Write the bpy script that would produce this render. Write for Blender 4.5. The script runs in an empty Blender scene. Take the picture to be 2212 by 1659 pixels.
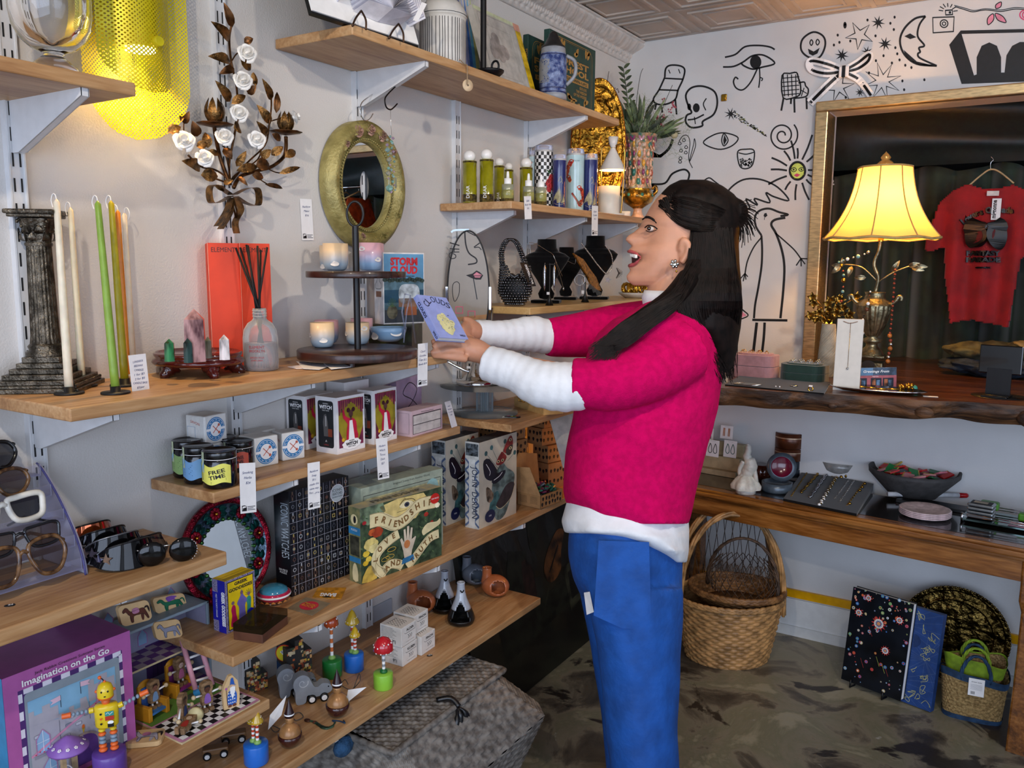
import bpy,bmesh,math,random
from mathutils import Vector as V,Matrix as M,noise
from mathutils.geometry import tessellate_polygon
random.seed(7)
PI=math.pi
SC=bpy.context.scene
COL=SC.collection
sin,cos=math.sin,math.cos
F0=1795.9
YAW,PIT,ROL=-.56004,-.14095,.0062
CAM=V((0,0,1.45))
_f=V((sin(YAW)*cos(PIT),cos(YAW)*cos(PIT),sin(PIT)))
_r=V((cos(YAW),-sin(YAW),0));_u=_r.cross(_f)
CR=_r*cos(ROL)+_u*sin(ROL);CU=-_r*sin(ROL)+_u*cos(ROL);CF=_f
cd=bpy.data.cameras.new('camera');cam=bpy.data.objects.new('camera',cd);COL.objects.link(cam)
cd.sensor_width=36;cd.sensor_fit='HORIZONTAL';cd.lens=F0/2212*36;cd.clip_start=.02
mw=M.Identity(4)
for i in range(3):
 mw[i][0]=CR[i];mw[i][1]=CU[i];mw[i][2]=-CF[i];mw[i][3]=CAM[i]
cam.matrix_world=mw
SC.camera=cam
def at(px,py,x=None,y=None,z=None,d=None):
 r=CF+CR*((px-1106)/F0)-CU*((py-829.5)/F0)
 if d is not None:return CAM+r*d
 a,v=(0,x)if x is not None else(1,y)if y is not None else(2,z)
 return CAM+r*((v-CAM[a])/r[a])
def dep(p):return(V(p)-CAM).dot(CF)
def sz(p,n):return n*dep(p)/F0
def zat(p,py):
 k=-(py-829.5)/F0;v=V((p[0],p[1],0))-CAM
 return(k*v.dot(CF)-v.dot(CU))/(CU.z-k*CF.z)
def on(px,x=None,z=0,y=None):
 k=(px-1106)/F0;a=CR-k*CF
 if y is None:return V((x,-(x*a.x+(z-1.45)*a.z)/a.y,z))
 return V((-(y*a.y+(z-1.45)*a.z)/a.x,y,z))
def lin(h):
 if not isinstance(h,str):return tuple(h)
 h=h.lstrip('#');c=[int(h[i:i+2],16)/255 for i in(0,2,4)]
 return tuple(x/12.92 if x<=.04045 else((x+.055)/1.055)**2.4 for x in c)
MATS={}
def nd(t,k,**kw):
 n=t.nodes.new(k)
 for a,b in kw.items():
  if a in n.inputs.keys():n.inputs[a].default_value=b
  else:setattr(n,a,b)
 return n
def mat(c,rough=.5,metal=0,var=.08,ns=40,bump=0,bs=None,spec=.5,coat=0,trans=0,ior=1.45,emit=0,sheen=0,alpha=1,sss=0,key=None,stretch=None,c2=None):
 k=key or(c,rough,metal,var,ns,bump,bs,spec,coat,trans,ior,emit,sheen,alpha,sss,stretch,c2)
 if k in MATS:return MATS[k]
 m=bpy.data.materials.new('m%d'%len(MATS));m.use_nodes=True;MATS[k]=m
 t=m.node_tree;b=t.nodes['Principled BSDF'];L=t.links.new
 col=lin(c)
 b.inputs['Roughness'].default_value=rough;b.inputs['Metallic'].default_value=metal
 b.inputs['Specular IOR Level'].default_value=spec;b.inputs['Coat Weight'].default_value=coat
 b.inputs['Transmission Weight'].default_value=trans;b.inputs['IOR'].default_value=ior
 b.inputs['Alpha'].default_value=alpha
 if sheen:b.inputs['Sheen Weight'].default_value=sheen
 if sss:
  b.inputs['Subsurface Weight'].default_value=sss;b.inputs['Subsurface Scale'].default_value=.01
 tc=nd(t,'ShaderNodeTexCoord');src=tc.outputs['Object']
 if stretch:
  mp=nd(t,'ShaderNodeMapping');mp.inputs['Scale'].default_value=stretch;L(src,mp.inputs[0]);src=mp.outputs[0]
 n=nd(t,'ShaderNodeTexNoise',Scale=ns,Detail=3.0);L(src,n.inputs['Vector'])
 r=nd(t,'ShaderNodeValToRGB');L(n.outputs['Fac'],r.inputs[0])
 d=lin(c2)if c2 else tuple(x*(1-var*2.2)for x in col)
 e=col if c2 else tuple(min(1,x*(1+var))for x in col)
 r.color_ramp.elements[0].position=.36;r.color_ramp.elements[1].position=.62
 r.color_ramp.elements[0].color=(*d,1);r.color_ramp.elements[1].color=(*e,1)
 L(r.outputs[0],b.inputs['Base Color'])
 if emit:
  b.inputs['Emission Strength'].default_value=emit;L(r.outputs[0],b.inputs['Emission Color'])
 if bump:
  n2=nd(t,'ShaderNodeTexNoise',Scale=bs or ns*4,Detail=4.0);L(src,n2.inputs['Vector'])
  bp=nd(t,'ShaderNodeBump',Distance=.01,Strength=bump);L(n2.outputs['Fac'],bp.inputs['Height']);L(bp.outputs[0],b.inputs['Normal'])
 return m
def woodmat(a,b_,c,scale=1,rough=.42,ax='Y',key=None,coat=0):
 m=bpy.data.materials.new(key or'wood');m.use_nodes=True
 t=m.node_tree;b=t.nodes['Principled BSDF'];L=t.links.new
 tc=nd(t,'ShaderNodeTexCoord');mp=nd(t,'ShaderNodeMapping')
 s={'Y':(14,1.3,14),'X':(1.3,14,14),'Z':(14,14,1.3)}[ax]
 mp.inputs['Scale'].default_value=[q*scale for q in s];L(tc.outputs['Object'],mp.inputs[0])
 n1=nd(t,'ShaderNodeTexNoise',Scale=1.4,Detail=6.0,Distortion=1.2);L(mp.outputs[0],n1.inputs[0])
 n2=nd(t,'ShaderNodeTexNoise',Scale=11.0,Detail=5.0,Distortion=.3);L(mp.outputs[0],n2.inputs[0])
 mx=nd(t,'ShaderNodeMath',operation='ADD');L(n1.outputs[0],mx.inputs[0])
 m2=nd(t,'ShaderNodeMath',operation='MULTIPLY');L(n2.outputs[0],m2.inputs[0]);m2.inputs[1].default_value=.55
 L(m2.outputs[0],mx.inputs[1])
 r=nd(t,'ShaderNodeValToRGB');L(mx.outputs[0],r.inputs[0]);cr=r.color_ramp
 cr.elements[0].position=.58;cr.elements[0].color=(*lin(a),1);cr.elements[1].position=.98;cr.elements[1].color=(*lin(c),1)
 e=cr.elements.new(.77);e.color=(*lin(b_),1)
 L(r.outputs[0],b.inputs['Base Color']);b.inputs['Roughness'].default_value=rough;b.inputs['Coat Weight'].default_value=coat
 bp=nd(t,'ShaderNodeBump',Distance=.002,Strength=.25);L(n2.outputs[0],bp.inputs['Height']);L(bp.outputs[0],b.inputs['Normal'])
 return m
def grad(c0,c1,h,rough=.35,e0=.2,e1=.8,coat=.3):
 k=('grad',c0,c1,h)
 if k in MATS:return MATS[k]
 m=mat(c0,rough,key=k,coat=coat);t=m.node_tree;L=t.links.new;tc=nd(t,'ShaderNodeTexCoord');sp_=nd(t,'ShaderNodeSeparateXYZ');L(tc.outputs['Object'],sp_.inputs[0])
 mr=nd(t,'ShaderNodeMapRange');mr.inputs[1].default_value=h*e0;mr.inputs[2].default_value=h*e1;L(sp_.outputs[2],mr.inputs[0])
 r=nd(t,'ShaderNodeValToRGB');L(mr.outputs[0],r.inputs[0]);r.color_ramp.elements[0].color=(*lin(c0),1);r.color_ramp.elements[1].color=(*lin(c1),1)
 L(r.outputs[0],t.nodes['Principled BSDF'].inputs['Base Color']);return m
def glass(c='#ffffff',rough=.0,ior=1.45):return mat(c,rough,trans=1,var=0,ior=ior)
def thin(c='#ffffff',a=.12,rough=.05):
 k=('thin',c,a,rough)
 if k in MATS:return MATS[k]
 m=bpy.data.materials.new('thin_sheet');m.use_nodes=True;MATS[k]=m;t=m.node_tree;L=t.links.new
 for n in list(t.nodes):
  if n.type=='BSDF_PRINCIPLED':t.nodes.remove(n)
 out=[n for n in t.nodes if n.type=='OUTPUT_MATERIAL'][0]
 tr=nd(t,'ShaderNodeBsdfTransparent');tr.inputs[0].default_value=(*[1-(1-x)*.5 for x in lin(c)],1)
 p=nd(t,'ShaderNodeBsdfPrincipled');p.inputs['Base Color'].default_value=(*lin(c),1);p.inputs['Roughness'].default_value=rough
 fr=nd(t,'ShaderNodeFresnel',IOR=1.5);ad=nd(t,'ShaderNodeMath',operation='ADD');ad.use_clamp=True
 L(fr.outputs[0],ad.inputs[0]);ad.inputs[1].default_value=a
 mx=nd(t,'ShaderNodeMixShader');L(ad.outputs[0],mx.inputs[0]);L(tr.outputs[0],mx.inputs[1]);L(p.outputs[0],mx.inputs[2]);L(mx.outputs[0],out.inputs[0])
 return m
LY=.0005
def PF(o,u,v,n=None):
 o,u,v=V(o),V(u).normalized(),V(v).normalized();n=V(n).normalized()if n else u.cross(v).normalized()
 return lambda a,b,l=1:o+u*a+v*b+n*(l*LY)
def CYL(c,r,z0=0,a0=-PI/2,r2=None,h=1):
 c=V(c)
 def f(a,b,l=1):
  rr=(r if r2 is None else r+(r2-r)*b/h)+l*LY;t=a0+a/max(rr,1e-6)
  return c+V((rr*cos(t),rr*sin(t),z0+b))
 return f
def crom(p,n=6,closed=False):
 p=[V(q)for q in p];out=[];N=len(p)
 if N<3:return p
 for i in range(N if closed else N-1):
  a,b,c,d=[p[j%N]if closed else p[max(0,min(N-1,j))]for j in(i-1,i,i+1,i+2)]
  for k in range(n):
   t=k/n;out.append(.5*((2*b)+(c-a)*t+(2*a-5*b+4*c-d)*t*t+(3*b-a-3*c+d)*t**3))
 if not closed:out.append(p[-1])
 return out
def circ(cx,cy,r,n=20,ry=None,a0=0):return[(cx+r*cos(a0+2*PI*i/n),cy+(ry or r)*sin(a0+2*PI*i/n))for i in range(n)]
def star(cx,cy,r,r2,n=5,a0=PI/2):return[(cx+(r if i%2==0 else r2)*cos(a0+PI*i/n),cy+(r if i%2==0 else r2)*sin(a0+PI*i/n))for i in range(2*n)]
def rect(x0,y0,x1,y1):return[(x0,y0),(x1,y0),(x1,y1),(x0,y1)]
def rrect(x0,y0,x1,y1,r,n=4):
 o=[]
 for(cx,cy,a)in((x1-r,y1-r,0),(x0+r,y1-r,PI/2),(x0+r,y0+r,PI),(x1-r,y0+r,3*PI/2)):
  o+=[(cx+r*cos(a+PI/2*i/n),cy+r*sin(a+PI/2*i/n))for i in range(n+1)]
 return o
FONT={}
def glyphs(s,bold=0,shear=0,sp=1):
 k=(s,bold,shear,sp)
 if k in FONT:return FONT[k]
 c=bpy.data.curves.new('t','FONT');c.body=s;c.size=1;c.offset=bold;c.shear=shear;c.space_character=sp
 c.resolution_u=2;c.align_x='CENTER';c.fill_mode='FRONT' if hasattr(c,'fill_mode')else None
 o=bpy.data.objects.new('t',c);COL.objects.link(o)
 bpy.context.view_layer.update()
 me=bpy.data.meshes.new_from_object(o.evaluated_get(bpy.context.evaluated_depsgraph_get()))
 r=([(v.co.x,v.co.y)for v in me.vertices],[tuple(p.vertices)for p in me.polygons])
 bpy.data.objects.remove(o);bpy.data.curves.remove(c);bpy.data.meshes.remove(me)
 FONT[k]=r;return r
class MB:
 def __init__(s):s.v=[];s.f=[];s.fm=[];s.fs=[];s.m=[];s.T=M.Identity(4)
 def mi(s,m):
  if m not in s.m:s.m.append(m)
  return s.m.index(m)
 def add(s,vs,fs,m,smooth=False):
  b=len(s.v);s.v+=[s.T@V(q)for q in vs];i=s.mi(m)
  for f in fs:s.f.append([b+k for k in f]);s.fm.append(i);s.fs.append(smooth)
  return s
 def box(s,c,d,m,rz=0,bev=0,rot=None,seg=2):
  bm=bmesh.new();bmesh.ops.create_cube(bm,size=1)
  for q in bm.verts:q.co=V((q.co.x*d[0],q.co.y*d[1],q.co.z*d[2]))
  if bev:bmesh.ops.bevel(bm,geom=bm.edges[:],offset=bev,segments=seg,affect='EDGES',profile=.5)
  R=(rot or M.Rotation(rz,4,'Z'));bm.verts.index_update()
  s.add([V(c)+R@q.co for q in bm.verts],[[w.index for w in f.verts]for f in bm.faces],m,False);bm.free();return s
 def bb(s,lo,hi,m,bev=0):return s.box([(a+b)/2 for a,b in zip(lo,hi)],[abs(b-a)for a,b in zip(lo,hi)],m,bev=bev)
 def grid(s,fn,nu,nv,m,smooth=True,cu=False,cv=False):
  U=nu if cu else nu+1;W=nv if cv else nv+1
  vs=[fn(i/nu,j/nv)for j in range(W)for i in range(U)]
  fs=[[j*U+i,j*U+(i+1)%U,((j+1)%W)*U+(i+1)%U,((j+1)%W)*U+i]for j in range(nv)for i in range(nu)]
  return s.add(vs,fs,m,smooth)
 def lathe(s,prof,m,c=(0,0,0),n=24,cap=True,sx=1,sy=1,ax=None,rib=None):
  c=V(c);R=V((0,0,1)).rotation_difference(V(ax)).to_matrix()if ax else M.Identity(3)
  vs=[]
  for r,z in prof:
   for i in range(n):
    a=2*PI*i/n;q=r*(1+(rib[1]*cos(rib[0]*a)if rib else 0));vs.append(c+R@V((q*cos(a)*sx,q*sin(a)*sy,z)))
  K=len(prof);fs=[[j*n+i,j*n+(i+1)%n,(j+1)*n+(i+1)%n,(j+1)*n+i]for j in range(K-1)for i in range(n)]
  s.add(vs,fs,m,True)
  if cap:
   if prof[0][0]>1e-5:s.add(vs[:n],[list(range(n))[::-1]],m)
   if prof[-1][0]>1e-5:s.add(vs[-n:],[list(range(n))],m)
  return s
 def tube(s,pts,r,m,n=8,closed=False,cap=True,flat=1,up=None):
  pts=[V(p)for p in pts];K=len(pts)
  if K<2:return s
  rs=[r[min(i*len(r)//K,len(r)-1)]if isinstance(r,(list,tuple))and len(r)!=K else(r[i]if isinstance(r,(list,tuple))else r)for i in range(K)]
  tg=[]
  for i in range(K):
   a=pts[(i-1)%K]if closed or i>0 else pts[i];b=pts[(i+1)%K]if closed or i<K-1 else pts[i]
   t=(b-a);tg.append(t.normalized()if t.length>1e-9 else V((0,0,1)))
  x=V(up)if up else(V((0,0,1))if abs(tg[0].z)<.9 else V((1,0,0)))
  vs=[]
  for i in range(K):
   t=tg[i];x=x-t*x.dot(t)
   if x.length<1e-6:x=t.orthogonal()
   x.normalize();y=t.cross(x)
   for k in range(n):
    a=2*PI*k/n;vs.append(pts[i]+(x*cos(a)*flat+y*sin(a))*rs[i])
  J=K if closed else K-1
  fs=[[i*n+k,i*n+(k+1)%n,((i+1)%K)*n+(k+1)%n,((i+1)%K)*n+k]for i in range(J)for k in range(n)]
  if cap and not closed:fs+=[list(range(n))[::-1],[(K-1)*n+k for k in range(n)]]
  return s.add(vs,fs,m,n>4)
 def ball(s,c,r,m,sc=(1,1,1),n=16,R=None):
  c=V(c);k=max(4,n//2)
  def f(u,v):
   a=2*PI*u;b=PI*(v-.5);q=V((cos(b)*cos(a)*sc[0],cos(b)*sin(a)*sc[1],sin(b)*sc[2]))*r
   return c+(R@q if R else q)
  return s.grid(f,n,k,m,True,cu=True)
 def prism(s,pts,fn,d,m,mside=None):
  n=len(pts);a=[fn(x,y,0)for x,y in pts];nrm=fn(0,0,1)-fn(0,0,0);nrm.normalize()
  b=[p-nrm*d for p in a]
  s.add(a,[list(range(n))],m);s.add(b,[list(range(n))[::-1]],mside or m)
  return s.add(a+b,[[i,(i+1)%n,n+(i+1)%n,n+i][::-1]for i in range(n)],mside or m)
 def flat(s,pts,fn,m,l=1,smooth=0):
  p=crom([(x,y,0)for x,y in pts],smooth,True)if smooth else[V((x,y,0))for x,y in pts]
  tr=tessellate_polygon([p]);return s.add([fn(q[0],q[1],l)for q in p],[list(t)for t in tr],m)
 def gridflat(s,pts_rect,fn,m,l=1,n=12):
  x0,y0,x1,y1=pts_rect;return s.grid(lambda u,v:fn(x0+(x1-x0)*u,y0+(y1-y0)*v,l),n,1,m)
 def ink(s,pts,w,fn,m,l=1,sm=5,closed=False,taper=0):
  p=crom([(x,y,0)for x,y in pts],sm,closed)if sm else[V((x,y,0))for x,y in pts]
  if closed:p=p+[p[0]]
  K=len(p);vs=[]
  for i in range(K):
   t=p[min(K-1,i+1)]-p[max(0,i-1)]
   if closed and i in(0,K-1):t=p[1]-p[-2]
   t=t.normalized()if t.length>1e-9 else V((1,0,0));nn=V((-t.y,t.x,0));ww=w/2
   if taper:ww*=max(.12,min(1,min(i,K-1-i)/(K*.5)*2*taper+.1))
   for q in(p[i]+nn*ww,p[i]-nn*ww):vs.append(fn(q.x,q.y,l))
  return s.add(vs,[[2*i,2*i+1,2*i+3,2*i+2]for i in range(K-1)],m)
 def text(s,t,x,y,h,fn,m,l=1,bold=0,w=None,ang=0,shear=0,sp=1,al='c'):
  vs,fs=glyphs(t,bold,shear,sp)
  if not vs:return s
  lo=min(a for a,b in vs);hi=max(a for a,b in vs);k=h/.72
  kx=k if w is None else w/max(1e-6,hi-lo);mx=(lo+hi)/2 if al=='c' else lo if al=='l' else hi
  c,d=cos(ang),sin(ang);P=[]
  for a,b in vs:
   a=(a-mx)*kx;b=b*k;P.append(fn(x+a*c-b*d,y+a*d+b*c,l))
  return s.add(P,fs,m)
 def curvetext(s,t,path,h,fn,m,l=1,bold=0,frac=(0,1),w=1):
  p=crom([(x,y,0)for x,y in path],8);D=[0]
  for i in range(1,len(p)):D.append(D[-1]+(p[i]-p[i-1]).length)
  n=len(t)
  for i,ch in enumerate(t):
   if ch==' ':continue
   q=(frac[0]+(frac[1]-frac[0])*(i+.5)/n)*D[-1]
   j=max(k for k in range(len(D)-1)if D[k]<=q);e=(q-D[j])/max(1e-9,D[j+1]-D[j]);o=p[j].lerp(p[j+1],e);tg=p[j+1]-p[j]
   s.text(ch,o.x,o.y,h,fn,m,l,bold,None if w==1 else h*w,math.atan2(tg.y,tg.x))
  return s
 def obj(s,name,parent=None,loc=None,rz=0,bevel=0,mods=None):
  me=bpy.data.meshes.new(name);me.from_pydata([tuple(q)for q in s.v],[],s.f);me.validate(verbose=False)
  for m in s.m:me.materials.append(m)
  if len(me.polygons)==len(s.fm):
   me.polygons.foreach_set('material_index',s.fm);me.polygons.foreach_set('use_smooth',s.fs)
  else:
   me.polygons.foreach_set('material_index',(s.fm+[0]*9)[:len(me.polygons)])
  me.update();o=bpy.data.objects.new(name,me);COL.objects.link(o)
  if parent:o.parent=parent
  if loc is not None:o.location=loc
  if rz:o.rotation_euler=(0,0,rz)
  if bevel:
   b=o.modifiers.new('b','BEVEL');b.width=bevel;b.segments=2;b.limit_method='ANGLE';b.angle_limit=.8
  return o
def tag(o,label=None,cat=None,group=None,kind=None):
 for k,q in(('label',label),('category',cat),('group',group),('kind',kind)):
  if q:o[k]=q
 return o
def thing(name,label,cat,loc=(0,0,0),rz=0,group=None,mw=None):
 o=bpy.data.objects.new(name,None);COL.objects.link(o);o.empty_display_size=.02
 if mw is not None:o.matrix_world=mw
 else:o.location=loc;o.rotation_euler=(0,0,rz)
 return tag(o,label,cat,group)
def struct(mb,name):return tag(mb.obj(name),kind='structure')
def kids(o):return[c for c in COL.objects if c.parent==o]
def dup(o,loc=None,rz=None,label=None,group=None,parent=None,_ks=None):
 c=o.copy();COL.objects.link(c)
 if parent is not None:c.parent=parent
 if loc is not None:c.location=loc
 if rz is not None:c.rotation_euler=(0,0,rz)
 if label:c['label']=label
 if group:c['group']=group
 for k in kids(o):dup(k,parent=c)
 return c
def frame(o,u,n_up=(0,0,1)):
 x=V(u).normalized();z=V(n_up).normalized();y=z.cross(x).normalized();z=x.cross(y)
 m=M.Identity(4)
 for i in range(3):m[i][0]=x[i];m[i][1]=y[i];m[i][2]=z[i];m[i][3]=o[i]
 return m
def carton(name,label,cat,b1,b2,z,top,depth,m,front=None,left=None,topf=None,group=None,h=None,bev=0,mside=None,mtop=None,parent=None,pre=None,right=None,up=(0,0,1)):
 """box standing with its front bottom edge seen from pixel b1 to pixel b2 on a surface at height z"""
 p=b1.copy()if isinstance(b1,V)else at(*b1,z=z);q=b2 if isinstance(b2,V)else at(*b2,z=z);w=(q-p).length;H=h or zat(p,top)-z
 T=frame(p,q-p,up);b=MB();b.box((w/2,depth/2,H/2),(w,depth,H),m,bev=bev)
 if mside:b.flat(rect(0,0,depth,H),PF((0,depth,0),(0,-1,0),(0,0,1)),mside,.3)
 if mtop:b.flat(rect(0,0,w,depth),PF((0,0,H),(1,0,0),(0,1,0)),mtop,.3)
 if front:front(b,w,H,PF((0,0,0),(1,0,0),(0,0,1)))
 if left:left(b,depth,H,PF((0,depth,0),(0,-1,0),(0,0,1)))
 if right:right(b,depth,H,PF((w,0,0),(0,1,0),(0,0,1)))
 if topf:topf(b,w,depth,PF((0,0,H),(1,0,0),(0,1,0)))
 if pre:pre(b,w,depth,H)
 o=b.obj(name,parent);o.matrix_world=T
 return(tag(o,label,cat,group),w,H,T)
def pot(b,px,py,z,prof,m,n=24,base=None,**k):
 """lathe whose profile is (half width px, height px) seen at the pixel of its base centre"""
 p=base if base is not None else at(px,py,z=z);s=dep(p)/F0
 b.lathe([(r*s,h*s)for r,h in prof],m,c=(0,0,0)if k.get('local')else p,n=n,**{a:c for a,c in k.items()if a!='local'});return p,s
WHITE=mat('#f2f1ee',.5,var=.02);BLACK=mat('#0b0b0c',.4,var=.1);INK=mat('#17151a',.6,var=.05);PAPER=mat('#f4f3f2',.7,var=.02)
CHROME=mat('#d8d8d8',.08,1,var=.02);GOLD=mat('#d8a53a',.2,1,var=.1);SILVER=mat('#cfcdc8',.22,1,var=.05)
OAK=woodmat('#9c7047','#b58a5c','#c7a074',key='oak');OAKX=woodmat('#93602f','#b67c43','#c9935a',ax='X',key='oak_end')
GLASS=glass();CLEAR=thin('#eef2ff',.06)
#   room
XW,YB,ZC=-1.5,3.267,2.352
plaster=mat('#d3cfca',.62,var=.03,ns=3,bump=.16,bs=260,key='plaster')
plasterB=mat('#d3d3d2',.6,var=.03,ns=4,bump=.05,bs=120,key='plasterB')
tin=mat('#c2b6aa',.5,var=.05,ns=6,bump=.12,bs=90)
paint_k=mat('#0e0e10',.55,var=.15,ns=60)
def concrete():
 m=bpy.data.materials.new('concrete');m.use_nodes=True;t=m.node_tree;b=t.nodes['Principled BSDF'];L=t.links.new
 tc=nd(t,'ShaderNodeTexCoord');n1=nd(t,'ShaderNodeTexNoise',Scale=3.2,Detail=9.0,Roughness=.62,Distortion=.9);L(tc.outputs['Object'],n1.inputs[0])
 r=nd(t,'ShaderNodeValToRGB');L(n1.outputs[0],r.inputs[0]);c=r.color_ramp
 c.elements[0].position=.34;c.elements[0].color=(*lin('#3a352f'),1);c.elements[1].position=.72;c.elements[1].color=(*lin('#97917f'),1)
 for p,h in((.42,'#5d5548'),(.47,'#857c68'),(.54,'#77735c'),(.6,'#989078')):c.elements.new(p).color=(*lin(h),1)
 n2=nd(t,'ShaderNodeTexNoise',Scale=7.0,Detail=8.0,Roughness=.7,Distortion=1.6);L(tc.outputs['Object'],n2.inputs[0])
 r2=nd(t,'ShaderNodeValToRGB');L(n2.outputs[0],r2.inputs[0]);c2=r2.color_ramp
 c2.elements[0].position=.66;c2.elements[0].color=(0,0,0,1);c2.elements[1].position=.72;c2.elements[1].color=(1,1,1,1)
 mx=nd(t,'ShaderNodeMix');mx.data_type='RGBA';L(r2.outputs[0],mx.inputs[0]);L(r.outputs[0],mx.inputs[6]);mx.inputs[7].default_value=(*lin('#b4b0a6'),1)
 n3=nd(t,'ShaderNodeTexNoise',Scale=1.9,Detail=6.0,Roughness=.55,Distortion=2.2);L(tc.outputs['Object'],n3.inputs[0])
 r3=nd(t,'ShaderNodeValToRGB');L(n3.outputs[0],r3.inputs[0]);c3=r3.color_ramp
 c3.elements[0].position=.38;c3.elements[0].color=(1,1,1,1);c3.elements[1].position=.41;c3.elements[1].color=(0,0,0,1)
 mx2=nd(t,'ShaderNodeMix');mx2.data_type='RGBA';L(r3.outputs[0],mx2.inputs[0]);L(mx.outputs[2],mx2.inputs[6]);mx2.inputs[7].default_value=(*lin('#2e2823'),1)
 L(mx2.outputs[2],b.inputs['Base Color'])
 rr=nd(t,'ShaderNodeMapRange');rr.inputs[3].default_value=.2;rr.inputs[4].default_value=.5;L(n2.outputs[0],rr.inputs[0]);L(rr.outputs[0],b.inputs['Roughness'])
 bp=nd(t,'ShaderNodeBump',Distance=.004,Strength=.3);L(n2.outputs[0],bp.inputs['Height']);L(bp.outputs[0],b.inputs['Normal'])
 return m
struct(MB().bb((-1.7,-2.2,-.1),(3.2,4.4,0),concrete()),'floor')
struct(MB().bb((XW-.15,-2.2,0),(XW,YB+.15,ZC+.1),plaster),'wall_left')
struct(MB().bb((3.1,-2.2,0),(3.25,YB+.15,ZC+.1),plasterB),'wall_right')
w=MB();w.bb((XW,-2.2,0),(3.1,-2.08,.45),plasterB);w.bb((XW,-2.2,2.25),(3.1,-2.08,ZC),plasterB)
for a,c in((XW,-1.3),(2.9,3.1)):w.bb((a,-2.2,.45),(c,-2.08,2.25),plasterB)
struct(w,'wall_front')
w=MB();w.bb((-1.3,-2.16,.45),(2.9,-2.12,.5),BLACK);w.bb((-1.3,-2.16,2.2),(2.9,-2.12,2.25),BLACK)
for x in(-1.3,.1,1.5,2.85):w.bb((x,-2.16,.5),(x+.05,-2.12,2.2),BLACK)
struct(w,'window_1')
w=MB();w.bb((XW,-2.2,ZC+.004),(3.1,YB+.15,ZC+.1),tin)
T=.31
for i in range(-5,11):
 for j in range(-7,11):
  x,y=i*T+.06,j*T+.165
  if x<XW-.01 or y+T>YB+.1:continue
  for k,(e,h,t)in enumerate(((.0,.004,.008),(.036,.007,.012),(.078,.005,.008))):
   a,c=e,T-e
   for lo,hi in(((a,a),(c,a+t)),((a,c-t),(c,c)),((a,a+t),(a+t,c-t)),((c-t,a+t),(c,c-t))):
    if(y<1.5 and k):continue
    w.bb((x+lo[0],y+lo[1],ZC+.004-h),(x+hi[0],min(YB,y+hi[1]),ZC+.004),tin)
struct(w,'ceiling')
cp=[(0,0),(.006,.0),(.010,.008),(.008,.016),(.016,.022),(.019,.026),(.020,.032),(.03,.038),(.044,.046),(.058,.056),(.068,.064),(.07,.07),(.078,.072),(.08,.077)]
def crn(u,v):
 q=v*(len(cp)-1);i=min(len(cp)-2,int(q));e=q-i;a=cp[i][0]*(1-e)+cp[i+1][0]*e;b=cp[i][1]*(1-e)+cp[i+1][1]*e;y=-2.08+u*(YB+2.08)
 o=0
 if 2<q<4.3:o=.004*abs(sin(y*95))
 elif 4.3<q<6.2:o=.0025*(1 if sin(y*420)>0 else 0)
 elif 6.5<q<11:o=.008*abs(sin(y*48+q*.5))*(.5+.5*abs(sin(y*140+q)))
 return V((XW+a+o,y,2.274+b-o*.4))
w=MB();w.grid(crn,1500,26,mat('#cdc8c2',.55,var=.04,bump=.1,bs=200));struct(w,'trim_1')
NX0,NX1,NZ0,NZ1,NY=-.69,1.25,1.05,2.012,4.15
w=MB()
w.bb((XW,YB,0),(NX0,YB+.12,ZC),plasterB);w.bb((NX0,YB,NZ1),(NX1,YB+.12,ZC),plasterB)
w.bb((NX0,YB,0),(NX1,YB+.12,1.0),plasterB);w.bb((NX1,YB,0),(3.1,YB+.12,ZC),plasterB)
WF=lambda px,py,l=1:at(px,py,y=YB-l*LY)
def A(s,pts,w_=9,closed=False,m=None,sm=5,l=1,wob=0,o=(1300,0),k=2.4254,wall=w):
 wall.ink([(o[0]+x/k,o[1]+y/k)for x,y in pts],w_/k,WF,m or paint_k,l,sm,closed)
def Fl(pts,m=None,l=1,sm=0,o=(1300,0),k=2.4254):w.flat([(o[0]+x/k,o[1]+y/k)for x,y in pts],WF,m or paint_k,l,sm)
pink=mat('#e78fa6',.6,var=.1);lime=mat('#cfe06a',.6,var=.1)
I=lambda*p,**k:A(0,p,**k)
I((645,300),(700,285),(750,245),(820,238),(880,246),(906,260),w_=9)
I((635,351),(690,348),(740,325),(790,292),(850,290),(906,331),(840,352),(790,362),(745,345),(730,330),w_=9)
Fl(circ(806,325,30,20,36));I((815,360),(780,430),(740,470),(705,462),(690,430),(700,405),(715,415),w_=8);I((826,355),(828,410),(822,460),w_=7);I((828,405),(842,412),(836,425),w_=6)
I((1108,168),(1160,190),(1170,240),(1140,300),(1085,300),(1045,262),(1052,205),closed=True,w_=10)
I((1098,208),(1106,222),(1098,238),(1090,224),closed=True,w_=6);I((1130,206),(1140,220),(1130,236),(1122,222),closed=True,w_=6);Fl([(1080,255),(1110,270),(1142,250),(1130,280),(1105,292),(1086,282)])
def st(x,y,r,r2,n,a=PI/2,f=0,w_=6):
 p=star(x,y,r,r2,n,a)
 Fl(p)if f else I(*p,closed=True,sm=0,w_=w_)
st(1350,185,75,26,5,1.7,w_=7);st(1470,425,100,34,8,1.3,w_=8);st(1240,455,85,28,6,1.9,w_=8)
for x,y,r in((1448,118,38),(1484,230,38),(1258,290,38),(1390,272,32),(1352,484,26)):st(x,y,r,r*.32,8,.2,1)
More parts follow.
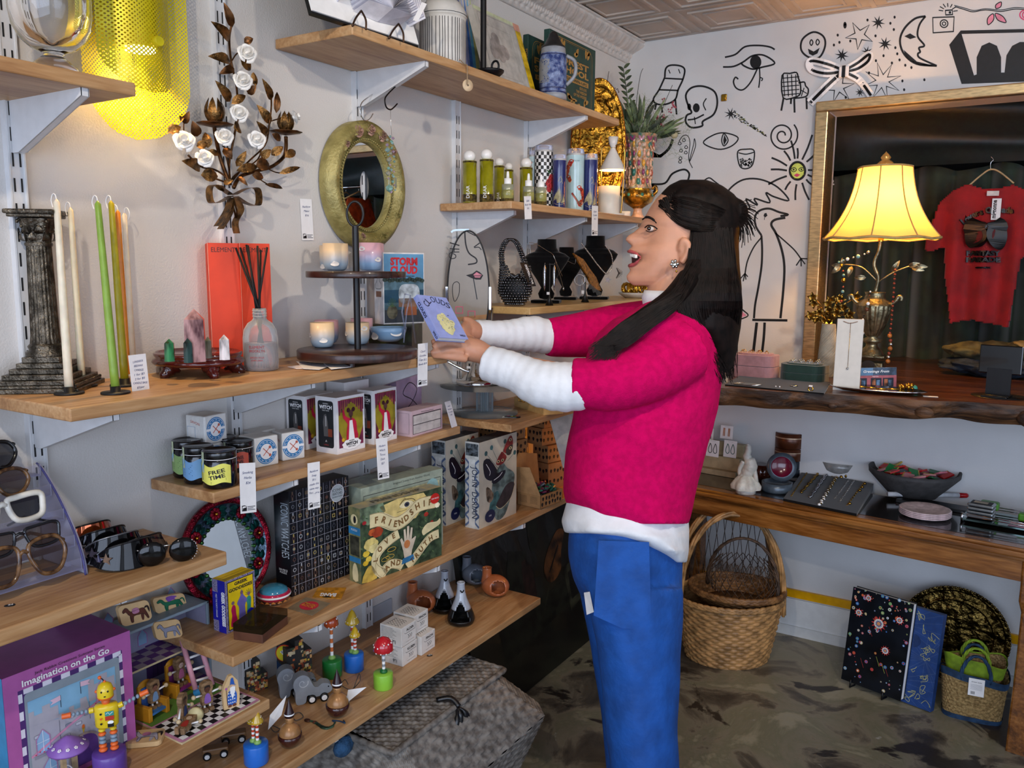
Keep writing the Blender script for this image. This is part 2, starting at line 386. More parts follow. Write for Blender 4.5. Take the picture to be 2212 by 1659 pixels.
for x,y in((1275,130),(1236,184),(1245,222),(1216,236),(1434,188),(1392,105),(1534,90),(1512,122),(1530,155),(1302,215),(1476,292),(1548,282),(1560,314),(1590,342),(1622,354),(1520,330),(1436,318),(1400,382),(1575,424),(1690,418),(1584,470),(1278,510),(1538,250)):Fl(circ(x,y,6,8,8))
Fl(circ(1274,132,9,12,18))
I((1696,85),(1640,98),(1585,150),(1562,215),(1585,285),(1650,335),(1755,345),w_=11)
I((1696,85),(1664,130),(1655,190),(1690,238),(1662,250),(1668,272),(1656,282),(1668,305),(1755,345),w_=10);Fl([(1585,190),(1615,175),(1648,195),(1615,205)]);Fl([(1580,260),(1600,310),(1660,340),(1755,348),(1650,322)])
for r in(((1734,92),(1846,88),(1842,165),(1736,172)),((1800,55),(1836,52),(1838,76),(1802,78))):I(*r,closed=True,sm=0,w_=8)
I(*circ(1793,124,20,14),closed=True,w_=6);I(*circ(1793,124,9,10),closed=True,w_=5);Fl(circ(1824,65,7,10))
for a in range(7):I((1815+26*cos(PI+a*.5),60-24*sin(a*.5+.1)),(1815+50*cos(PI+a*.5),58-42*sin(a*.5+.1)),w_=5,sm=0)
I((1850,35),(1900,50),(1945,62),(2010,52),(2090,60),(2160,48),(2212,50),w_=5);I((1846,28),(1900,42),(1950,55),(2010,46),(2090,52),(2160,40),(2212,42),w_=4)
for p in(((2066,45),(2065,25),(2092,10),(2090,35)),((2050,72),(2022,95),(2024,130),(2052,105)),((2062,70),(2075,105),(2118,118),(2100,85))):Fl(p,pink,1,4);I(*p,closed=True,w_=5,l=2)
I(*circ(2222,78,32,14,26),closed=True,w_=7,m=mat('#e0477a'));I(*circ(2222,78,18,12),closed=True,w_=7,m=mat('#e0477a'))
Fl([(1820,235),(1880,160),(2290,150),(2290,168),(1885,178),(1950,395),(1964,390),(1964,300),(1990,240),(2030,222),(2070,240),(2092,300),(2092,380),(2110,380),(2120,290),(2150,240),(2190,220),(2250,220),(2290,240),(2290,425),(1885,440)])
I((945,395),(985,385),(1020,380),(1030,410),(1040,440),(1040,490),(1010,510),(950,512),closed=True,w_=8,sm=3)
I((1030,435),(1060,430),(1068,450),(1082,470),(1070,505),(1010,515),w_=8)
for k in range(4):I((950+k*22,390),(958+k*20,505),w_=5,sm=0)
for k in range(5):I((945,410+k*22),(1035,402+k*22),w_=5,sm=0)
I((1040,470),(1075,490),w_=5,sm=0);I((1060,460),(1045,505),w_=5,sm=0)
for a in(((952,515),(940,580)),((1008,515),(1010,590)),((1072,510),(1074,572)),((992,515),(990,545))):I(*a,w_=10,sm=0)
I((330,405),(335,360),(360,342),(410,345),(434,365),(425,415),(400,470),(385,520),(340,545),(290,545),(270,520),(300,470),(330,405),w_=9)
I((330,410),(425,415),w_=8,sm=0);I((300,470),(402,474),w_=8,sm=0);I((350,365),(358,385),w_=5);I((402,362),(410,385),w_=5)
I((272,525),(240,575),(225,640),w_=12);I((310,548),(318,590),w_=9);I((385,520),(392,600),w_=9);I((285,545),(278,575),w_=9)
I((455,560),(440,500),(470,460),(530,452),(590,480),(605,540),(585,600),(530,635),(525,660),(470,668),(440,640),(445,605),(470,590),(455,560),w_=10)
Fl(circ(495,565,18,14,24));Fl(circ(458,560,10,12,18));I((548,515),(532,545),(545,578),w_=6);I((450,628),(490,622),(535,600),w_=8);I((485,612),(490,650),w_=5)
st(675,597,36,10,8,.3,1)
rng=random.Random(3)
for k in range(90):
 t=rng.random();x=690+170*t;y=600+112*t+rng.uniform(-1,1)*(16*(1-t)+3);I((x,y),(x+8,y+rng.uniform(-5,5)),w_=4,sm=0,m=paint_k if k%4 else mat('#8f9440'))
I(*[(948+(12+k*1.62)*cos(-k*.31),710+(12+k*1.62)*1.02*sin(-k*.31))for k in range(44)],w_=8)
I((532,748),(590,705),(650,697),(714,722),(680,765),(610,782),closed=True,w_=7);I((628,735),(640,700),(662,735),(640,765),closed=True,w_=6);Fl([(642,705),(655,735),(640,762),(636,735)])
I((712,795),(755,782),(798,790),(790,862),(755,884),(722,868),closed=True,w_=7);I((716,800),(755,808),(796,798),w_=6)
for k in range(60):Fl(circ(724+rng.random()*64,830+rng.random()*42,4,5))
I((405,740),(425,712),(450,712),(462,750),(455,830),(475,880),w_=4);I((486,725),(490,770),(458,850),(480,760),(484,728),w_=4)
for x,y in((408,752),(430,735),(415,790),(442,772),(412,830),(440,800),(410,848)):I((x-8,y),(x,y-10),(x+8,y),(x+4,y+6),(x-4,y+6),closed=True,w_=4,sm=2)
Fl(circ(1025,895,38,24,44),lime,1);I(*circ(1025,895,40,20,46),closed=True,w_=12)
I((990,888),(1008,878),(1020,890),(1005,900),closed=True,w_=4,l=2);I((1032,888),(1046,878),(1060,886),(1045,898),closed=True,w_=4,l=2);Fl([(1005,918),(1022,908),(1040,916),(1022,928)],mat('#c03a6a'),2);Fl(circ(1005,889,5,8),None,2);Fl(circ(1046,888,5,8),None,2)
for a,r0,r1 in((-1.57,60,110),(-1.15,60,190),(-.75,65,150),(-.1,55,100),(.3,55,100),(.7,60,100),(1.15,60,150),(1.65,62,138),(2.2,60,110),(2.75,60,165),(3.2,55,140),(-2.7,60,150),(-2.2,62,120),(-1.8,60,150)):
 I((1025+r0*cos(a),897+r0*sin(a)*1.1),(1025+(r0+r1)/2*cos(a+.03),897+(r0+r1)/2*sin(a+.03)*1.1),(1025+r1*cos(a),897+r1*sin(a)*1.1),w_=10,sm=3)
I((640,1050),(670,990),(740,942),(830,940),(920,980),(980,1050),(900,1030),(860,1010),(880,1062),(800,1040),(815,1075),(755,1042),(775,1090),(730,1105),w_=9)
I((258,965),(330,960),(370,910),(430,888),(458,910),(450,950),w_=10);I((258,965),(290,985),(268,1008),w_=9);Fl([(255,965),(290,980),(275,1000),(262,985)])
I((525,955),(560,932),(590,950),(642,995),(590,1000),(560,975),w_=7);I((258,800),(300,818),(350,780),(372,730),w_=14);Fl([(258,790),(262,825),(310,826),(340,800),(300,810)])
I((690,1130),(720,1165),w_=16,sm=0)
B2=dict(o=(1540,440),k=3.292)
I((345,225),(305,160),(300,90),(335,48),(400,35),(470,60),(535,78),(480,88),w_=15,**B2);I((515,100),(440,115),(415,150),(450,215),(490,330),(508,450),(500,620),(480,815),w_=17,**B2)
I((345,225),(350,330),(345,450),(322,600),(300,720),(292,815),w_=15,**B2);I((280,826),(530,830),w_=17,sm=0,**B2);I((312,845),(300,950),(288,1050),w_=20,**B2);I((368,845),(362,950),(350,1055),w_=18,**B2)
I((345,240),(290,310),(245,410),(228,500),w_=10,**B2);I((440,205),(510,265),(580,330),(628,395),w_=10,**B2);Fl([(365,70),(380,65),(388,85),(372,98),(360,88)],**B2);I((368,95),(366,115),w_=4,sm=0,**B2)
for a in((190,540),(215,552),(235,540),(248,520)):I((228,495),a,w_=8,sm=0,**B2)
for a in((592,440),(628,446),(655,430),(672,392)):I((626,390),a,w_=9,sm=0,**B2)
I((175,650),(200,740),(250,790),(215,815),(150,830),w_=9,**B2);Fl([(180,740),(240,795),(200,810),(150,815)],pink,**B2);I((150,830),(140,950),(90,1180),w_=12,**B2)
I((150,410),(165,450),(130,520),w_=6,**B2)
wall_back=struct(w,'wall_back')
zs=[at(1750,y,y=YB)[2]for y in(1279,1296)]
w=MB();w.bb((-1.2,YB-.006,.005),(1.2,YB,zs[1]-.008),mat('#d5d9db',.45,var=.02));w.bb((-1.2,YB-.014,0),(1.2,YB-.006,.04),mat('#cfd3d5',.45,var=.02));struct(w,'baseboard_back')
w=MB();w.bb((-1.2,YB-.012,zs[1]),(1.2,YB,zs[0]),mat('#e0a400',.3,var=.04));struct(w,'trim_2')
dk=mat('#131816',.8,var=.1)
w=MB();w.bb((NX0-.35,NY,.9),(NX1+.5,NY+.1,2.4),dk);w.bb((NX0-.45,YB+.12,.9),(NX0-.35,NY,2.4),dk);w.bb((NX1+.5,YB+.12,.9),(NX1+.6,NY,2.4),dk)
w.bb((NX0-.35,YB+.12,2.3),(NX1+.5,NY,2.4),dk);w.bb((NX0-.35,YB+.12,.9),(NX1+.5,NY,1.0),mat('#2b2019',.6));struct(w,'wall_niche')
gf=mat('#c9ad7d',.3,.75,var=.12,ns=30,stretch=(1,1,6))
T_=thing('gilt_frame','brushed gold rectangular frame round the dark opening in the mural wall','frame',(NX0,YB,NZ1))
for n,lo,hi in(('frame_side',(-.045,-.03,NZ0-NZ1),(0,.1,0)),('frame_top',(-.045,-.03,0),(NX1-NX0+.045,.1,.035)),('frame_side',(NX1-NX0,-.03,NZ0-NZ1),(NX1-NX0+.045,.1,0))):
 MB().bb(lo,hi,gf,bev=.004).obj(n,T_)
vel=mat('#1d2c1c',.75,var=.25,ns=14,sheen=.6)
def cur(u,v):
 x=NX0-.3+u*(NX1-NX0+.7);ph=x*52+.8*sin(x*9);d=.028*sin(ph)+.012*sin(ph*.53+2)
 return V((x+.008*cos(ph),3.93+d*(.75+.4*(1-v)),1.0+v*.86+.012*sin(ph*.5)))
w=MB();w.grid(cur,420,8,vel);o=w.obj('velvet_curtain');tag(o,'dark green velvet curtain hanging in deep folds inside the gold frame','curtain')
def val(u,v):
 x=NX0-.3+u*(NX1-NX0+.7);return V((x,3.80+.03*sin(v*9)+.012*sin(x*6+v*14),1.86+v*.44))
w=MB();w.grid(val,80,40,mat('#0d1a15',.45,var=.2,sheen=.4));tag(w.obj('valance'),'black green gathered valance across the top of the niche','valance')
def light(name,kind,loc,e,col,size=.1,aim=None,**k):
 d=bpy.data.lights.new(name,kind);d.energy=e;d.color=lin(col)if isinstance(col,str)else col
 o=bpy.data.objects.new(name,d);COL.objects.link(o);o.location=loc
 if kind=='AREA':d.shape='RECTANGLE';d.size=size[0];d.size_y=size[1]
 else:d.shadow_soft_size=size
 for a,c in k.items():setattr(d,a,c)
 if aim is not None:o.rotation_euler=(V(aim)-V(loc)).to_track_quat('-Z','Y').to_euler()
 return o
light('daylight_window','AREA',(.8,-2.05,1.4),78,'#d3e3ff',(4.2,1.8),(.1,2.5,.9))
light('side_area_light','AREA',(2.9,.6,1.3),26,'#d3e3ff',(2.2,1.9),(-1.3,1.6,.9))  # unseen soft area light before the solid right wall, which has no door
light('track_spot','SPOT',(-.45,-.05,2.28),26,'#fff0dc',.025,(-1.5,1.35,1.2),spot_size=1.5,spot_blend=.6)
light('track_spot_2','SPOT',(.1,1.0,2.28),26,'#fff0de',.03,(-1.4,2.3,1.2),spot_size=1.4,spot_blend=.7)
light('track_spot_3','SPOT',(.35,1.5,2.28),24,'#fff3e2',.04,(-.7,3.2,1.3),spot_size=1.6,spot_blend=.7)
W=bpy.data.worlds.new('world');SC.world=W;W.use_nodes=True
bg=W.node_tree.nodes['Background'];bg.inputs[0].default_value=(.62,.75,1,1);bg.inputs[1].default_value=.5
SC.view_settings.view_transform='Standard';SC.view_settings.look='None';SC.view_settings.exposure=.42;SC.view_settings.gamma=1
try:SC.view_settings.use_curve_mapping=False
except Exception:pass
cy=SC.cycles;cy.max_bounces=8;cy.diffuse_bounces=4;cy.glossy_bounces=4;cy.transmission_bounces=8;cy.transparent_max_bounces=16;cy.caustics_reflective=False;cy.caustics_refractive=False;cy.sample_clamp_indirect=4;cy.use_denoising=True;cy.blur_glossy=.5
upm=mat('#d9dadb',.4,var=.02);slot=mat('#1a1a1c',.6)
def upright(y,z0,z1,label):
 b=MB();b.bb((0,-.013,z0),(.012,.013,z1),upm)
 b.bb((0,-.0145,z0),(.014,-.0115,z1),upm);b.bb((0,.0115,z0),(.014,.0145,z1),upm)
 fn=PF((.012,0,0),(0,1,0),(0,0,1));z=z0+.01
 while z<z1-.03:
  for u in(-.006,.006):b.flat(rect(u-.0016,z,u+.0016,z+.023),fn,slot)
  z+=.042
 o=b.obj('shelf_upright',None,(XW,y,0));return tag(o,label,'shelf upright','slotted uprights on the left wall')
UY=[.782,1.218,1.638,2.063,2.472,2.88]
for y,a in zip(UY,('white slotted upright at the far left, beside the column candlestick','white slotted upright running behind the bronze rose sconce','white slotted upright running behind the oval rose mirror','white slotted upright behind the round vanity mirror','white slotted upright behind the black velvet necklace busts','white slotted upright deepest in the corner behind the jewellery')):
 upright(y,.3,2.25 if y<1.3 else 1.93 if y<1.8 else 1.62 if y>2.6 else 1.93,a)
def shelf(zt,x1,y0,y1,label,th=.0215,m=None,x0=XW+.003):
 b=MB();b.bb((x0,y0,zt-th),(x1,y1,zt),m or OAK,bev=.0025)
 return tag(b.obj('wooden_shelf'),label,'shelf')
def bracket(y,zt,L,label,th=.0215):
 b=MB();z=zt-th;x=XW+.013
 P2=[(x,z),(x+L,z),(x+L,z-.012),(x+.02,z-.085),(x,z-.085)]
 for s in(-.006,.006):b.prism(P2,lambda a,c,l,s=s:V((a,y+s-l*.001,c)),.0016,upm)
 b.add([(x+L,y-.007,z),(x+L,y+.007,z),(x+L,y+.007,z-.012),(x+L,y-.007,z-.012),(x+.02,y+.007,z-.085),(x+.02,y-.007,z-.085)],[[0,1,2,3],[3,2,4,5]],upm)
 fn=PF((x+L*.55,y,z-.043),(0,1,0),V((L-.02,0,.073)),(.5,0,-1));b.flat(rect(-.003,-.008,.003,.008),fn,slot,3)
 return tag(b.obj('shelf_bracket'),label,'bracket','white triangular shelf brackets')
SH=dict(H=1.741,A=1.952,I=1.629,B=1.232,J=1.33,K=1.005,C=1.017,D=.705,E=.919,G=.584,F=.461)
shelf(SH['H'],-1.268,.2,.865,'oak shelf at the upper left carrying the clear glass vase')
shelf(SH['A'],-1.264,1.375,2.70,'topmost oak shelf carrying the open book art and the green books')
shelf(SH['I'],-1.25,1.985,3.15,'oak shelf carrying yellow oil bottles and tall glass candles')
shelf(SH['B'],-1.228,.696,1.655,'long oak shelf carrying tapers, crystals and the tiered cup stand')
shelf(SH['J'],-1.25,2.09,3.2,'pale oak shelf behind the woman carrying the beaded handbag and velvet busts',m=woodmat('#c39a5e','#d1aa6e','#dfbc84',key='pale_oak'))
shelf(SH['K'],-1.228,1.955,3.2,'oak shelf under the vanity mirror carrying the acrylic riser')
shelf(SH['C'],-1.303,1.005,1.815,'narrow oak shelf carrying jars, soap and tarot decks')
shelf(SH['D'],-1.248,.99,3.1,'long oak shelf carrying the puzzle boxes and the tin mirror')
shelf(SH['E'],-1.243,.2,.983,'thick oak shelf at the left carrying the sunglasses',th=.026)
shelf(SH['G'],-1.243,.2,1.072,'oak shelf at the lower left carrying the wooden castle toys')
shelf(SH['F'],-1.193,.4,2.074,'lowest oak shelf carrying push toys and incense holders')
shelf(1.235,-1.262,.1,.6,'stub of an oak shelf entering at the left edge')
for y,k,L,t in((UY[0],'H',.21,'bracket under the glass vase shelf'),(UY[2],'A',.215,'bracket under the left end of the topmost shelf, holding two hooks'),(UY[4],'A',.215,'bracket under the right end of the topmost shelf'),
(UY[4],'I',.22,'bracket under the oil bottle shelf, behind the first price card'),(UY[5],'I',.22,'bracket under the candle shelf, behind the second price card'),(UY[3],'I',.2,'bracket at the left end of the oil bottle shelf'),
(UY[0],'B',.24,'bracket under the left end of the taper candle shelf'),(UY[1],'B',.24,'bracket under the middle of the taper candle shelf'),(UY[2],'B',.24,'bracket under the right end of the taper candle shelf'),
(UY[1],'C',.18,'bracket under the herb jar shelf'),(UY[2],'C',.18,'bracket under the tarot deck shelf'),(UY[1],'D',.24,'bracket under the tin mirror shelf'),(UY[2],'D',.24,'bracket under the puzzle box shelf'),(UY[3],'D',.24,'bracket under the shelf of moth puzzles'),
(UY[4],'J',.22,'bracket under the shelf behind the white sleeve'),(UY[4],'K',.22,'bracket under the ring display shelf'),(UY[0],'E',.23,'bracket under the sunglasses shelf'),(UY[0],'G',.23,'bracket under the castle toy shelf'),(UY[1],'F',.28,'bracket under the lowest shelf near the push toys'),(UY[2],'F',.28,'bracket under the lowest shelf near the incense boxes'),(UY[3],'J',.01,'')):
 if t:bracket(y,SH[k],L,'white triangular metal '+t)
#   upper left wall
def pc(ox,oy,k):return lambda x,y:(ox+x/k,oy+y/k)
def leaf(b,p,q,w,m,nrm=(1,0,0),fold=.25,curl=.15,n=6,edge=.12):
 p,q=V(p),V(q);d=q-p;L=d.length;d.normalize();nr=V(nrm).normalized();s=d.cross(nr).normalized();nr=s.cross(d)
 vs=[];K=n
 for i in range(K+1):
  t=i/K;ww=w*.5*(sin(PI*min(1,t**.75))**.8 if 0<t<1 else .02)*(1+edge*sin(i*3.1));c=p+d*L*t+nr*(curl*L*sin(PI*t))
  vs+=[c-s*ww+nr*ww*fold,c-s*ww*.5+nr*ww*fold*.9,c,c+s*ww*.5+nr*ww*fold*.9,c+s*ww+nr*ww*fold]
 fs=[[i*5+j,i*5+j+1,i*5+j+6,i*5+j+5]for i in range(K)for j in range(4)]
 b.add(vs,fs,m,True)
def rose(b,c,r,m,ax=(1,0,0),seed=0):
 rg=random.Random(seed);c=V(c);ax=V(ax).normalized();Q=V((0,0,1)).rotation_difference(ax)
 for k in range(9):
  a0=k*2.4+rg.random()*.5;R=r*(.25+.75*(k/8));H=r*(.95-.55*k/8);wd=1.5 if k<4 else 1.15
  def f(u,v,a0=a0,R=R,H=H,k=k,wd=wd):
   a=a0+(u-.5)*2*wd;e=(1-(2*u-1)**4);rr=R*(.25+.75*v**.8)*(1+.06*sin(a*5+k));z=H*v*(.55+.45*e)-(.25*R*max(0,v-.75)*4*(k>3))
   return c+Q@V((rr*cos(a),rr*sin(a),z))
  b.grid(f,7,4,m)
 b.ball(c,r*.3,m,n=8)
k=at(118,166,z=SH['H']);b=MB();s=dep(k)/F0
b.lathe([(q*s,h*s)for q,h in((0,1),(50,0),(54,4),(46,20),(30,34),(19,43),(24,50),(44,58),(62,74),(76,100),(81,130),(82,200),(82,330),(66,330),(64,200),(62,135),(54,108),(36,84),(0,74))],GLASS,n=40,cap=False)
tag(b.obj('glass_vase',None,k),'heavy clear glass footed vase at the top left corner','vase')
def perf(base,r0=.31):
 m=mat(base,.42,.25,var=.05,key='perf'+base);t=m.node_tree;L=t.links.new;p=t.nodes['Principled BSDF']
 tc=nd(t,'ShaderNodeTexCoord');mp=nd(t,'ShaderNodeMapping');mp.inputs['Rotation'].default_value=(PI/4,0,0);mp.inputs['Scale'].default_value=(0,190,190);L(tc.outputs['Object'],mp.inputs[0])
 v=nd(t,'ShaderNodeTexVoronoi',Scale=1.0,Randomness=0.0);v.feature='F1';L(mp.outputs[0],v.inputs['Vector'])
 g=nd(t,'ShaderNodeMath',operation='GREATER_THAN');L(v.outputs['Distance'],g.inputs[0]);g.inputs[1].default_value=r0;L(g.outputs[0],p.inputs['Alpha']);return m
yl=perf('#dccb10');yd=perf('#d3c20c',.3);ys=mat('#cfc014',.4)
def plate(b,y0,y1,z0,z1,x,bow,m,n=28,turn=1):
 hw=(y1-y0)/2;yc=(y0+y1)/2
 def f(u,v):
  z=z0+(z1-z0)*v;r=hw;e=1
  if z<z0+r:e=math.sqrt(max(0,1-((z0+r-z)/r)**2))
  if z>z1-r:e=math.sqrt(max(0,1-((z-z1+r)/r)**2))
  q=(2*u-1)*e;return V((x-bow*q*q*turn,yc+hw*q,z))
 b.grid(f,n,60,m)
sc=thing('wall_sconce','yellow perforated metal wall sconce with rounded ends, glowing at its foot','lamp',(XW,.985,1.68))
b=MB();plate(b,-.105,.115,0,.5,.045,.03,yl,turn=-.5);b.obj('rear_plate',sc)
b=MB();plate(b,-.085,.062,.075,.46,.125,.05,yd);b.obj('front_plate',sc)
b=MB();b.lathe([(.0095,0),(.0095,.012),(.008,.014)],ys,c=(.12,.0,.165),ax=(1,0,0),n=20);b.lathe([(.003,0),(.003,.12)],ys,c=(.01,.0,.165),ax=(1,0,0),n=10);b.obj('knob',sc)
b=MB();b.lathe([(.03,0),(.03,.09)],ys,c=(.075,0,.16),n=20);b.lathe([(.0,0),(.026,0),(.026,.004)],mat('#fff3d8',.5,emit=5,var=0),c=(.075,0,.155),n=20);b.obj('light_bulb',sc)
light('sconce_lamp','SPOT',(XW+.075,.985,1.83),5,'#ffd08a',.015,(XW-.015,.985,1.2),spot_size=2.1,spot_blend=.35)
light('sconce_glow','POINT',(XW+.08,.985,1.81),.12,'#ffe08a',.02)
br=mat('#7d5a30',.33,.85,var=.35,ns=60,bump=.2,bs=300);br2=mat('#5d3d22',.38,.85,var=.3,ns=60);porc=mat('#f1ede6',.2,var=.02,coat=.5)
q=pc(360,0,3.2533);X0=XW+.045
def W3(x,y,dx=0):return at(*q(x,y),x=X0+dx)
o0=W3(450,1350);T=thing('rose_sconce','bronze wall sconce of leafy stems with white porcelain roses and a ribbon bow','sconce',o0)
b=MB();b.T=M.Translation(-o0)
for pts,r in((((445,1300),(380,1120),(345,960),(335,880)),.0042),(((470,1320),(520,1240),(640,1200),(740,1170),(820,1105),(838,1040),(838,960)),.0042),
(((450,1300),(440,1150),(470,980),(500,800),(490,600),(455,440),(440,280),(455,180)),.0024),(((455,1280),(560,1150),(690,1020),(720,880),(735,760),(735,690)),.002),
(((450,1290),(400,1230),(330,1190),(240,1170),(150,1090)),.002),(((440,1290),(300,1240)),.002),(((450,1290),(480,1230),(640,1120),(670,1000)),.0016),(((440,1200),(400,1010)),.0016),
(((700,1180),(790,1215),(900,1185)),.0014),(((640,1250),(720,1300),(800,1320)),.0014),(((455,1400),(480,1500),(485,1540)),.002),(((470,1400),(492,1480),(490,1540)),.002),(((440,460),(490,380),(540,360)),.0015),(((735,850),(800,830),(860,800)),.0014),(((120,870),(120,930)),.0013)):
 b.tube(crom([W3(x,y,.012*sin(y*.01))for x,y in pts],5),r,br2,6)
LV=[(460,195,400,15,62),(440,285,310,150,78),(445,430,290,395,75),(475,480,370,520,60),(445,715,340,565,70),(735,705,670,550,55),(770,795,775,645,50),(730,870,632,735,68),(700,960,630,850,60),(545,300,608,270,55),(520,420,590,495,70),(590,560,640,560,90),(570,660,630,600,60),(455,730,555,670,60),(470,900,515,900,90),
(400,1040,460,1120,65),(490,1170,560,1060,55),(490,1200,640,1170,65),(625,1170,720,1150,95),(665,1110,735,1050,60),(790,1220,940,1175,42),(690,1295,815,1325,35),(240,1230,360,1240,95),(235,1180,105,1130,90),(215,960,180,850,75),(290,1040,270,930,70),(210,1030,290,1010,60),(120,870,160,780,50),(290,1060,370,1090,45),(340,1310,420,1340,40),(500,1240,570,1305,35),(735,1090,820,1030,60),(830,1105,905,1060,60),(600,1230,680,1250,60),(400,1290,470,1265,40),(10,930,100,890,70),(740,940,800,990,50),(110,800,100,860,40)]
for i,(x,y,X,Y,wd)in enumerate(LV):
 p=W3(x,y,.005);r=W3(X,Y,.012+.012*sin(i*1.7));leaf(b,p,r,sz(p,wd/3.2533),br if i%3 else br2,(1,-.6,.1),.3,.12)
for pl in(((450,1370),(340,1300),(298,1330),(310,1420),(370,1420),(450,1375)),((470,1370),(560,1325),(635,1330),(640,1440),(560,1430),(480,1380)),((450,1390),(420,1480),(350,1590)),((450,1400),(440,1500),(375,1610)),((480,1390),(520,1470),(480,1560),(490,1640))):
 p=crom([W3(x,y,.01)for x,y in pl],5);vs=[]
 for a in p:vs+=[a+V((.012,0,0)),a-V((.010,0,0))]
 b.add(vs,[[2*i,2*i+1,2*i+3,2*i+2]for i in range(len(p)-1)],br,True)
b.obj('leafy_stem',T)
for i,(x,y,r)in enumerate(((560,375,72),(530,565,72),(505,795,68),(400,960,68),(628,980,68),(118,990,80),(262,1110,68),(892,825,50))):
 b=MB();b.T=M.Translation(-o0);c=W3(x,y,.022);rose(b,c,sz(c,r/3.2533),porc,(1,-.55,.15)if i!=7 else(.4,.8,.3),i);b.obj('porcelain_rose',T)
for(x,y,w_,h)in((340,885,120,190),(838,940,108,150)):
 b=MB();b.T=M.Translation(-o0);c=W3(x,y,.01);s=sz(c,1/3.2533);b.lathe([(0,0),(.3*w_*s,.02*w_*s),(w_*s,.14*w_*s),(w_*s*1.02,.1*w_*s),(.3*w_*s,-.06*w_*s),(0,-.12*w_*s)],br2,c=c,n=28,rib=(9,.05))
 for k in range(7):
  a=k*2*PI/7;e=V((cos(a),sin(a),0));leaf(b,c+e*.2*w_*s,c+e*.3*w_*s+V((0,0,h*s)),.52*w_*s,br,e,-.3,.22)
 b.obj('candle_cup',T)
def card(p,u,v,w,h,lines,label,logo=True,n=None,name='price_card',group=None,cat='price card',hand=INK,fs=.13,loc=None):
 """small white card: p lower left corner, u along, v up"""
 b=MB();u,v=V(u).normalized(),V(v).normalized();nn=u.cross(v).normalized();fn=PF((0,0,0),u,v)
 b.prism(rect(0,0,w,h),fn,.0006,PAPER);hh=w*fs
 for i,t in enumerate(lines):
  if t:b.text(t,w/2,h*.84-hh*2.05*i-hh,hh,fn,mat('#33407a',.6),1,0,min(w*.84,len(t)*hh*.75),ang=.06*sin(i*2+1),shear=.25)
 if logo:
  g=w*.3;x0,y0=w*.08,h*.045
  b.flat([(x0,y0),(x0+g,y0),(x0+g,y0+g*.8),(x0+g*.55,y0+g),(x0,y0+g*.95)],fn,INK,1);b.flat([(x0+g*.12,y0+g*.12),(x0+g*.2,y0+g*.5),(x0+g*.9,y0+g*.65),(x0+g*.9,y0+g*.75),(x0+g*.5,y0+g*.86),(x0+g*.1,y0+g*.8)],fn,PAPER,1.5)
  for a in(.3,.6):b.flat(rect(x0+g*a,y0+g*.08,x0+g*(a+.14),y0+g*.5),fn,INK,2)
  for i in range(3):b.flat(rect(x0+g*1.15,y0+g*(.1+.28*i),w*.92-(i%2)*w*.12,y0+g*(.2+.28*i)),fn,INK,1)
 return tag(b.obj(name,None,p),label,cat,group)
def pxcard(bl,tl,br_,x,lines,label,**k):
 a,t,r=at(*bl,x=x),at(*tl,x=x),at(*br_,x=x);return card(a,r-a,t-a,(r-a).length,(t-a).length,lines,label,**k)
pxcard((653,519),(648,429),(678,519),XW+.003,['Rainbow','Maker','$16'],'white price card reading Rainbow Maker taped to the wall left of the oval mirror')
c=at(786,401,x=XW+.02);T=thing('oval_mirror','oval wall mirror in an olive gold frame with moulded roses','mirror',c)
ol=mat('#a89b5f',.4,.25,var=.25,ns=25,bump=.25,bs=160,c2='#857a45');RY,RZ=.143,.159
def ell(a,k,dx):return V((dx,RY*(k+.05*(1-k)/.44)*cos(a),RZ*(k+.1*(1-k)/.44)*sin(a)))
pr=[(.56,-.005),(.58,.012),(.62,.014),(.66,.006),(.70,.016),(.78,.026),(.86,.03),(.93,.026),(.95,.018),(1.0,.016),(1.0,-.015)]
b=MB();b.grid(lambda u,v:ell(2*PI*u,*pr[int(round(v*10))]),96,10,ol,True,cu=True)
for i in range(90):
 a=2*PI*i/90;b.ball(ell(a,.635,.015),.0028,ol,n=6)
b.obj('frame',T)
b=MB();b.grid(lambda u,v:ell(2*PI*u,.585*v,.002),64,2,mat('#e8ecee',.01,1,var=0),False,cu=True);b.obj('mirror_glass',T)
b=MB();rp=mat('#b08b78',.45,.1,var=.2)
for i,a in enumerate((1.95,1.57,1.2,2.4,.75,-1.9,-1.2,-.55)):
 rose(b,ell(a,.82,.024),.016 if i<3 else .012,rp if i<6 else ol,(1,0,.1),i)
 for s in(-1,1):leaf(b,ell(a+s*.05,.84,.026),ell(a+s*.17,.8,.028),.014,ol,(1,0,0),.3,.1)
b.obj('rose_relief',T)
def hook(pts,m,r,label,x):
 b=MB();b.tube(crom([at(a,c_,x=x)for a,c_ in pts],6),r,m,8);return tag(b.obj('s_hook'),label,'hook')
q=pc(560,0,3.95)
hook([q(*p)for p in((970,745),(990,748),(985,790),(880,870),(862,950),(885,1015),(915,1030),(950,1005),(970,970))],CHROME,.0013,'silver wire S hook above the oval mirror',XW+.062)
hook([q(*p)for p in((1170,640),(1190,625),(1203,690),(1100,800),(1072,850),(1085,915),(1120,935),(1150,915),(1178,885))],mat('#16100f',.3,.6),.0018,'dark S hook holding the crystal suncatcher',XW+.13)
T=thing('suncatcher','string of iridescent crystals hanging from the dark S hook','suncatcher',at(*q(1120,935),x=XW+.13));o0=T.location
iri=[mat(h,.04,.35,var=.1,spec=1,trans=.35)for h in('#bfe8e4','#e6c8e6','#d5d8c0','#a8e0d0')]
b=MB();b.tube([V((0,0,0)),at(*q(1122,1040),x=XW+.13)-o0,at(*q(1130,1160),x=XW+.13)-o0],.0004,SILVER,5);b.obj('thread',T)
rg=random.Random(5)
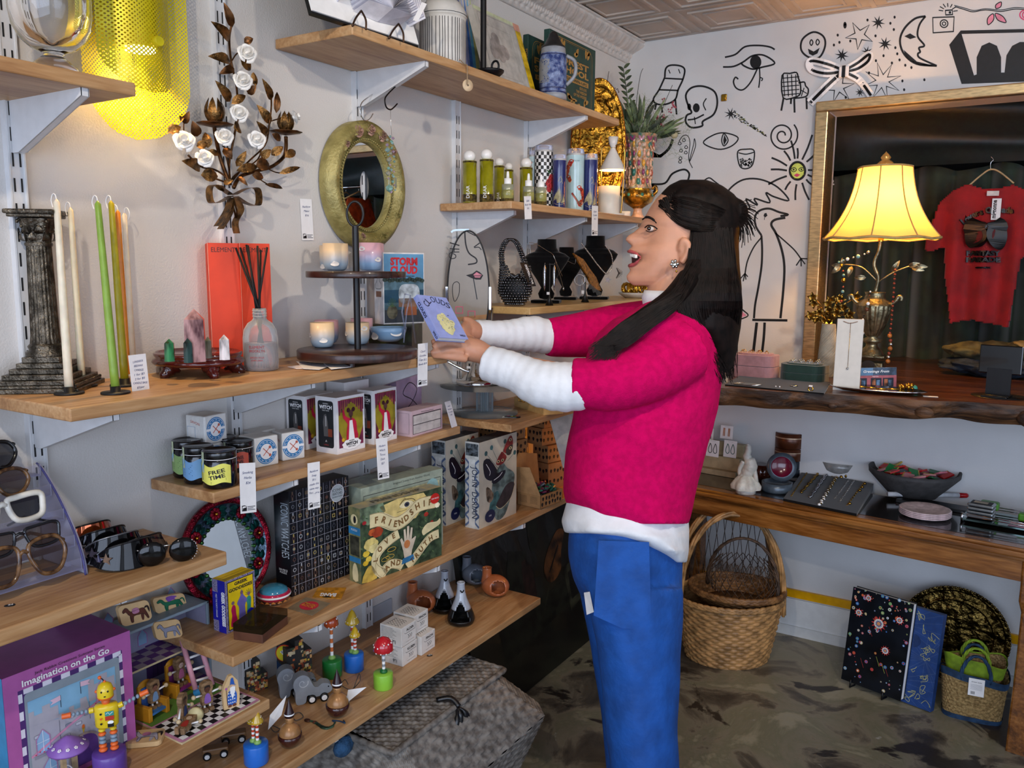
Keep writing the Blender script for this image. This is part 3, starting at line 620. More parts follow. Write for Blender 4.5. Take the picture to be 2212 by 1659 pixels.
for i in range(34):
 t=i/33;p=at(*q(1118+28*sin(i*2.2)+t*15,1165+t*470),x=XW+.13+.004*cos(i))-o0;r=.0022+.0025*rg.random()
 if i in(8,14,22,31):r=.007 if i<31 else .01
 b=MB();m_=iri[i%4];b.lathe([(0,-r),(r*.7,-r*.5),(r,0),(r*.7,r*.5),(0,r)],m_,c=p,n=7);[b.fs.__setitem__(j,False)for j in range(len(b.fs))];b.obj('crystal',T)
for x,y in((1108,1560),(1165,1560)):
 p=at(*q(x,y),x=XW+.13)-o0;b=MB();b.box(p,(.003,.003,.026),iri[2]);b.obj('crystal_bar',T)
zA=SH['A'];q=pc(640,0,4.254)
p,r=at(675,27,z=zA+.004),at(905,101,z=zA+.004);up=V((-.35,.05,1)).normalized();u=(r-p).normalized();w_=(r-p).length
T=thing('folded_book_art','white board with a black edge holding an open book whose pages fan downwards','artwork',mw=frame(p,u,up))
b=MB();b.bb((0,.002,0),(w_,.012,.36),BLACK);b.bb((0,-.001,.005),(w_,.002,.36),WHITE);b.obj('backing_board',T)
pg=mat('#eeecf2',.7,var=.05);pg2=mat('#c9c7d2',.7,var=.05);b=MB();cx=w_*.6;cz=.028
for k in range(46):
 a=PI*(.03+.94*k/45);r1=.088*(.75+.25*sin(a));e=V((cos(a),0,sin(a)));n_=V((-sin(a),0,cos(a)))*.0004
 b.add([V((cx,-.002,cz)),V((cx,-.055,cz+.004)),V((cx,-.05,cz))+e*r1,V((cx,-.002,cz))+e*r1*1.05],[[0,1,2,3]],pg if k%2 else pg2)
b.obj('fanned_pages',T)
b=MB()
for k in range(54):
 t=k/53*2-1;x=cx+t*.115;b.box((x,-.03+.012*abs(t),.10+.10-.055*t*t-.0),(.0022,.055,.2),pg if k%2 else pg2,rz=.25*t)
b.obj('page_block',T);b=MB();b.tube(crom([V((cx+.11*cos(a),-.045,.02+.0*a))for a in(0,1,2,3)],3),.002,BLACK)
def easel(px,label):
 a,t,c_,d=[at(x,y,x=xx)for(x,y),xx in zip(px,(XW+.245,XW+.235,XW+.25,XW+.2))]
 b=MB();bz=mat('#4a3528',.35,.7);b.tube(crom([a,a.lerp(t,.5)+V((0,-.003,0)),t],4),.0022,bz);b.tube(crom([t,t.lerp(c_,.5)+V((.006,0,0)),c_],5),.0022,bz);b.tube([a,d],.002,bz)
 return tag(b.obj('bronze_easel'),label,'easel','bronze easels under the book art')
easel([q(515,238),q(598,98),q(640,275),q(560,215)],'bronze wire easel foot at the left under the folded book art')
easel([q(850,352),q(940,218),q(985,390),q(900,330)],'bronze wire easel foot at the right under the folded book art')
k=on(957,-1.325,zA);s=dep(k)/F0;cer=mat('#c9c6bf',.45,var=.06,ns=25);T=thing('lidded_jar','white ceramic jar with black vertical lines and a domed lid','jar',k)
b=MB();b.lathe([(a*s,h*s)for a,h in((0,0),(47,0),(50,4),(50,40),(50,92),(51,97),(0,97))],cer,n=40)
for i in range(46):
 a=2*PI*i/46+.03*sin(i*5);fn=CYL((0,0,0),50*s,0,a);b.ink([(0,3*s),(.6*s*sin(i),45*s),(0,90*s)],1.3*s,fn,INK,1,3)
b.obj('body',T);b=MB();b.lathe([(a*s,h*s)for a,h in((51,97),(52,101),(49,112),(38,128),(20,136),(10,138),(9,141),(12,147),(8,154),(0,155))],cer,n=40)
for h,a in((100,52.3),(131,35)):b.lathe([(a*s,h*s),(a*s*1.004,(h+1)*s)],INK,n=40,cap=False)
b.obj('lid',T)
tw=mat('#9c8468',.9,bump=.4)
def htag(pts,x,label,body='mignonne',ang=None):
 c=[at(*a,x=x)for a in pts];o=c[0];u=c[1]-c[0];v=c[3]-c[0];b=MB();fn=PF((0,0,0),u,v);w_,h=u.length,v.length
 b.prism(rect(0,0,w_,h),fn,.0005,PAPER);b.text(body,w_/2,h*.3,h*.42,fn,INK,1,.03,w_*.9)
 return tag(b.obj('paper_tag',None,o),label,'tag')
htag([q(1070,185),q(1155,20),q(1198,18),q(1105,210)][0:1]+[q(1155,20),q(1198,18),q(1115,200)],XW+.29,'white paper tag with black lettering tied to the ceramic jar')
b=MB();b.tube(crom([at(*q(x,y),x=XW+.243)for x,y in((1500,545),(1545,590),(1570,600),(1572,680),(1570,780))],4),.0014,tw,6);tag(b.obj('twine'),'twine hanging from the jar over the shelf edge','string')
b=MB();b.lathe([(.0025,0),(.0145,0),(.0145,.004),(.0025,.004)],mat('#d9bf9a',.6),c=at(*q(1571,786),x=XW+.236),ax=(1,-.5,0),n=28,cap=False);tag(b.obj('wooden_disc'),'round pale wooden disc hanging below the topmost shelf','tag')
def lean(name,label,cat,bl,br_,z,H,tilt,m,th=.012,deco=None,x=None):
 p,r=(at(*bl,z=z),at(*br_,z=z))if x is None else(on(bl[0],x,z),on(br_[0],x+.0,z));u=(r-p);w_=u.length;up=V((-tilt,0,1)).normalized();b=MB()
 b.bb((0,0,0),(w_,th,H),m);fn=PF((0,0,0),(1,0,0),(0,0,1))
 if deco:deco(b,w_,H,fn)
 o=b.obj(name);o.matrix_world=frame(p,u,up);return tag(o,label,cat)
lean('picture_frame','gold carved frame leaning behind the ceramic jar','picture frame',(965,118),(988,124),zA+.001,.3,.08,mat('#a6781f',.35,.8,var=.3,bump=.5,bs=200),.02,x=-1.47)
def iris_(b,w,H,fn):
 for i,h in enumerate(('#8f8ed8','#aab4e0','#4d84d8','#6cc0e6','#cfd88a')):b.flat([(w*(.1+.15*i),0),(w*(.35+.15*i),0),(w*(.1+.15*i),H)],fn,mat(h,.15,var=.1),1+i*.3)
lean('lucite_panel','clear acrylic frame with blue and lilac streaks behind the black candlestick','picture frame',(1003,138),(1046,150),zA+.001,.3,.12,mat('#c9c6c0',.15,var=.08),.012,iris_,x=-1.44)
k=on(1058,-1.29,zA);s=dep(k)/F0;bk=mat('#0d0d10',.45,.3);T=thing('candlestick','tall black iron candlestick with a saucer base and loop handle','candlestick',k)
b=MB();b.lathe([(a*s,h*s)for a,h in((0,0),(20,0),(30,9),(31,13),(27,12),(8,10),(7,12))],bk,n=30);b.obj('saucer',T)
b=MB();b.lathe([(6.5*s,10*s),(6.5*s,230*s)],bk,c=(-14*s,-4*s,0),n=16);b.obj('stem',T)
b=MB();b.tube([V((20*s+9*s*cos(a),-9*s,18*s+11*s*sin(a)))for a in[i*2*PI/16 for i in range(16)]],2.4*s,bk,7,closed=True);b.obj('handle',T)
def cloudart(b,w,H,fn):
 b.flat(rect(w*.07,H*.05,w*.86,H*.93),fn,mat('#bdb8b0',.3),.5);b.ink(rect(w*.07,H*.05,w*.86,H*.93),.0012,fn,mat('#77736c'),1,0,True);b.ink(rect(w*.2,H*.16,w*.72,H*.8),.0012,fn,mat('#8b877f'),1,0,True)
 for i in range(9):b.flat(circ(w*(.36+.12*cos(i*2.4)),H*(.5+.014*i*cos(i)+.05*sin(i*2.4)),w*.09,14),fn,mat('#a39a94',.2,var=.15),1+.1*i)
 b.flat(rect(w*.88,0,w,H),fn,mat('#d8b21e',.15,var=.2),1);b.flat([(w*.86,H*.9),(w,H*.9),(w,H),(w*.86,H)],fn,mat('#d59a84',.3),1.4);b.flat(rect(0,H*.95,w*.88,H),fn,mat('#cfd6b0',.2),1)
lean('acrylic_picture_box','clear acrylic picture box with a cloud print and yellow edge leaning on the top shelf','picture frame',(1064,166),(1161,198),zA+.001,.232,.32,mat('#c3beb4',.18,var=.04),.02,cloudart,x=-1.33)
gr=mat('#1d3f38',.55,var=.12,ns=30);gd=mat('#b98a3e',.4,.3,var=.1)
def forest(b,w,H,fn):
 L_=lambda p,k=.0018:b.ink(p,k,fn,gd,1)
 b.ink(rrect(w*.08,H*.05,w*.92,H*.95,w*.1),.0016,fn,gd,1,0,True);b.ink(rrect(w*.11,H*.07,w*.89,H*.93,w*.08),.0007,fn,gd,1,0,True)
 b.text('FOREST',w*.48,H*.64,H*.085,fn,gd,1,.04,w*.72);b.text('SCHOOL',w*.48,H*.53,H*.085,fn,gd,1,.04,w*.72)
 b.flat(rect(w*.14,H*.42,w*.84,H*.49),fn,gd,1);b.text('FOR GROWN-UPS',w*.49,H*.435,H*.04,fn,gr,2,.02,w*.62)
 for i,t in enumerate(('EXPLORE','THE WISDOM','OF THE WOODS')):b.text(t,w*.8,H*(.36-.055*i),H*.038,fn,gd,1,.03,al='r')
 rg=random.Random(2)
 for i in range(16):
  x,y=w*(.18+.65*rg.random()),H*(.78+.13*rg.random())if i%2 else H*(.08+.14*rg.random());a=rg.random()*6;d=V((cos(a),sin(a)))*w*.05
  b.flat([(x-d.x,y-d.y),(x-d.y*.5,y+d.x*.5),(x+d.x,y+d.y),(x+d.y*.5,y-d.x*.5)],fn,gd,1,2)
 b.flat([(w*.2,H*.14),(w*.26,H*.22),(w*.33,H*.2),(w*.32,H*.14),(w*.26,H*.1)],fn,gd,1,3);b.flat(circ(w*.52,H*.19,w*.07,12,H*.02),fn,gd,1);b.flat(rect(w*.5,H*.1,w*.54,H*.19),fn,gd,1)
gp=mat('#d8cfb8',.8)
def pgedge(b,d,H,fn):b.text('FOREST SCHOOL',d*.5,H*.55,d*.4,fn,gd,1,.03,H*.5,ang=-PI/2)
carton('hardback_book','dark green hardback lettered Forest School, standing behind the beer stein','book',on(1186,-1.35,zA),on(1284,-1.35,zA),zA,0,.022,gr,forest,pgedge,h=.232,bev=.002)
carton('hardback_book','dark green hardback behind its twin, half hidden by the picture box','book',on(1140,-1.42,zA),on(1240,-1.42,zA),zA,0,.02,gr,forest,pgedge,h=.222,bev=.002)
k=on(1194,-1.30,zA);s=dep(k)/F0;bl=mat('#23356e',.35,var=.35,ns=55,c2='#7f8fb4',bump=.5,bs=110);sg=mat('#8d9096',.4,var=.08);T=thing('beer_stein','cobalt blue relief beer stein with a pewter lid','stein',k)
b=MB();b.lathe([(a*s,h*s)for a,h in((0,0),(30,0),(30,8),(28,12))],sg,n=32);b.lathe([(a*s,h*s)for a,h in((28,12),(29,20),(28,24),(29,28),(29.5,50),(29,84),(27,88),(28,94))],bl,n=32,cap=False);b.lathe([(a*s,h*s)for a,h in((27,94),(26,106),(24,108))],sg,n=32)
for h in(13,21,90):b.lathe([(29.3*s,h*s),(29.3*s,(h+2)*s)],mat('#1a2552'),n=32,cap=False)
rg=random.Random(8);fn=CYL((0,0,0),29.6*s,0,-2.0)
for i in range(40):b.ink([(rg.uniform(-20,20)*s,rg.uniform(32,80)*s)for _ in range(4)],1.4*s,fn,sg,1,5)
b.obj('mug_body',T);b=MB();b.lathe([(a*s,h*s)for a,h in((26,107),(26,110),(20,114),(15,124),(11,130),(10,136),(5,141),(0,143))],mat('#4b4a4b',.35,.8),n=28);b.obj('pewter_lid',T)
b=MB();b.tube(crom([V((28*s,8*s,90*s)),V((44*s,16*s,78*s)),V((44*s,16*s,50*s)),V((28*s,8*s,30*s))],5),4*s,sg,8);b.obj('handle',T)
#   shelf of oils and candles
zI=SH['I'];q=pc(960,290,4.254);qi=lambda v:v/4.254
oil=mat('#a8a21a',.12,var=.12,ns=30,trans=.35,coat=.5);dreg=mat('#5a4a1a',.4,var=.4,ns=120,bump=.6);capw=mat('#efece6',.18,var=.02,coat=.4)
def oilbottle(x0,x1,ytop,ball,x,label,dk=0):
 p=on(960+(x0+x1)/2/4.254,x,zI);r=sz(p,(x1-x0)/4.254/2);H=zat(p,290+ytop/4.254)-zI;T=thing('oil_bottle',label,'bottle',p,group='yellow oil bottles with ball caps')
 b=MB();b.lathe([(0,0),(r,0),(r,.002),(r,H),(r*.6,H+.001)],oil if not dk else mat('#8e8b1c',.12,var=.2,ns=40,coat=.5),n=28);b.lathe([(r*1.003,.002),(r*1.006,H*.14),(r*1.003,H*.2)],dreg,n=28,cap=False);b.lathe([(r*1.004,H*.955),(r*1.004,H*.99)],dreg,n=28,cap=False)
 b.text('DEAR',0,H*.25,r*.5,CYL((0,0,0),r*1.01,0,-1.0),PAPER,2,ang=PI/2)
 b.obj('glass_body',T);b=MB();R=r*.84;b.ball((0,0,H+R*.8),R,capw,n=22);b.obj('ball_cap',T)
for a in((168,298,248,0,-1.40,'yellow oil bottle with a white ball cap, leftmost on its shelf'),(323,452,234,0,-1.36,'yellow oil bottle with a white ball cap, second from the left and tallest looking'),(455,552,292,0,-1.43,'plain yellow oil bottle with a white ball cap, third from the left'),(548,632,328,0,-1.45,'darker oil bottle with a white ball cap, behind the first dropper bottle'),(690,808,308,0,-1.40,'oil bottle with a white ball cap between the dropper bottles')):oilbottle(*a)
def dropper(x0,x1,yb,x,label):
 p=on(960+(x0+x1)/2/4.254,x,zI);s=dep(p)/F0/4.254;r=(x1-x0)/2*s;T=thing('dropper_bottle',label,'bottle',p,group='small dropper bottles')
 b=MB();h=105*s;b.lathe([(0,0),(r,0),(r,h),(r*.97,h+4*s),(r*.95,h+8*s)],mat('#b9b56a',.15,var=.15,trans=.4),n=24);b.lathe([(r*1.01,.001),(r*1.01,h*.35)],dreg,n=24,cap=False);b.lathe([(r*.95,h+8*s),(r*.95,h+58*s),(r*.6,h+62*s)],mat('#9fa087',.25,.2,var=.1),n=24,cap=False);b.obj('glass_body',T)
 b=MB();k=r*.52;b.lathe([(k*1.15,h+60*s),(k*1.15,h+112*s),(k*.5,h+114*s),(k*.45,h+150*s),(k*.35,h+172*s),(0,h+178*s)],WHITE,n=24,rib=None);b.obj('dropper_cap',T)
dropper(525,638,625,-1.30,'small dropper bottle with white cap, left of the three');dropper(718,825,630,-1.29,'small dropper bottle with white cap, behind the first price card');dropper(832,940,655,-1.28,'small dropper bottle with white cap in front of the checkered candle')
wax=mat('#cfc9b9',.4,var=.04,sss=.2)
def glasscandle(x0,x1,ytop,x,label,deco,cw):
 p=on(960+(x0+x1)/2/4.254,x,zI);r=sz(p,(x1-x0)/4.254/2);H=zat(p,290+ytop/4.254)-zI;T=thing('glass_candle',label,'candle',p)
 b=MB();b.lathe([(0,.001),(r*.98,.001),(r,.004),(r,H*.9)],mat(cw,.12,var=.03,coat=.6),n=36,cap=False);b.lathe([(r*.97,H*.88),(r*.97,H*.93),(0,H*.93)],wax,n=30,cap=False);deco(b,r,H,CYL((0,0,0),r,0,-1.05));b.obj('printed_jar',T)
 b=MB();b.lathe([(r,H*.9),(r,H*.96),(r*.94,H*.975),(r*.97,H),(r*.93,H),(r*.9,H*.96),(r*.95,H*.9)],CLEAR,n=36,cap=False);b.obj('glass_rim',T)
def checker(b,r,H,fn):
 n,N=20,17
 for i in range(n):
  for j in range(N):
   if(i+j)%2:a=2*PI*r/n;b.gridflat((a*(i-n/2),H*.9*j/N,a*(i+1-n/2),H*.9*(j+1)/N),fn,BLACK,1,2)
 red=mat('#a8292c',.4,var=.2)
 for k,(u,v,R)in enumerate(((.024,.3,.016),(.030,.36,.012),(.02,.24,.010))):
  for i in range(6):b.flat(circ(u+R*.5*cos(i*1.05),H*v*1.4+R*.5*sin(i*1.05),R*.6,10),fn,red if i%2 else mat('#c8474a',.4),2+i*.3)
 b.flat([(.01,H*.62),(.03,H*.66),(.02,H*.56)],fn,mat('#2d5a35',.5),2)
def bluec(b,r,H,fn):
 cr=mat('#b9b189',.45,var=.2)
 for i in range(11):
  a=(i-5)/5;b.flat([(a*r*.3,H*.13),(a*r*1.05-.003,H*(.16+.1*(1-abs(a)))),(a*r*.8,H*(.26+.18*(1-abs(a)))),(a*r*.5+.003,H*.2)],fn,cr,1+.1*i)
 b.ink([(-r*.9,H*.14),(0,H*.1),(r*.9,H*.14)],.001,fn,cr,1);b.text('life',0,H*.045,H*.035,fn,cr,1,shear=.3)
 b.ink([(-r*.2,H*.52),(r*.1,H*.6),(r*.4,H*.55),(r*.1,H*.5)],.0012,fn,cr,1);b.ink([(r*.5,H*.48),(r*.2,H*.62)],.001,fn,cr,1)
def floral(b,r,H,fn):
 rg=random.Random(4);cs=[mat(c,.35,var=.2)for c in('#b02a2e','#c94f2e','#d4622a','#7a1f26')]
 for i in range(60):
  a=i/60*6.3;u,v=r*(1.15*sin(a*1.0)+.2*rg.uniform(-1,1)),H*(.08+.75*i/60);
  if abs(u)<r*.45:continue
  R=r*rg.uniform(.12,.3);b.flat([(u+R*cos(t)*(1+.3*sin(3*t)),v+R*sin(t))for t in[k*.7 for k in range(9)]],fn,cs[i%4],1+i*.02)
 for i in range(14):u,v=r*(-.3+1.0*i/14),H*(.3-.2*i/14);b.flat(circ(u,v,r*.12,8),fn,cs[i%2],2);b.flat(circ(u+r*.15,v-r*.1,r*.06,6),fn,mat('#3c6a3c'),2)
 b.text('Secret',r*.1,H*.8,H*.03,fn,mat('#3f6f80'),1,shear=.3)
glasscandle(772,850,152,-1.44,'tall glass candle mostly hidden behind the checkered one',floral,'#b7cfd2')
glasscandle(825,992,108,-1.40,'tall black and white checkered glass candle with red roses',checker,'#e9e8e6')
glasscandle(990,1115,192,-1.345,'dark blue glass candle with a pale lotus, left one',bluec,'#262a63')
glasscandle(1112,1278,140,-1.36,'pale blue glass candle with red flowers between the two dark blue ones',floral,'#b5d2d6')
glasscandle(1273,1400,185,-1.32,'dark blue glass candle with a pale lotus, right one',bluec,'#262a63')
p=on(960+1425/4.254,-1.41,zI);b=MB();b.bb((0,0,0),(.055,.04,zat(p,355)-zI),mat('#8f8a83',.6));b.text('ELEMENT',.03,.1,.007,PF((0,0,0),(1,0,0),(0,0,1)),INK,1);o=b.obj('fragrance_box',None,p-V((.02,.0,0)),.4);tag(o,'grey fragrance box standing right of the dark blue candles','box')
def candle(x0,x1,yt,x,label):
 p=on(960+(x0+x1)/2/4.254,x,zI);r=sz(p,(x1-x0)/4.254/2);H=zat(p,290+yt/4.254)-zI;T=thing('jar_candle',label,'candle',p)
 b=MB();b.lathe([(0,0),(r*.97,0),(r,.003),(r,H),(r*.95,H),(r*.94,H*.9)],mat('#d8d2c6',.35,var=.02,sss=.1),n=36,cap=False);b.obj('white_jar',T);b=MB();b.lathe([(r*.94,H*.9),(0,H*.9)],wax,n=24,cap=False);b.obj('wax',T)
candle(1408,1608,480,-1.31,'wide white jar candle under the white task lamp');candle(1602,1710,710,-1.285,'small white candle at the foot of the figured vase')
pxcard((1134,474),(1132,424),(1149,473),-1.246,['DEAR','Body Oils','$42'],'white price card hanging from the oil bottle shelf',logo=False)
pxcard((1278,509),(1279,444),(1291,509),-1.246,['Glass','Candle','$12'],'white price card hanging from the tall candle shelf')
def repousse(b,ru,rv,m,cz=0,seed=0,fr=26,amp=.006,n=90):
 def f(u,v):
  a=2*PI*u;k=v;x,y=ru*k*cos(a),rv*k*sin(a);z=amp*noise.fractal(V((x*fr,y*fr,seed)),1,2,3)+.004*(k>.97)
  if .70<k<.74:z+=.006
  if k>.9:z=.008+.003*(k>.95)*(1 if sin(a*60)>0 else 0)
  return V((x,-z,cz+y))
 b.grid(f,n*2,n//2,m,True,cu=True)
def brassm(k,c):return mat(c,.22,1,var=.35,ns=35,bump=.7,bs=70,key=k)
p=V((-1.395,2.805,zI+.002));H=zat(p,172)-zI;T=thing('brass_platter','tall oval embossed brass platter leaning behind the glass candles','platter',p,.55)
b=MB();repousse(b,.097,H/2,brassm('brassA','#b5822c'),H/2,1);b.lathe([(1,0)],GOLD)if 0 else None;b.obj('embossed_face',T)
b=MB();b.tube([V((.097*cos(a),0,H/2+H/2*sin(a)))for a in[i*2*PI/60 for i in range(60)]],.005,mat('#c0742a',.2,1),8,closed=True);b.obj('rolled_rim',T)
q5=pc(1200,160,5.027);k=on(1321,-1.3,zI);s=dep(k)/F0;T=thing('task_lamp','small white cone task lamp with brass arms on the candle shelf','lamp',k);lw=mat('#d9d5ce',.35,var=.02);hz=lambda py:zat(k,py)-zI
b=MB();b.lathe([(29*s,hz(368)),(6*s,hz(323)),(5*s,hz(320))],lw,n=36,cap=False);b.lathe([(28*s,hz(368)),(6*s,hz(324)),(0,hz(324))],mat('#fff3d0',.5,var=0),n=36,cap=False);b.lathe([(5*s,hz(319)),(8*s,hz(312)),(11*s,hz(296)),(0,hz(296))],lw,n=24);b.obj('lamp_shade',T)
b=MB();g2=mat('#b98f45',.25,1)
for sg_ in(-1,1):b.tube(crom([V((0,0,hz(316))),V((sg_*20*s,0,hz(313))),V((sg_*27*s,0,hz(325))),V((sg_*27*s,0,hz(368))),V((sg_*23*s,0,hz(450))),V((sg_*20*s,0,.006))],5),1.7*s,g2,8)
b.lathe([(3*s,hz(322)),(3*s,hz(313))],g2,n=12);b.obj('brass_arm',T);b=MB();b.lathe([(0,0),(26*s,0),(26*s,4*s),(0,5*s)],lw,n=30);b.obj('lamp_base',T)
b=MB();b.ball((0,0,hz(352)),8*s,mat('#ffdf9a',.5,emit=9,var=0),n=10);b.obj('light_bulb',T);light('task_lamp_light','POINT',k+V((0,0,hz(362))),1.1,'#ffc37a',.015)
k=on(1377,-1.31,zI);s=dep(k)/F0;mj=mat('#b98a62',.25,var=.5,ns=45,c2='#3e6a5c',bump=.7,bs=50,coat=.5);mg=mat('#b98a2c',.2,.8,var=.35,ns=40,bump=.5,bs=60,coat=.4);T=thing('figured_vase','tall majolica vase moulded with draped figures in pink, green and gold','vase',k)
def vz(u,v):
 pf=[(28,63),(27,72),(25,95),(26,120),(29,145),(33,165),(38,176)];t=v*6;i=min(5,int(t));e=t-i;r=pf[i][0]*(1-e)+pf[i+1][0]*e;h=pf[i][1]*(1-e)+pf[i+1][1]*e;a=2*PI*u
 r+=3.2*noise.noise(V((cos(a)*3,sin(a)*3,h*.09)))*(v<.9);return V((r*s*cos(a),r*s*sin(a),h*s))
b=MB();b.grid(vz,72,50,mj,True,cu=True)
fl=[mat(c,.3,var=.15,coat=.4)for c in('#e2b494','#2f7468','#b4543c','#8d3f68','#e0a53e','#d99f86')];rg=random.Random(12)
for r_ in range(5):
 for i in range(16):
  a=2*PI*i/16+r_*.4;h=78+r_*19;rr=26+max(0,(h-130)*.14);c=V((rr*s*cos(a),rr*s*sin(a),h*s));m_=fl[(i+r_*2)%6]
  b.ball(c,(4+2*rg.random())*s,m_,(.8,.8,1.5),8);b.tube([c,c+V((rg.uniform(-6,6)*s,rg.uniform(-3,3)*s,-11*s))],[2.4*s,1.4*s],fl[0],6);b.ball(c+V((cos(a)*2*s,sin(a)*2*s,8*s)),2.8*s,fl[0],n=8)
for i in range(12):a=2*PI*i/12;b.ink([(-5*s,0),(0,-8*s),(5*s,0)],4*s,CYL((0,0,0),36*s,170*s,a),fl[3],3,5)
b.obj('figured_body',T)
b=MB();b.lathe([(a*s,h*s)for a,h in((9,22),(16,27),(30,36),(34,46),(34,52),(28,58),(28,64))],mg,n=40,rib=(20,.02));[b.ball((33*s*cos(i*2*PI/14),33*s*sin(i*2*PI/14),50*s),4*s,fl[(1,4)[i%2]],n=8)for i in range(14)];b.obj('gilt_bowl',T)
b=MB();b.lathe([(a*s,h*s)for a,h in((0,0),(15,0),(15,3),(10,10),(8,20),(10,23))],fl[0],n=40,rib=(14,.09));b.obj('fluted_foot',T)
b=MB()
for g in(-1,1):b.tube(crom([V((g*30*s,0,48*s)),V((g*42*s,0,56*s)),V((g*40*s,0,68*s)),V((g*32*s,0,62*s))],5),3*s,mg,8)
b.obj('scroll_handle',T)
gn=[mat(c,.6,var=.25)for c in('#3c4a2c','#4e5f38','#2c3822','#6a7a52')];fr_=mat('#7d8a66',.7,var=.2);T=thing('flower_bouquet','dried bouquet of dark greens, ferns and pink sprigs in the figured vase','bouquet',k+V((0,0,170*s)));o0=T.location
q6=pc(1200,160,5.027);b=MB();b.T=M.Translation(-o0);D0=dep(k);P6=lambda x,y,d=0:at(*q6(x,y),d=D0+d);base=P6(880,760)
b.tube(crom([base,P6(800,400),P6(760,100),P6(735,-60)],6),.0016,gn[2],6)
for i in range(22):
 t=i/21;c=P6(870-130*t**.7,640-700*t);g=1 if i%2 else-1;leaf(b,c,c+P6(880+g*70,660)-P6(880,720),.012,gn[i%3],-CF,.2,.2)
rg=random.Random(9)
for i in range(150):
 a=rg.uniform(-1.25,1.3);L=rg.uniform(.06,.17);d=CR*sin(a)+V((0,0,1))*cos(a)*1.0+CF*rg.uniform(-.4,.4);p0=base+CR*rg.uniform(-.02,.02);p1=p0+d*L;m_=gn[i%4]
 if i%3:b.tube([p0,p0.lerp(p1,.5)+V((0,0,.01)),p1],.0007,m_,4);leaf(b,p0.lerp(p1,.55),p1+d*.02,.012,m_,-CF,.2,.15)
 else:
  for j in range(7):e=p0.lerp(p1,.35+.09*j);b.tube([e,e+(CR*rg.uniform(-1,1)+V((0,0,.6))).normalized()*.03],.0005,fr_,3)
for i in range(260):
 a=rg.uniform(-.2,2.0);L=rg.uniform(.05,.2);d=CR*sin(a)+V((0,0,1))*cos(a)*.9;p1=base+d*L+CF*rg.uniform(-.04,.04);b.tube([p1,p1+(CR*rg.uniform(-1,1)+V((0,0,rg.uniform(-.6,1)))).normalized()*.025],.0004,fr_,3)
b.obj('greenery',T);b=MB();b.T=M.Translation(-o0)
for pl in(((650,600),(590,300),(565,100),(580,-30)),((860,640),(880,300),(920,20),(950,-60)),((1080,600),(1180,330),(1270,120))):b.tube(crom([P6(*a)for a in pl],6),.0011,mat('#2b2420'),5)
for i in range(60):x,y=rg.uniform(560,690),rg.uniform(150,560);c=P6(x,y);b.ball(c,.0022,mat('#3e1826'),n=6)
b.obj('twigs',T);b=MB();b.T=M.Translation(-o0);pk,mr=mat('#b04f5c',.6,var=.2),mat('#4a1226',.6,var=.3)
for x,y in((1170,280),(1270,320),(1280,360),(1170,460),(1110,470),(1190,590),(1160,560),(1240,400),(570,440),(530,420),(510,560),(530,590),(490,660),(450,690),(470,670),(1290,350),(1100,500)):
 for j in range(5):b.ball(P6(x+rg.uniform(-18,18),y+rg.uniform(-18,18),rg.uniform(-.01,.01)),.0032,pk,n=6)
for j in range(60):b.ball(P6(650+rg.gauss(0,26),545+rg.gauss(0,24),rg.uniform(-.01,.01)),.0035,mr,n=6)
b.ball(P6(1290,660),.014,mat('#b9b08c',.6),n=12);b.obj('blossoms',T)
#   shelf with the handbag
zJ=SH['J'];q4=pc(940,400,4.424);velv=mat('#070709',.95,var=.2,ns=80,sheen=.25,spec=.1)
jet=mat('#0b0b0e',.08,var=.1,spec=1,coat=1)
k=on(1112,-1.33,zJ);s=dep(k)/F0;T=thing('beaded_handbag','small black beaded handbag with a beaded top handle','handbag',k,.35);b=MB();rg=random.Random(4)
def bagr(t):return 38*(1-.16*t)*(.55+.45*min(1,t*3.2))
for j in range(15):
 for i in range(30):
  a=2*PI*i/30+j*.1;t=j/14;x,y,z=bagr(t)*cos(a),13*(.6+.4*sin(PI*min(1,t+.3)))*sin(a),5+80*t
  if t>.72 and abs(x)<13+(t-.72)*8:continue
  b.ball((x*s,y*s,z*s),3.1*s,jet,n=6)
for i in range(12):
 for j in range(4):b.ball(((-8+i*1.5)*s,(-9+6*j)*s,(62+abs(i-6))*s),3*s,jet,n=6)
b.ball((0,0,35*s),33*s,BLACK,(1,.3,.95),16);b.obj('beaded_body',T)
b=MB()
for i in range(34):
 t=i/33;p=crom([V((-27,0,82)),V((-30,0,115)),V((-18,0,140)),V((0,0,138)),V((14,0,112)),V((24,0,80))],20);c=p[int(t*(len(p)-1))]*s
 for j in range(5):a=j*2*PI/5;b.ball(c+V((cos(a)*4.2*s,sin(a)*4.2*s,0)),2.9*s,jet,n=6)
b.obj('beaded_handle',T)
c=[at(*q4(x,y),x=-1.285)for x,y in((900,970),(965,965),(880,738),(810,738))];b=MB();w_,h=(c[1]-c[0]).length,(c[3]-c[0]).length;fn=PF((0,0,0),c[1]-c[0],c[3]-c[0]);b.prism(rect(0,0,w_,h),fn,.0006,BLACK);b.text('mignonne',w_*.5,h*.5,w_*.42,fn,PAPER,1,.03,h*.8,ang=-PI/2);tag(b.obj('hang_tag',None,c[0]),'black hang tag with white lettering on the beaded handbag','tag')
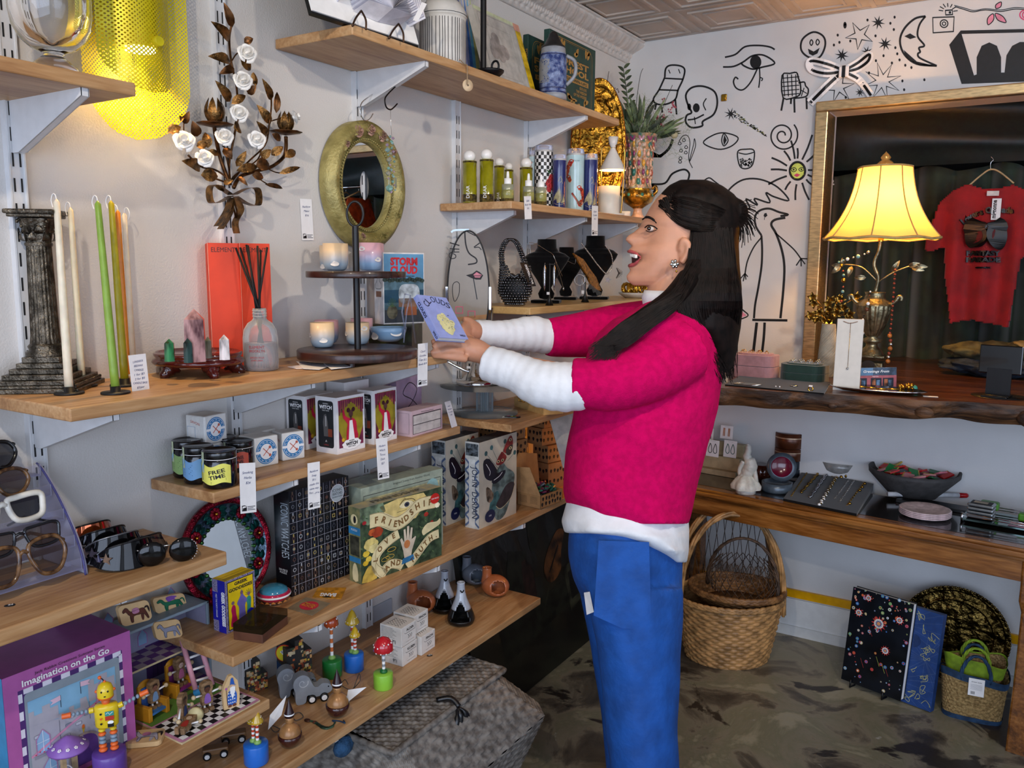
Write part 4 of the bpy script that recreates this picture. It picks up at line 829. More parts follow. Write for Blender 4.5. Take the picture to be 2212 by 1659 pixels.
def bust(px,x,w_,h,label,lean=0,rz=.35):
 p=on(px,x,zJ);s=dep(p)/F0;T=thing('necklace_bust',label,'display bust',p,rz,'black velvet necklace busts')
 prof=[(.10,.0,0),(.30,.0,.02),(.36,.06,.1),(.22,.12,.2),(.42,.2,.34),(.70,.24,.5),(.92,.22,.63),(1.0,.14,.70),(.8,.06,.76),(.52,.02,.80),(.42,0,.86),(.40,0,1.0)]
 b=MB()
 def f(u,v):
  t=v*(len(prof)-1);i=min(len(prof)-2,int(t));e=t-i;e=e*e*(3-2*e);a_,c_,z_=[prof[i][j]*(1-e)+prof[i+1][j]*e for j in range(3)];a=2*PI*u;hw=a_*w_/2*s;dp=hw*(.28 if v<.7 else .28+.5*(v-.7)/.3)
  return V((hw*cos(a),dp*sin(a)-c_*w_*.3*s,z_*h*s+.012))
 b.grid(f,40,44,velv,True,cu=True);b.obj('velvet_bust',T);b=MB();b.box((0,0,.006),(w_*.62*s,w_*.36*s,.010),velv,bev=.003);b.obj('foot_plate',T);return T,p,s
bust(1180,-1.36,100,128,'black velvet bust with a fine silver lariat, left of the three');bust(1222,-1.44,78,105,'smaller black velvet bust in the middle with a short bar necklace');bust(1284,-1.38,98,128,'black velvet bust with a silver ball chain and starfish pendant')
def neck(pts,x,r,m,label,bead=0,pend=None,name='necklace'):
 b=MB();p=crom([at(*q4(*a),x=x)for a in pts],7);o=p[0];p=[a-o for a in p]
 if bead:
  L=[0]
  for i in range(1,len(p)):L.append(L[-1]+(p[i]-p[i-1]).length)
  n=int(L[-1]/(2.2*r))
  for i in range(n):
   t=L[-1]*i/n;j=max(a for a in range(len(L)-1)if L[a]<=t);b.ball(p[j].lerp(p[j+1],(t-L[j])/max(1e-9,L[j+1]-L[j])),r,m,n=6)
 else:b.tube(p,r,m,5)
 if pend:pend(b,-o)
 return tag(b.obj(name,None,o),label,'necklace')
neck([(895,550),(960,560),(1060,620),(1130,670),(1165,780),(1200,890),(1225,980)],-1.305,.0007,SILVER,'fine silver lariat chain on the left velvet bust',pend=lambda b,o:(b.ball(at(*q4(1226,990),x=-1.305)+o,.003,SILVER,(1,1,2),8),b.tube([at(*q4(1130,670),x=-1.305)+o,at(*q4(1215,870),x=-1.305)+o],.0007,SILVER,5)))
neck([(1183,665),(1250,715),(1325,752),(1340,740),(1342,700)],-1.385,.0007,SILVER,'thin silver bar necklace on the middle velvet bust')
def sf(b,o):
 fn=PF(at(*q4(1652,905),x=-1.305)+o,CR,(0,0,1));b.prism(star(0,0,.013,.005,5,1.4),fn,.002,SILVER)
neck([(1400,555),(1440,610),(1500,690),(1560,770),(1640,848),(1690,780),(1690,690),(1660,620),(1620,570)],-1.305,.0026,SILVER,'silver ball chain with a starfish pendant on the right velvet bust',1,sf)
rh=mat('#d5d5da',.12,1,var=.3,ns=300)
for i,x in enumerate((1048,1140)):
 b=MB();c=at(*q4(x,760),x=-1.27);L=sz(c,56);b.lathe([(0,-L),(.0012,-L*.98),(.003,-L*.8),(.0042,-L*.4),(.0036,-L*.15),(.001,0)],rh,n=10,rib=(5,.15));b.tube([V((0,0,0)),V((.001,0,.006))],.0005,SILVER,5);tag(b.obj('drop_earring',None,c),('left' if i==0 else'right')+' long rhinestone drop earring hanging before the left velvet bust','earring')
p=on(940+1087/4.424+1,-1.275,zJ);b=MB();s=dep(p)/F0;b.lathe([(0,0),(9*s,0),(3*s,16*s),(1.2*s,20*s),(1.2*s,90*s)],BLACK,n=16);b.tube([V((-12*s,0,88*s)),V((12*s,0,88*s))],1.2*s,BLACK);o=b.obj('earring_stand',None,p,.3);tag(o,'black earring stand holding the rhinestone drops','jewellery stand');b=MB();b.box((0,0,0),(.009,.003,.008),PAPER);tag(b.obj('price_sticker',None,p+V((-.002,-.005,26*s))),'tiny white price sticker on the black earring stand','sticker')
for i,(x,y,r)in enumerate(((1382,905,50),(1460,900,45))):
 b=MB();c=at(*q4(x,y),x=-1.31);R=sz(c,r/4.424);b.tube([V((0,0,0))+CR*R*cos(a)+V((0,0,1))*R*sin(a)for a in[k_*2*PI/28 for k_ in range(28)]],.0009,SILVER if i==0 else mat('#8d6a3a',.3,1),6,closed=True);tag(b.obj('hoop_earring',None,c),('silver hoop earring beside the middle bust','darker hoop earring hooked behind the silver hoop')[i],'earring')
p=on(940+1432/4.424,-1.29,zJ);b=MB();s=dep(p)/F0;b.lathe([(0,0),(9*s,0),(2.5*s,17*s),(1.5*s,22*s),(1.5*s,44*s)],BLACK,n=16);b.box((-4*s,-3*s,22*s),(6*s,1*s,7*s),PAPER);tag(b.obj('ring_cone',None,p),'small black cone stand between the middle and right busts','jewellery stand')
b=MB();c=at(*q4(1430,760),x=-1.335);vs=[at(*q4(x,y),x=-1.335)-c for x,y in((1325,650),(1420,710),(1480,800),(1540,880),(1590,1010),(1540,1000),(1480,930),(1470,880),(1400,780))];b.add(vs+[v_+V((-.006,0,0))for v_ in vs],[list(range(9)),list(range(17,8,-1))]+[[i,(i+1)%9,9+(i+1)%9,9+i]for i in range(9)],mat('#a06a22',.35,.5,var=.3,ns=90))
for i in range(20):d_=at(*q4(1470+i*6,930+i*5),x=-1.333)-c;b.tube([d_,d_+V((0,-.003,-.018-.004*sin(i)))],.0007,BLACK,3)
tag(b.obj('fringed_earring',None,c),'large amber earring with black lash fringe leaning on the right bust','earring')
b=MB();p=on(1380,-1.31,zJ);s=dep(p)/F0;b.lathe([(0,0),(30*s,0),(42*s,8*s),(44*s,12*s),(40*s,11*s),(0,4*s)],mat('#c9c4bc',.3),n=30);rg=random.Random(5)
for i in range(26):a=rg.random()*6;b.tube([V((30*s*cos(a)+9*s*cos(t),24*s*sin(a),18*s+rg.random()*.01+9*s*sin(t)))for t in[k_*.7 for k_ in range(9)]],2.2*s,GOLD,6,closed=True)
tag(b.obj('bangle_dish',None,p),'white dish heaped with gold bangles behind her chin','dish')
b=MB();p=at(1336,590,x=-1.33)
for i in range(22):a=i*.285;b.tube([V((0,0,0)),V((.008*cos(a*2),.02*cos(a),.02*sin(a)))],.0008,BLACK,4)
tag(b.obj('spiky_ornament',None,p),'small spiky black ornament beside the starfish necklace bust','ornament')
#   acrylic riser and vanity mirror
zK=SH['K'];ac=thin('#e8eef0',.01,.03);k=at(1047,893,z=zK);s=dep(k)/F0;T=thing('acrylic_riser','clear acrylic round riser with a ribbed column holding the vanity mirror','display stand',k);hz2=zat(k,829)-zK
def disc(b,r,z0,z1,m):b.lathe([(0,z0),(r,z0),(r,z1),(0,z1)],m,n=48,cap=False)
b=MB();disc(b,72*s,.0005,.007,ac);b.obj('base_disc',T);b=MB();disc(b,96*s,hz2-.006,hz2,ac);b.obj('top_disc',T)
b=MB()
for i in range(6):a=i*PI/3;b.lathe([(9*s,.007),(9*s,hz2-.006)],ac,c=(11*s*cos(a),11*s*sin(a),0),n=12)
b.obj('column',T)
k2=V((k.x-.012,k.y-.02,zK+hz2));s2=dep(k2)/F0;T=thing('vanity_mirror','tall arched vanity mirror on a chrome stand with the reflection of a line drawn face painted on','mirror',k2,.62)
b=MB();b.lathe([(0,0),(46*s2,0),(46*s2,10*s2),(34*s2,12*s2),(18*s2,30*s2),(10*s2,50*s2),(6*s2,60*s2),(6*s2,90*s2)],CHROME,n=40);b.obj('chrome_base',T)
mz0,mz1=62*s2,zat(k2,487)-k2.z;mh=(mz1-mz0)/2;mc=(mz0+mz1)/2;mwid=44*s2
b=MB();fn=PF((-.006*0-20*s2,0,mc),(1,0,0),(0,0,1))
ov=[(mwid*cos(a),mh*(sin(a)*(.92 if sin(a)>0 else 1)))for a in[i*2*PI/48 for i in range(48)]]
b.prism(ov,fn,.005,mat('#8f8474',.3,0,var=.02,coat=.15),CHROME)  # reflected beige wall is the plate colour; reflected face and shelf are inked on
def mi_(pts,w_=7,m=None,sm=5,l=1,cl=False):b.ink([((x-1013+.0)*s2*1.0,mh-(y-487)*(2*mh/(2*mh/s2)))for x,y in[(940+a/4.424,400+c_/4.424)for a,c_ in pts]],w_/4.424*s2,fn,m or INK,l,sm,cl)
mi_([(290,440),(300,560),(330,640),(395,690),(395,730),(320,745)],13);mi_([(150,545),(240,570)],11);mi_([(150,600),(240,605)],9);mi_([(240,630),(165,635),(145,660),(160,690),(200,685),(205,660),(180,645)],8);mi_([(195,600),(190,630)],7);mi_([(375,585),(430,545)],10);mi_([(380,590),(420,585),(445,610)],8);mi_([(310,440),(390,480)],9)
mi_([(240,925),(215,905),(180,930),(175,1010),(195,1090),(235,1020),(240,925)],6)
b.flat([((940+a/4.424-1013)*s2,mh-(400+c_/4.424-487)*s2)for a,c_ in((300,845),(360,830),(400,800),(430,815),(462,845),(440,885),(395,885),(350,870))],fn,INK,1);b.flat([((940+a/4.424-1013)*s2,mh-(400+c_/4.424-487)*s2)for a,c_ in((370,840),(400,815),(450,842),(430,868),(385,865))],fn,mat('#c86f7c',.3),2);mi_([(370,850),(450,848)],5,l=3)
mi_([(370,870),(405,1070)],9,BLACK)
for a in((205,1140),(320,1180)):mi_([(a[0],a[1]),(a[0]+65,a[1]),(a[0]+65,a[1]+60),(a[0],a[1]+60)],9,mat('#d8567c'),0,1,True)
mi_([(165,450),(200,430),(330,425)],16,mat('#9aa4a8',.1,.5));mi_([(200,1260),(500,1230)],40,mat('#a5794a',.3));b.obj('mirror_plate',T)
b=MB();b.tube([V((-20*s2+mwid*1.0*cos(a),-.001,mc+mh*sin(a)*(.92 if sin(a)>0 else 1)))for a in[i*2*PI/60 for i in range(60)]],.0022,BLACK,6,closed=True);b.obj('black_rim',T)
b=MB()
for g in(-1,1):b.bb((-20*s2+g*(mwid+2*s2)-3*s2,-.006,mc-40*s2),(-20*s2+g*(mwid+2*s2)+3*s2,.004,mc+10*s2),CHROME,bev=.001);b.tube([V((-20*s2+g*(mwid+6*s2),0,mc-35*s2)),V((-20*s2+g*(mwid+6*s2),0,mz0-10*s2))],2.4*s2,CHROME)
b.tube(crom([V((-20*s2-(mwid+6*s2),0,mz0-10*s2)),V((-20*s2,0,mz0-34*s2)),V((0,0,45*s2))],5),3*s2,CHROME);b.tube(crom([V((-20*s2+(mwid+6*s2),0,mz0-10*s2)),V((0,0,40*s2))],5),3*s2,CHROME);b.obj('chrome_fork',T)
zr=zK+hz2
b=MB();p=at(1014,829,z=zr);s=dep(p)/F0;b.lathe([(0,.0),(12*s,0),(2.5*s,27*s),(2*s,34*s),(2*s,44*s)],BLACK,n=20);b.box((0,-3*s,36*s),(9*s,1*s,5*s),PAPER);tag(b.obj('ring_cone',None,p),'black cone stand in front on the acrylic riser','jewellery stand')
b=MB();p=at(1036,826,z=zr);s=dep(p)/F0;b.lathe([(6*s,0),(6*s,30*s),(0,40*s)],mat('#9aa0ae',.1,var=.2,trans=.4),n=6);tag(b.obj('crystal_point',None,p),'small grey crystal point on the acrylic riser','crystal')
p=at(1075,888,z=zK);
carton('ring_block','pale wooden block set with gold rings beside the white sleeve','jewellery stand',(1111,877),(1174,897),zK,857,.07,mat('#c9a063',.5,var=.1,ns=30))
for i,(x,y)in enumerate(((1124,868),(1131,870),(1146,866),(1153,869),(1150,860),(1160,864),(1164,870))):
 b=MB();z_=zK+.033;p=at(x,y,z=z_);b.tube([V((.006*cos(a),0,.007+.006*sin(a)))for a in[j*.5236 for j in range(12)]],.0011,GOLD,6,closed=True);b.ball((0,0,.014),.0022,[mat('#7a1f2a',.1),GOLD,mat('#2c2c30',.1)][i%3],n=8);tag(b.obj('ring',None,p,rz=i),'gold ring standing on the pale wooden block','ring','gold rings on the wooden block')
b=MB();p=at(1107,902,z=zK);fn=PF((0,0,.004),(.9,.45,0),(-.45,.9,0));b.flat(rrect(-.03,-.016,.012,.012,.001),PF((0,0,.001),(.9,.45,0),(-.45,.9,0)),PAPER);b.prism(circ(0,0,.024,20,.012),fn,.004,BLACK)
for c_,u,v in(('#d9478f',-.012,.002),('#e8d23a',.0,-.003),('#7bc24a',.008,-.004),('#c92b2b',.012,.002),('#3ba0c9',-.004,.006)):b.flat(circ(u,v,.006,12),fn,mat(c_,.4),1)
tag(b.obj('enamel_pin',None,p),'colourful cartoon enamel pin on a white backing card','pin')
b=MB();p=at(1235,878,z=zK);b.lathe([(0,0),(.03,0),(.012,.03),(.012,.05)],velv,c=(-.07,.05,0),n=20);tag(b.obj('velvet_cone',None,p),'black velvet stand behind the wooden ring block','jewellery stand')
c=at(997,880,x=-1.28)
#   main shelf
zB=SH['B'];q2=pc(0,400,3.318);pew=mat('#5f574b',.3,.9,var=.3,ns=60,bump=.3,bs=260)
Fc,Rc=at(170,850,z=zB),at(227,825,z=zB);u=(Rc-Fc);L_=u.length;u.normalize();n_=V((-u.y,u.x,0));ctr=Fc+u*L_/2+n_*L_/2
T=thing('column_candlestick','tall antique silver fluted column candlestick on a stepped square base at the far left','candlestick',ctr,math.atan2(u.y,u.x));H=zat(ctr,453)-zB
b=MB();z=0
for i,(w_,h)in enumerate(((1,.008),(.94,.005),(.88,.008),(.76,.009),(.64,.009),(.52,.009),(.42,.01))):b.bb((-L_*w_/2,-L_*w_/2,z),(L_*w_/2,L_*w_/2,z+h),pew,bev=.0012);z+=h
for i in range(24):
 for c in((-L_*.46+L_*.92*i/23,-L_*.455),(L_*.455,-L_*.46+L_*.92*i/23)):b.ball((c[0],c[1],.0135),.0024,pew,n=6)
b.obj('stepped_base',T)
b=MB();r=L_*.155;b.lathe([(r*1.45,z),(r*1.5,z+.006),(r*1.2,z+.011),(r*1.3,z+.017),(r*1.1,z+.022)],pew,n=36);b.lathe([(r*1.08,z+.022),(r,z+.035),(r*.86,H*.8)],pew,n=80,cap=False,rib=(22,.045));b.lathe([(r*.95,H*.8),(r,H*.81),(r*.95,H*.82)],pew,n=30);b.obj('fluted_shaft',T)
b=MB();b.lathe([(r*.85,H*.82),(r*.95,H*.87),(r*1.2,H*.93),(r*1.3,H*.95)],pew,n=32,rib=(8,.1))
for j in range(2):
 for i in range(8):a=i*PI/4+j*.39;c=V((cos(a),sin(a),0));leaf(b,c*r*.85+V((0,0,H*(.825+.04*j))),c*r*1.2+V((0,0,H*(.875+.04*j))),r*.6,pew,c,.2,.3)
for i in range(4):a=i*PI/2+PI/4;b.tube([V((r*1.25*cos(a)+.006*cos(t)*cos(a),r*1.25*sin(a)+.006*cos(t)*sin(a),H*.925+.006*sin(t)))for t in[k_*.6 for k_ in range(9)]],.0025,pew,6)
b.obj('corinthian_capital',T);b=MB();b.box((0,0,H*.965),(r*3.2,r*3.2,.006),pew,bev=.002);b.box((0,0,H*.985),(r*3.6,r*3.6,.008),pew,bev=.003);b.obj('drip_plate',T)
def taper(bx,by,tx,ty,wd,c,label,base=True,wick=1,x=None):
 p=at(bx,by,z=zB)if x is None else on(bx,x,zB);s=dep(p)/F0;T=thing('taper_candle',label,'candle',p);t=at(tx,ty,d=dep(p))if x is None else None
 H=zat(p,ty)-zB;off=V((0,0,H))if t is None else V(((t-p).x,(t-p).y,H));m=mat(c,.38,var=.05,ns=30,sss=.25,bump=.15,bs=60)
 b=MB();K=10;pts=[V((off.x*i/K,off.y*i/K,.012+(H-.012)*i/K))for i in range(K+1)];r=wd*s/2
 b.tube(pts+[pts[-1]+V((0,0,.006))],[r*(1-.28*(i/K)**1.5)for i in range(K+1)]+[r*.12],m,16);b.obj('wax_taper',T)
 e=pts[-1];b=MB();g=wick;b.tube(crom([e,e+V((-.002*g,0,.012)),e+V((-.010*g,0,.014)),e+V((-.016*g,0,.004)),e+V((-.012*g,0,-.008))],5),.0009,PAPER,5);b.obj('wick',T)
 if base:
  b=MB();b.lathe([(0,0),(30*s,0),(30*s,3.5*s),(29*s,4.5*s),(10.5*s,4.5*s),(10.5*s,16*s),(9*s,16*s)],mat('#141416',.45),n=36);b.obj('black_holder',T)
taper(150,851,122,433,18,'#e6dcc4','white taper candle nearest the shelf corner, before the silver column');taper(178,0,145,455,15,'#e9d9b4','white taper candle standing behind the front white one',x=-1.43)
taper(250,850,211,437,18,'#86a640','apple green taper candle in a black holder');taper(270,833,240,436,17,'#a79a1d','olive yellow taper candle beside the green one');taper(276,0,251.6,460,14,'#e08a2a','orange taper candle hidden behind the olive yellow one',x=-1.44,base=False);taper(289,0,273.6,466,14,'#e3d6ba','ivory taper candle right of the olive yellow one',x=-1.47,base=False,wick=-1)
a,r,t=at(286,846,z=zB),at(323,840,z=zB),None;w_=(r-a).length;card(a,r-a,V((-.12,.02,1)),w_,zat(a,768)-zB,['LONGNECK','BEESWAX','CANDLES','1 for $3','2 for $5','CANDLE BASE','$5/per'],'white card pricing longneck beeswax candles',logo=False,fs=.1)
k=at(430,808,z=zB);s=dep(k)/F0;rw=mat('#4a0d0c',.18,var=.3,ns=20,coat=.7);T=thing('crystal_stand','glossy dark red carved wooden stand holding crystal towers','display stand',k,.15)
b=MB();b.lathe([(0,22*s),(84*s,22*s),(95*s,24*s),(99*s,29*s),(96*s,35*s),(90*s,38*s),(94*s,42*s),(95*s,47*s),(90*s,50*s),(86*s,45*s),(0,45*s)],rw,n=56,cap=False,sy=.9);b.obj('round_tray',T)
for i in range(5):a=i*2*PI/5-1.75;b=MB();e=V((cos(a)*80*s,sin(a)*72*s,0));b.tube(crom([e*1.08+V((0,0,0)),e*1.12+V((0,0,5*s)),e*1.0+V((0,0,14*s)),e*.9+V((0,0,24*s))],4),[9*s,10*s,13*s,19*s],rw,10,flat=1.2);b.obj('foot',T)
zt=zB+45*s
def tower(x0,x1,yt,yb,c,label,c2=None,x=None):
 p=at((x0+x1)/2/3.318,400+yb/3.318,z=zt);s=dep(p)/F0/3.318;r=(x1-x0)/2*s*1.08;H=zat(p,400+yt/3.318)-zt;b=MB();m=mat(c,.12,var=.3,ns=70,c2=c2,coat=.5,stretch=(1,1,.35));b.lathe([(r,0),(r*.92,H*.8),(0,H)],m,n=6);b.fs=[False]*len(b.fs)
 tag(b.obj('crystal_tower',None,p,.3),label,'crystal','crystal towers on the red wooden stand')
tower(1330,1480,885,1262,'#b98e8c','tall mauve and grey crystal tower','#5b3a3e');tower(1183,1255,1100,1262,'#3e8f5c','small bright green crystal tower with dark specks','#16231c');tower(1320,1385,1095,1272,'#2c4a46','small dark green crystal tower before the tall mauve one','#0e1716');tower(1470,1522,1085,1240,'#8c8f84','small grey green crystal tower behind the tall mauve one','#56604f');tower(1575,1650,1070,1250,'#dcd4d2','small milky white crystal tower')
orr=mat('#cf3a16',.55,var=.04,ns=20);dkr=mat('#3c0f0c',.5)
def el(b,w,H,fn):b.text('ELEMENT',w*.5,H*.93,.0098,fn,dkr,1,0,w*.78);b.text('JARDIN VEGA',w*.55,H*.1,.005,fn,dkr,1,0,w*.6);b.ink([(0,0),(0,H)],.0006,fn,mat('#f0b59c'),1.5,0)
carton('fragrance_carton','tall orange box lettered Element, left one beside the crystal stand','box',(461,797),(527,794),zB,0,.085,orr,el,h=.262,up=(-.06,-.02,1))
carton('fragrance_carton','tall orange box lettered Element, right one behind the reed diffuser','box',(528,794),(592,790),zB,0,.07,orr,el,h=.262,up=(-.02,-.02,1))
k=at(565,799,z=zB);s=dep(k)/F0/3.318;T=thing('reed_diffuser','frosted clear bottle diffuser with black reeds before the orange boxes','diffuser',k);pv=[(0,0),(105,0),(118,8),(122,60),(122,230),(112,290),(85,335),(55,355),(45,370),(48,400),(45,440),(38,440)]
b=MB();b.lathe([(x*s,y*s)for x,y in pv],thin('#eef0f2',.16,.3),n=40,cap=False);fn=CYL((0,0,0),122*s,0,-.95);rd=mat('#a8323a');b.text('ELEMENT',0,165*s,20*s,fn,rd,1,0,110*s);b.text('BROOKLYN',0,138*s,20*s,fn,rd,1,0,110*s);b.text('JARDIN VEGA',0,95*s,12*s,fn,rd,1,0,100*s);b.text('DIFFUSER',0,75*s,12*s,fn,rd,1,0,80*s)
for z_ in(385,405,425):b.tube([V((48*s*cos(i*.4),48*s*sin(i*.4),z_*s))for i in range(16)],3*s,thin('#eef0f2',.2,.2),6,closed=True)
b.obj('bottle',T);b=MB();b.lathe([(0,5*s),(112*s,6*s),(116*s,60*s),(116*s,195*s),(0,195*s)],thin('#d8d2d6',.25,.2),n=36,cap=False);b.obj('liquid',T)
for x,y,x2 in((1690,450,25),(1722,448,10),(1766,428,0),(1776,432,-20),(1845,435,10),(1868,465,-10),(1915,445,-28)):
 e=at(*q2(x,y),d=dep(k)+.01*sin(x));b=MB();b.tube([V((x2*s,.002*sin(x),380*s)),e-k],.0022,mat('#121012',.7),7);b.tube([V((x2*s,.002*sin(x),380*s)),V((-x2*3*s,0,15*s))],.0022,mat('#2b2a2c',.7),6);b.obj('reed',T)
for i,(c4,t,lb)in enumerate(((((621,793),(668,786),(690,795),(640,797)),'','blush paper card lying flat at the left before the orange boxes'),(((640,781),(718,789),(690,799),(655,797)),'PARTY','white printed card lying flat before the tiered stand'),(((690,778),(722,778),(758,793),(715,798)),'STUDIO','printed card lying flat with a gold and cream earring on it'))):
 c=[at(*a,z=zB+.001+.0012*i)for a in c4];o=c[0];b=MB();v4=[a-o for a in c];b.add(v4+[a+V((0,0,.0008))for a in v4],[[0,1,2,3],[4,5,6,7],[0,1,5,4],[1,2,6,5],[2,3,7,6],[3,0,4,7]],PAPER if i else mat('#f3e7e6'))
 if t:fn=PF((v4[0]+v4[2])/2+V((0,0,.0009)),v4[1]-v4[0],V((0,0,1)).cross(v4[1]-v4[0]));b.text(t,0,0,.006,fn,INK,1)
 tag(b.obj('printed_card',None,o),lb,'card')
b=MB();p=at(712,780,z=zB+.004);b.lathe([(0,0),(.012,0),(.013,.003),(0,.004)],mat('#d9cfae'),n=20,sy=.6,c=(.006,0,0));b.tube([V((-.016,0,.004)),V((.0,0,.005))],.002,GOLD);b.ball((-.02,0,.004),.004,GOLD,n=8);tag(b.obj('statement_earring',None,p),'cream and gold earring lying on the printed cards','earring')
k=at(773,762,z=zB+.022);k.z=zB;s=dep(k)/F0;wal=mat('#36201a',.35,var=.25,ns=14,stretch=(1,6,1),coat=.2);T=thing('tiered_stand','two tier dark walnut stand on a black pole with a ring handle','cake stand',k);zl=.031;zu=zat(k,586)-zB
b=MB();b.lathe([(0,.012),(127*s,.012),(128*s,.014),(128*s,.029),(127*s,.031),(0,.031)],wal,n=64,cap=False);b.obj('lower_tier',T)
for a in(-1.0,-2.6,1.2,2.6):b=MB();b.lathe([(.008,0),(.008,.013)],wal,c=(.085*cos(a),.085*sin(a),0),n=12);b.obj('foot',T)
b=MB();b.lathe([(0,zu-.014),(104*s,zu-.014),(105*s,zu-.012),(105*s,zu-.001),(104*s,zu),(0,zu)],wal,n=64,cap=False);b.obj('upper_tier',T)
zp=zat(k,488)-zB;b=MB();b.lathe([(.0075,zl),(.0075,zp)],BLACK,n=16);b.obj('black_pole',T);b=MB();b.tube([V((.0,0,zp+.026))+CR*(.018*cos(a))+V((0,0,.027*sin(a)))for a in[i*2*PI/28 for i in range(28)]],.0028,BLACK,8,closed=True);b.obj('ring_handle',T)
qc=pc(600,420,3.95);cw=mat('#e9e4dd',.45,var=.02)
def cloud(b,u,v,r,fn,l=2):b.flat([(u-1.0*r,v-.35*r),(u-1.15*r,v),(u-.7*r,v+.35*r),(u-.25*r,v+.75*r),(u+.35*r,v+.6*r),(u+.75*r,v+.45*r),(u+1.1*r,v+.05*r),(u+.8*r,v-.45*r),(u-.1*r,v-.6*r)],fn,cw,l,3)
def cup(x0,x1,yt,x,zz,cs,label,cl=((0,.3),),bowl=0):
 p=on(600+(x0+x1)/2/3.95,x,zz);r=sz(p,(x1-x0)/3.95/2);H=zat(p,420+yt/3.95+(3 if zz<1.35 else 0))-zz;m=grad(cs[0],cs[1],H,e0=.25,e1=.75);b=MB()
 pf=[(0,0),(r*.62,0),(r*.82,H*.06),(r*.95,H*.22),(r,H*.45),(r*.99,H),(r*.93,H),(r*.92,H*.5),(r*.8,H*.15),(0,H*.1)]if not bowl else[(0,0),(r*.5,0),(r*.8,H*.25),(r*.96,H*.7),(r,H),(r*.95,H),(r*.9,H*.7),(r*.6,H*.2),(0,H*.12)]
 b.lathe(pf,m,n=44,cap=False)
 for u,v in cl:cloud(b,u*r,v*H,r*.3,CYL((0,0,0),r*1.0 if not bowl else r*.93,0,-1.03))
 tag(b.obj('cloud_bowl' if bowl else'cloud_cup',None,p),label,'bowl' if bowl else'cup','cloud painted cups' if not bowl else None)
YB_,PB_=('#9bb0c2','#e8c99f'),('#8fb2d6','#dcaab2');zl_,zu_=zB+zl+.0005,zB+zu+.0005
cup(360,560,436,-1.445,zu_,YB_,'peach and blue cup half hidden behind another on the upper tier',((-.6,.15),));cup(388,603,418,-1.385,zu_,YB_,'peach and blue cup with one cloud at the left of the upper tier',((.18,.25),));cup(700,908,418,-1.425,zu_,PB_,'pink and blue cup half hidden at the right of the upper tier',((.7,.3),));cup(683,890,413,-1.365,zu_,PB_,'pink and blue cup with a cloud near its rim on the upper tier',((-.5,.78),(.95,.4)))
cup(318,520,1060,-1.44,zl_,PB_,'pink cup behind the leftmost cup of the lower tier');cup(280,485,1080,-1.375,zl_,YB_,'peach and blue cup with a cloud, leftmost on the lower tier',((.35,.3),(-1.1,.5)));cup(625,812,1046,-1.44,zl_,PB_,'pink cup behind the black pole on the lower tier');cup(582,783,1080,-1.36,zl_,YB_,'peach and blue cup before the black pole on the lower tier',((.85,.75),(-1.05,.5)));cup(790,1103,1120,-1.355,zl_,('#86aacb','#86aacb'),'sky blue bowl with white clouds on the lower tier',((-.75,.4),(.62,.66)),1)
def storm(b,w,H,fn):
 b.flat(rect(w*.02,H*.02,w*.98,H*.98),fn,mat('#5f97bd',.35,var=.12,ns=14),1);b.flat(rect(w*.02,H*.02,w*.98,H*.62),fn,mat('#51717f',.35,var=.2),1.5)
 for i in range(16):b.flat(circ(w*(.04+.06*i),H*(.62+.012*sin(i*2)),w*.06,10,H*.03),fn,mat('#2f4038',.6),2)
 b.flat(rect(w*.02,H*.3,w*.98,H*.48),fn,mat('#23485e',.3),2.2);b.flat(rect(w*.02,H*.02,w*.98,H*.2),fn,mat('#3a3f45',.5),2.3)
 b.text('STORM',w*.5,H*.83,H*.1,fn,mat('#c8242c',.5),3,.05,w*.66);b.text('CLOUD',w*.5,H*.71,H*.1,fn,mat('#c8242c',.5),3,.05,w*.66);b.text('PREDICT THE WEATHER',w*.5,H*.66,H*.022,fn,INK,3)
 b.flat([(w*(.62+.26*cos(a)),H*(.42+.16*sin(a)+.02*sin(3*a)))for a in[i*.4 for i in range(16)]],fn,mat('#b5c0c6',.15,var=.25),3,2);b.flat(rect(w*.36,H*.24,w*.8,H*.36),fn,mat('#8a6a55',.5),3);b.flat(rect(w*.5,H*.12,w*.8,H*.24),fn,mat('#9c5a34',.5),3.2)
 b.flat(circ(w*.2,H*.17,w*.13,16,H*.1),fn,mat('#6d6a55',.5,var=.3),4)
 for i in range(9):b.ink([(w*.2,H*.24),(w*(.2+.13*sin((i-4)*.35)),H*(.24+.13*cos((i-4)*.35)))],.0012,fn,mat('#4e6b4a'),4.5,0)
def stleft(b,d,H,fn):b.ink([(d*.2,H*.5),(d*.15,H*.56),(d*.3,H*.6),(d*.45,H*.68),(d*.6,H*.6),(d*.8,H*.56),(d*.75,H*.5)],.001,fn,INK,1,4,True);b.flat(rect(d*.2,H*.38,d*.8,H*.46),fn,mat('#8a5f48'),1)
p,r=at(829,701,x=-1.39),at(917,694,x=-1.345);r.z=p.z
bz=p.z-zB
_o,w_,H_,T_=carton('storm_glass_box','Storm Cloud box with a blue sky photo, propped on an acrylic easel behind the cups','box',p,r,p.z,545,.05,mat('#dcdad8',.4),storm,stleft)
b=MB();b.bb((0,0,0),(.115,.085,bz-.001),mat('#3a352f',.3,var=.4,ns=30,c2='#4f5d3c'));o=b.obj('glossy_box',None,V((p.x-.05,p.y+.0,zB)),.35);tag(o,'low glossy box with a dark green photo under the Storm Cloud box','box')
b=MB()
for A_ in(((1085,850),(1130,860),(1175,1270)),((1085,850),(1060,1000),(1085,1150)),((1130,860),(1100,1000),(1075,1265))):b.tube([at(*qc(*a),x=-1.30)for a in A_],.0016,CLEAR,6)
tag(b.obj('acrylic_easel'),'clear acrylic easel in front of the Storm Cloud box','easel')
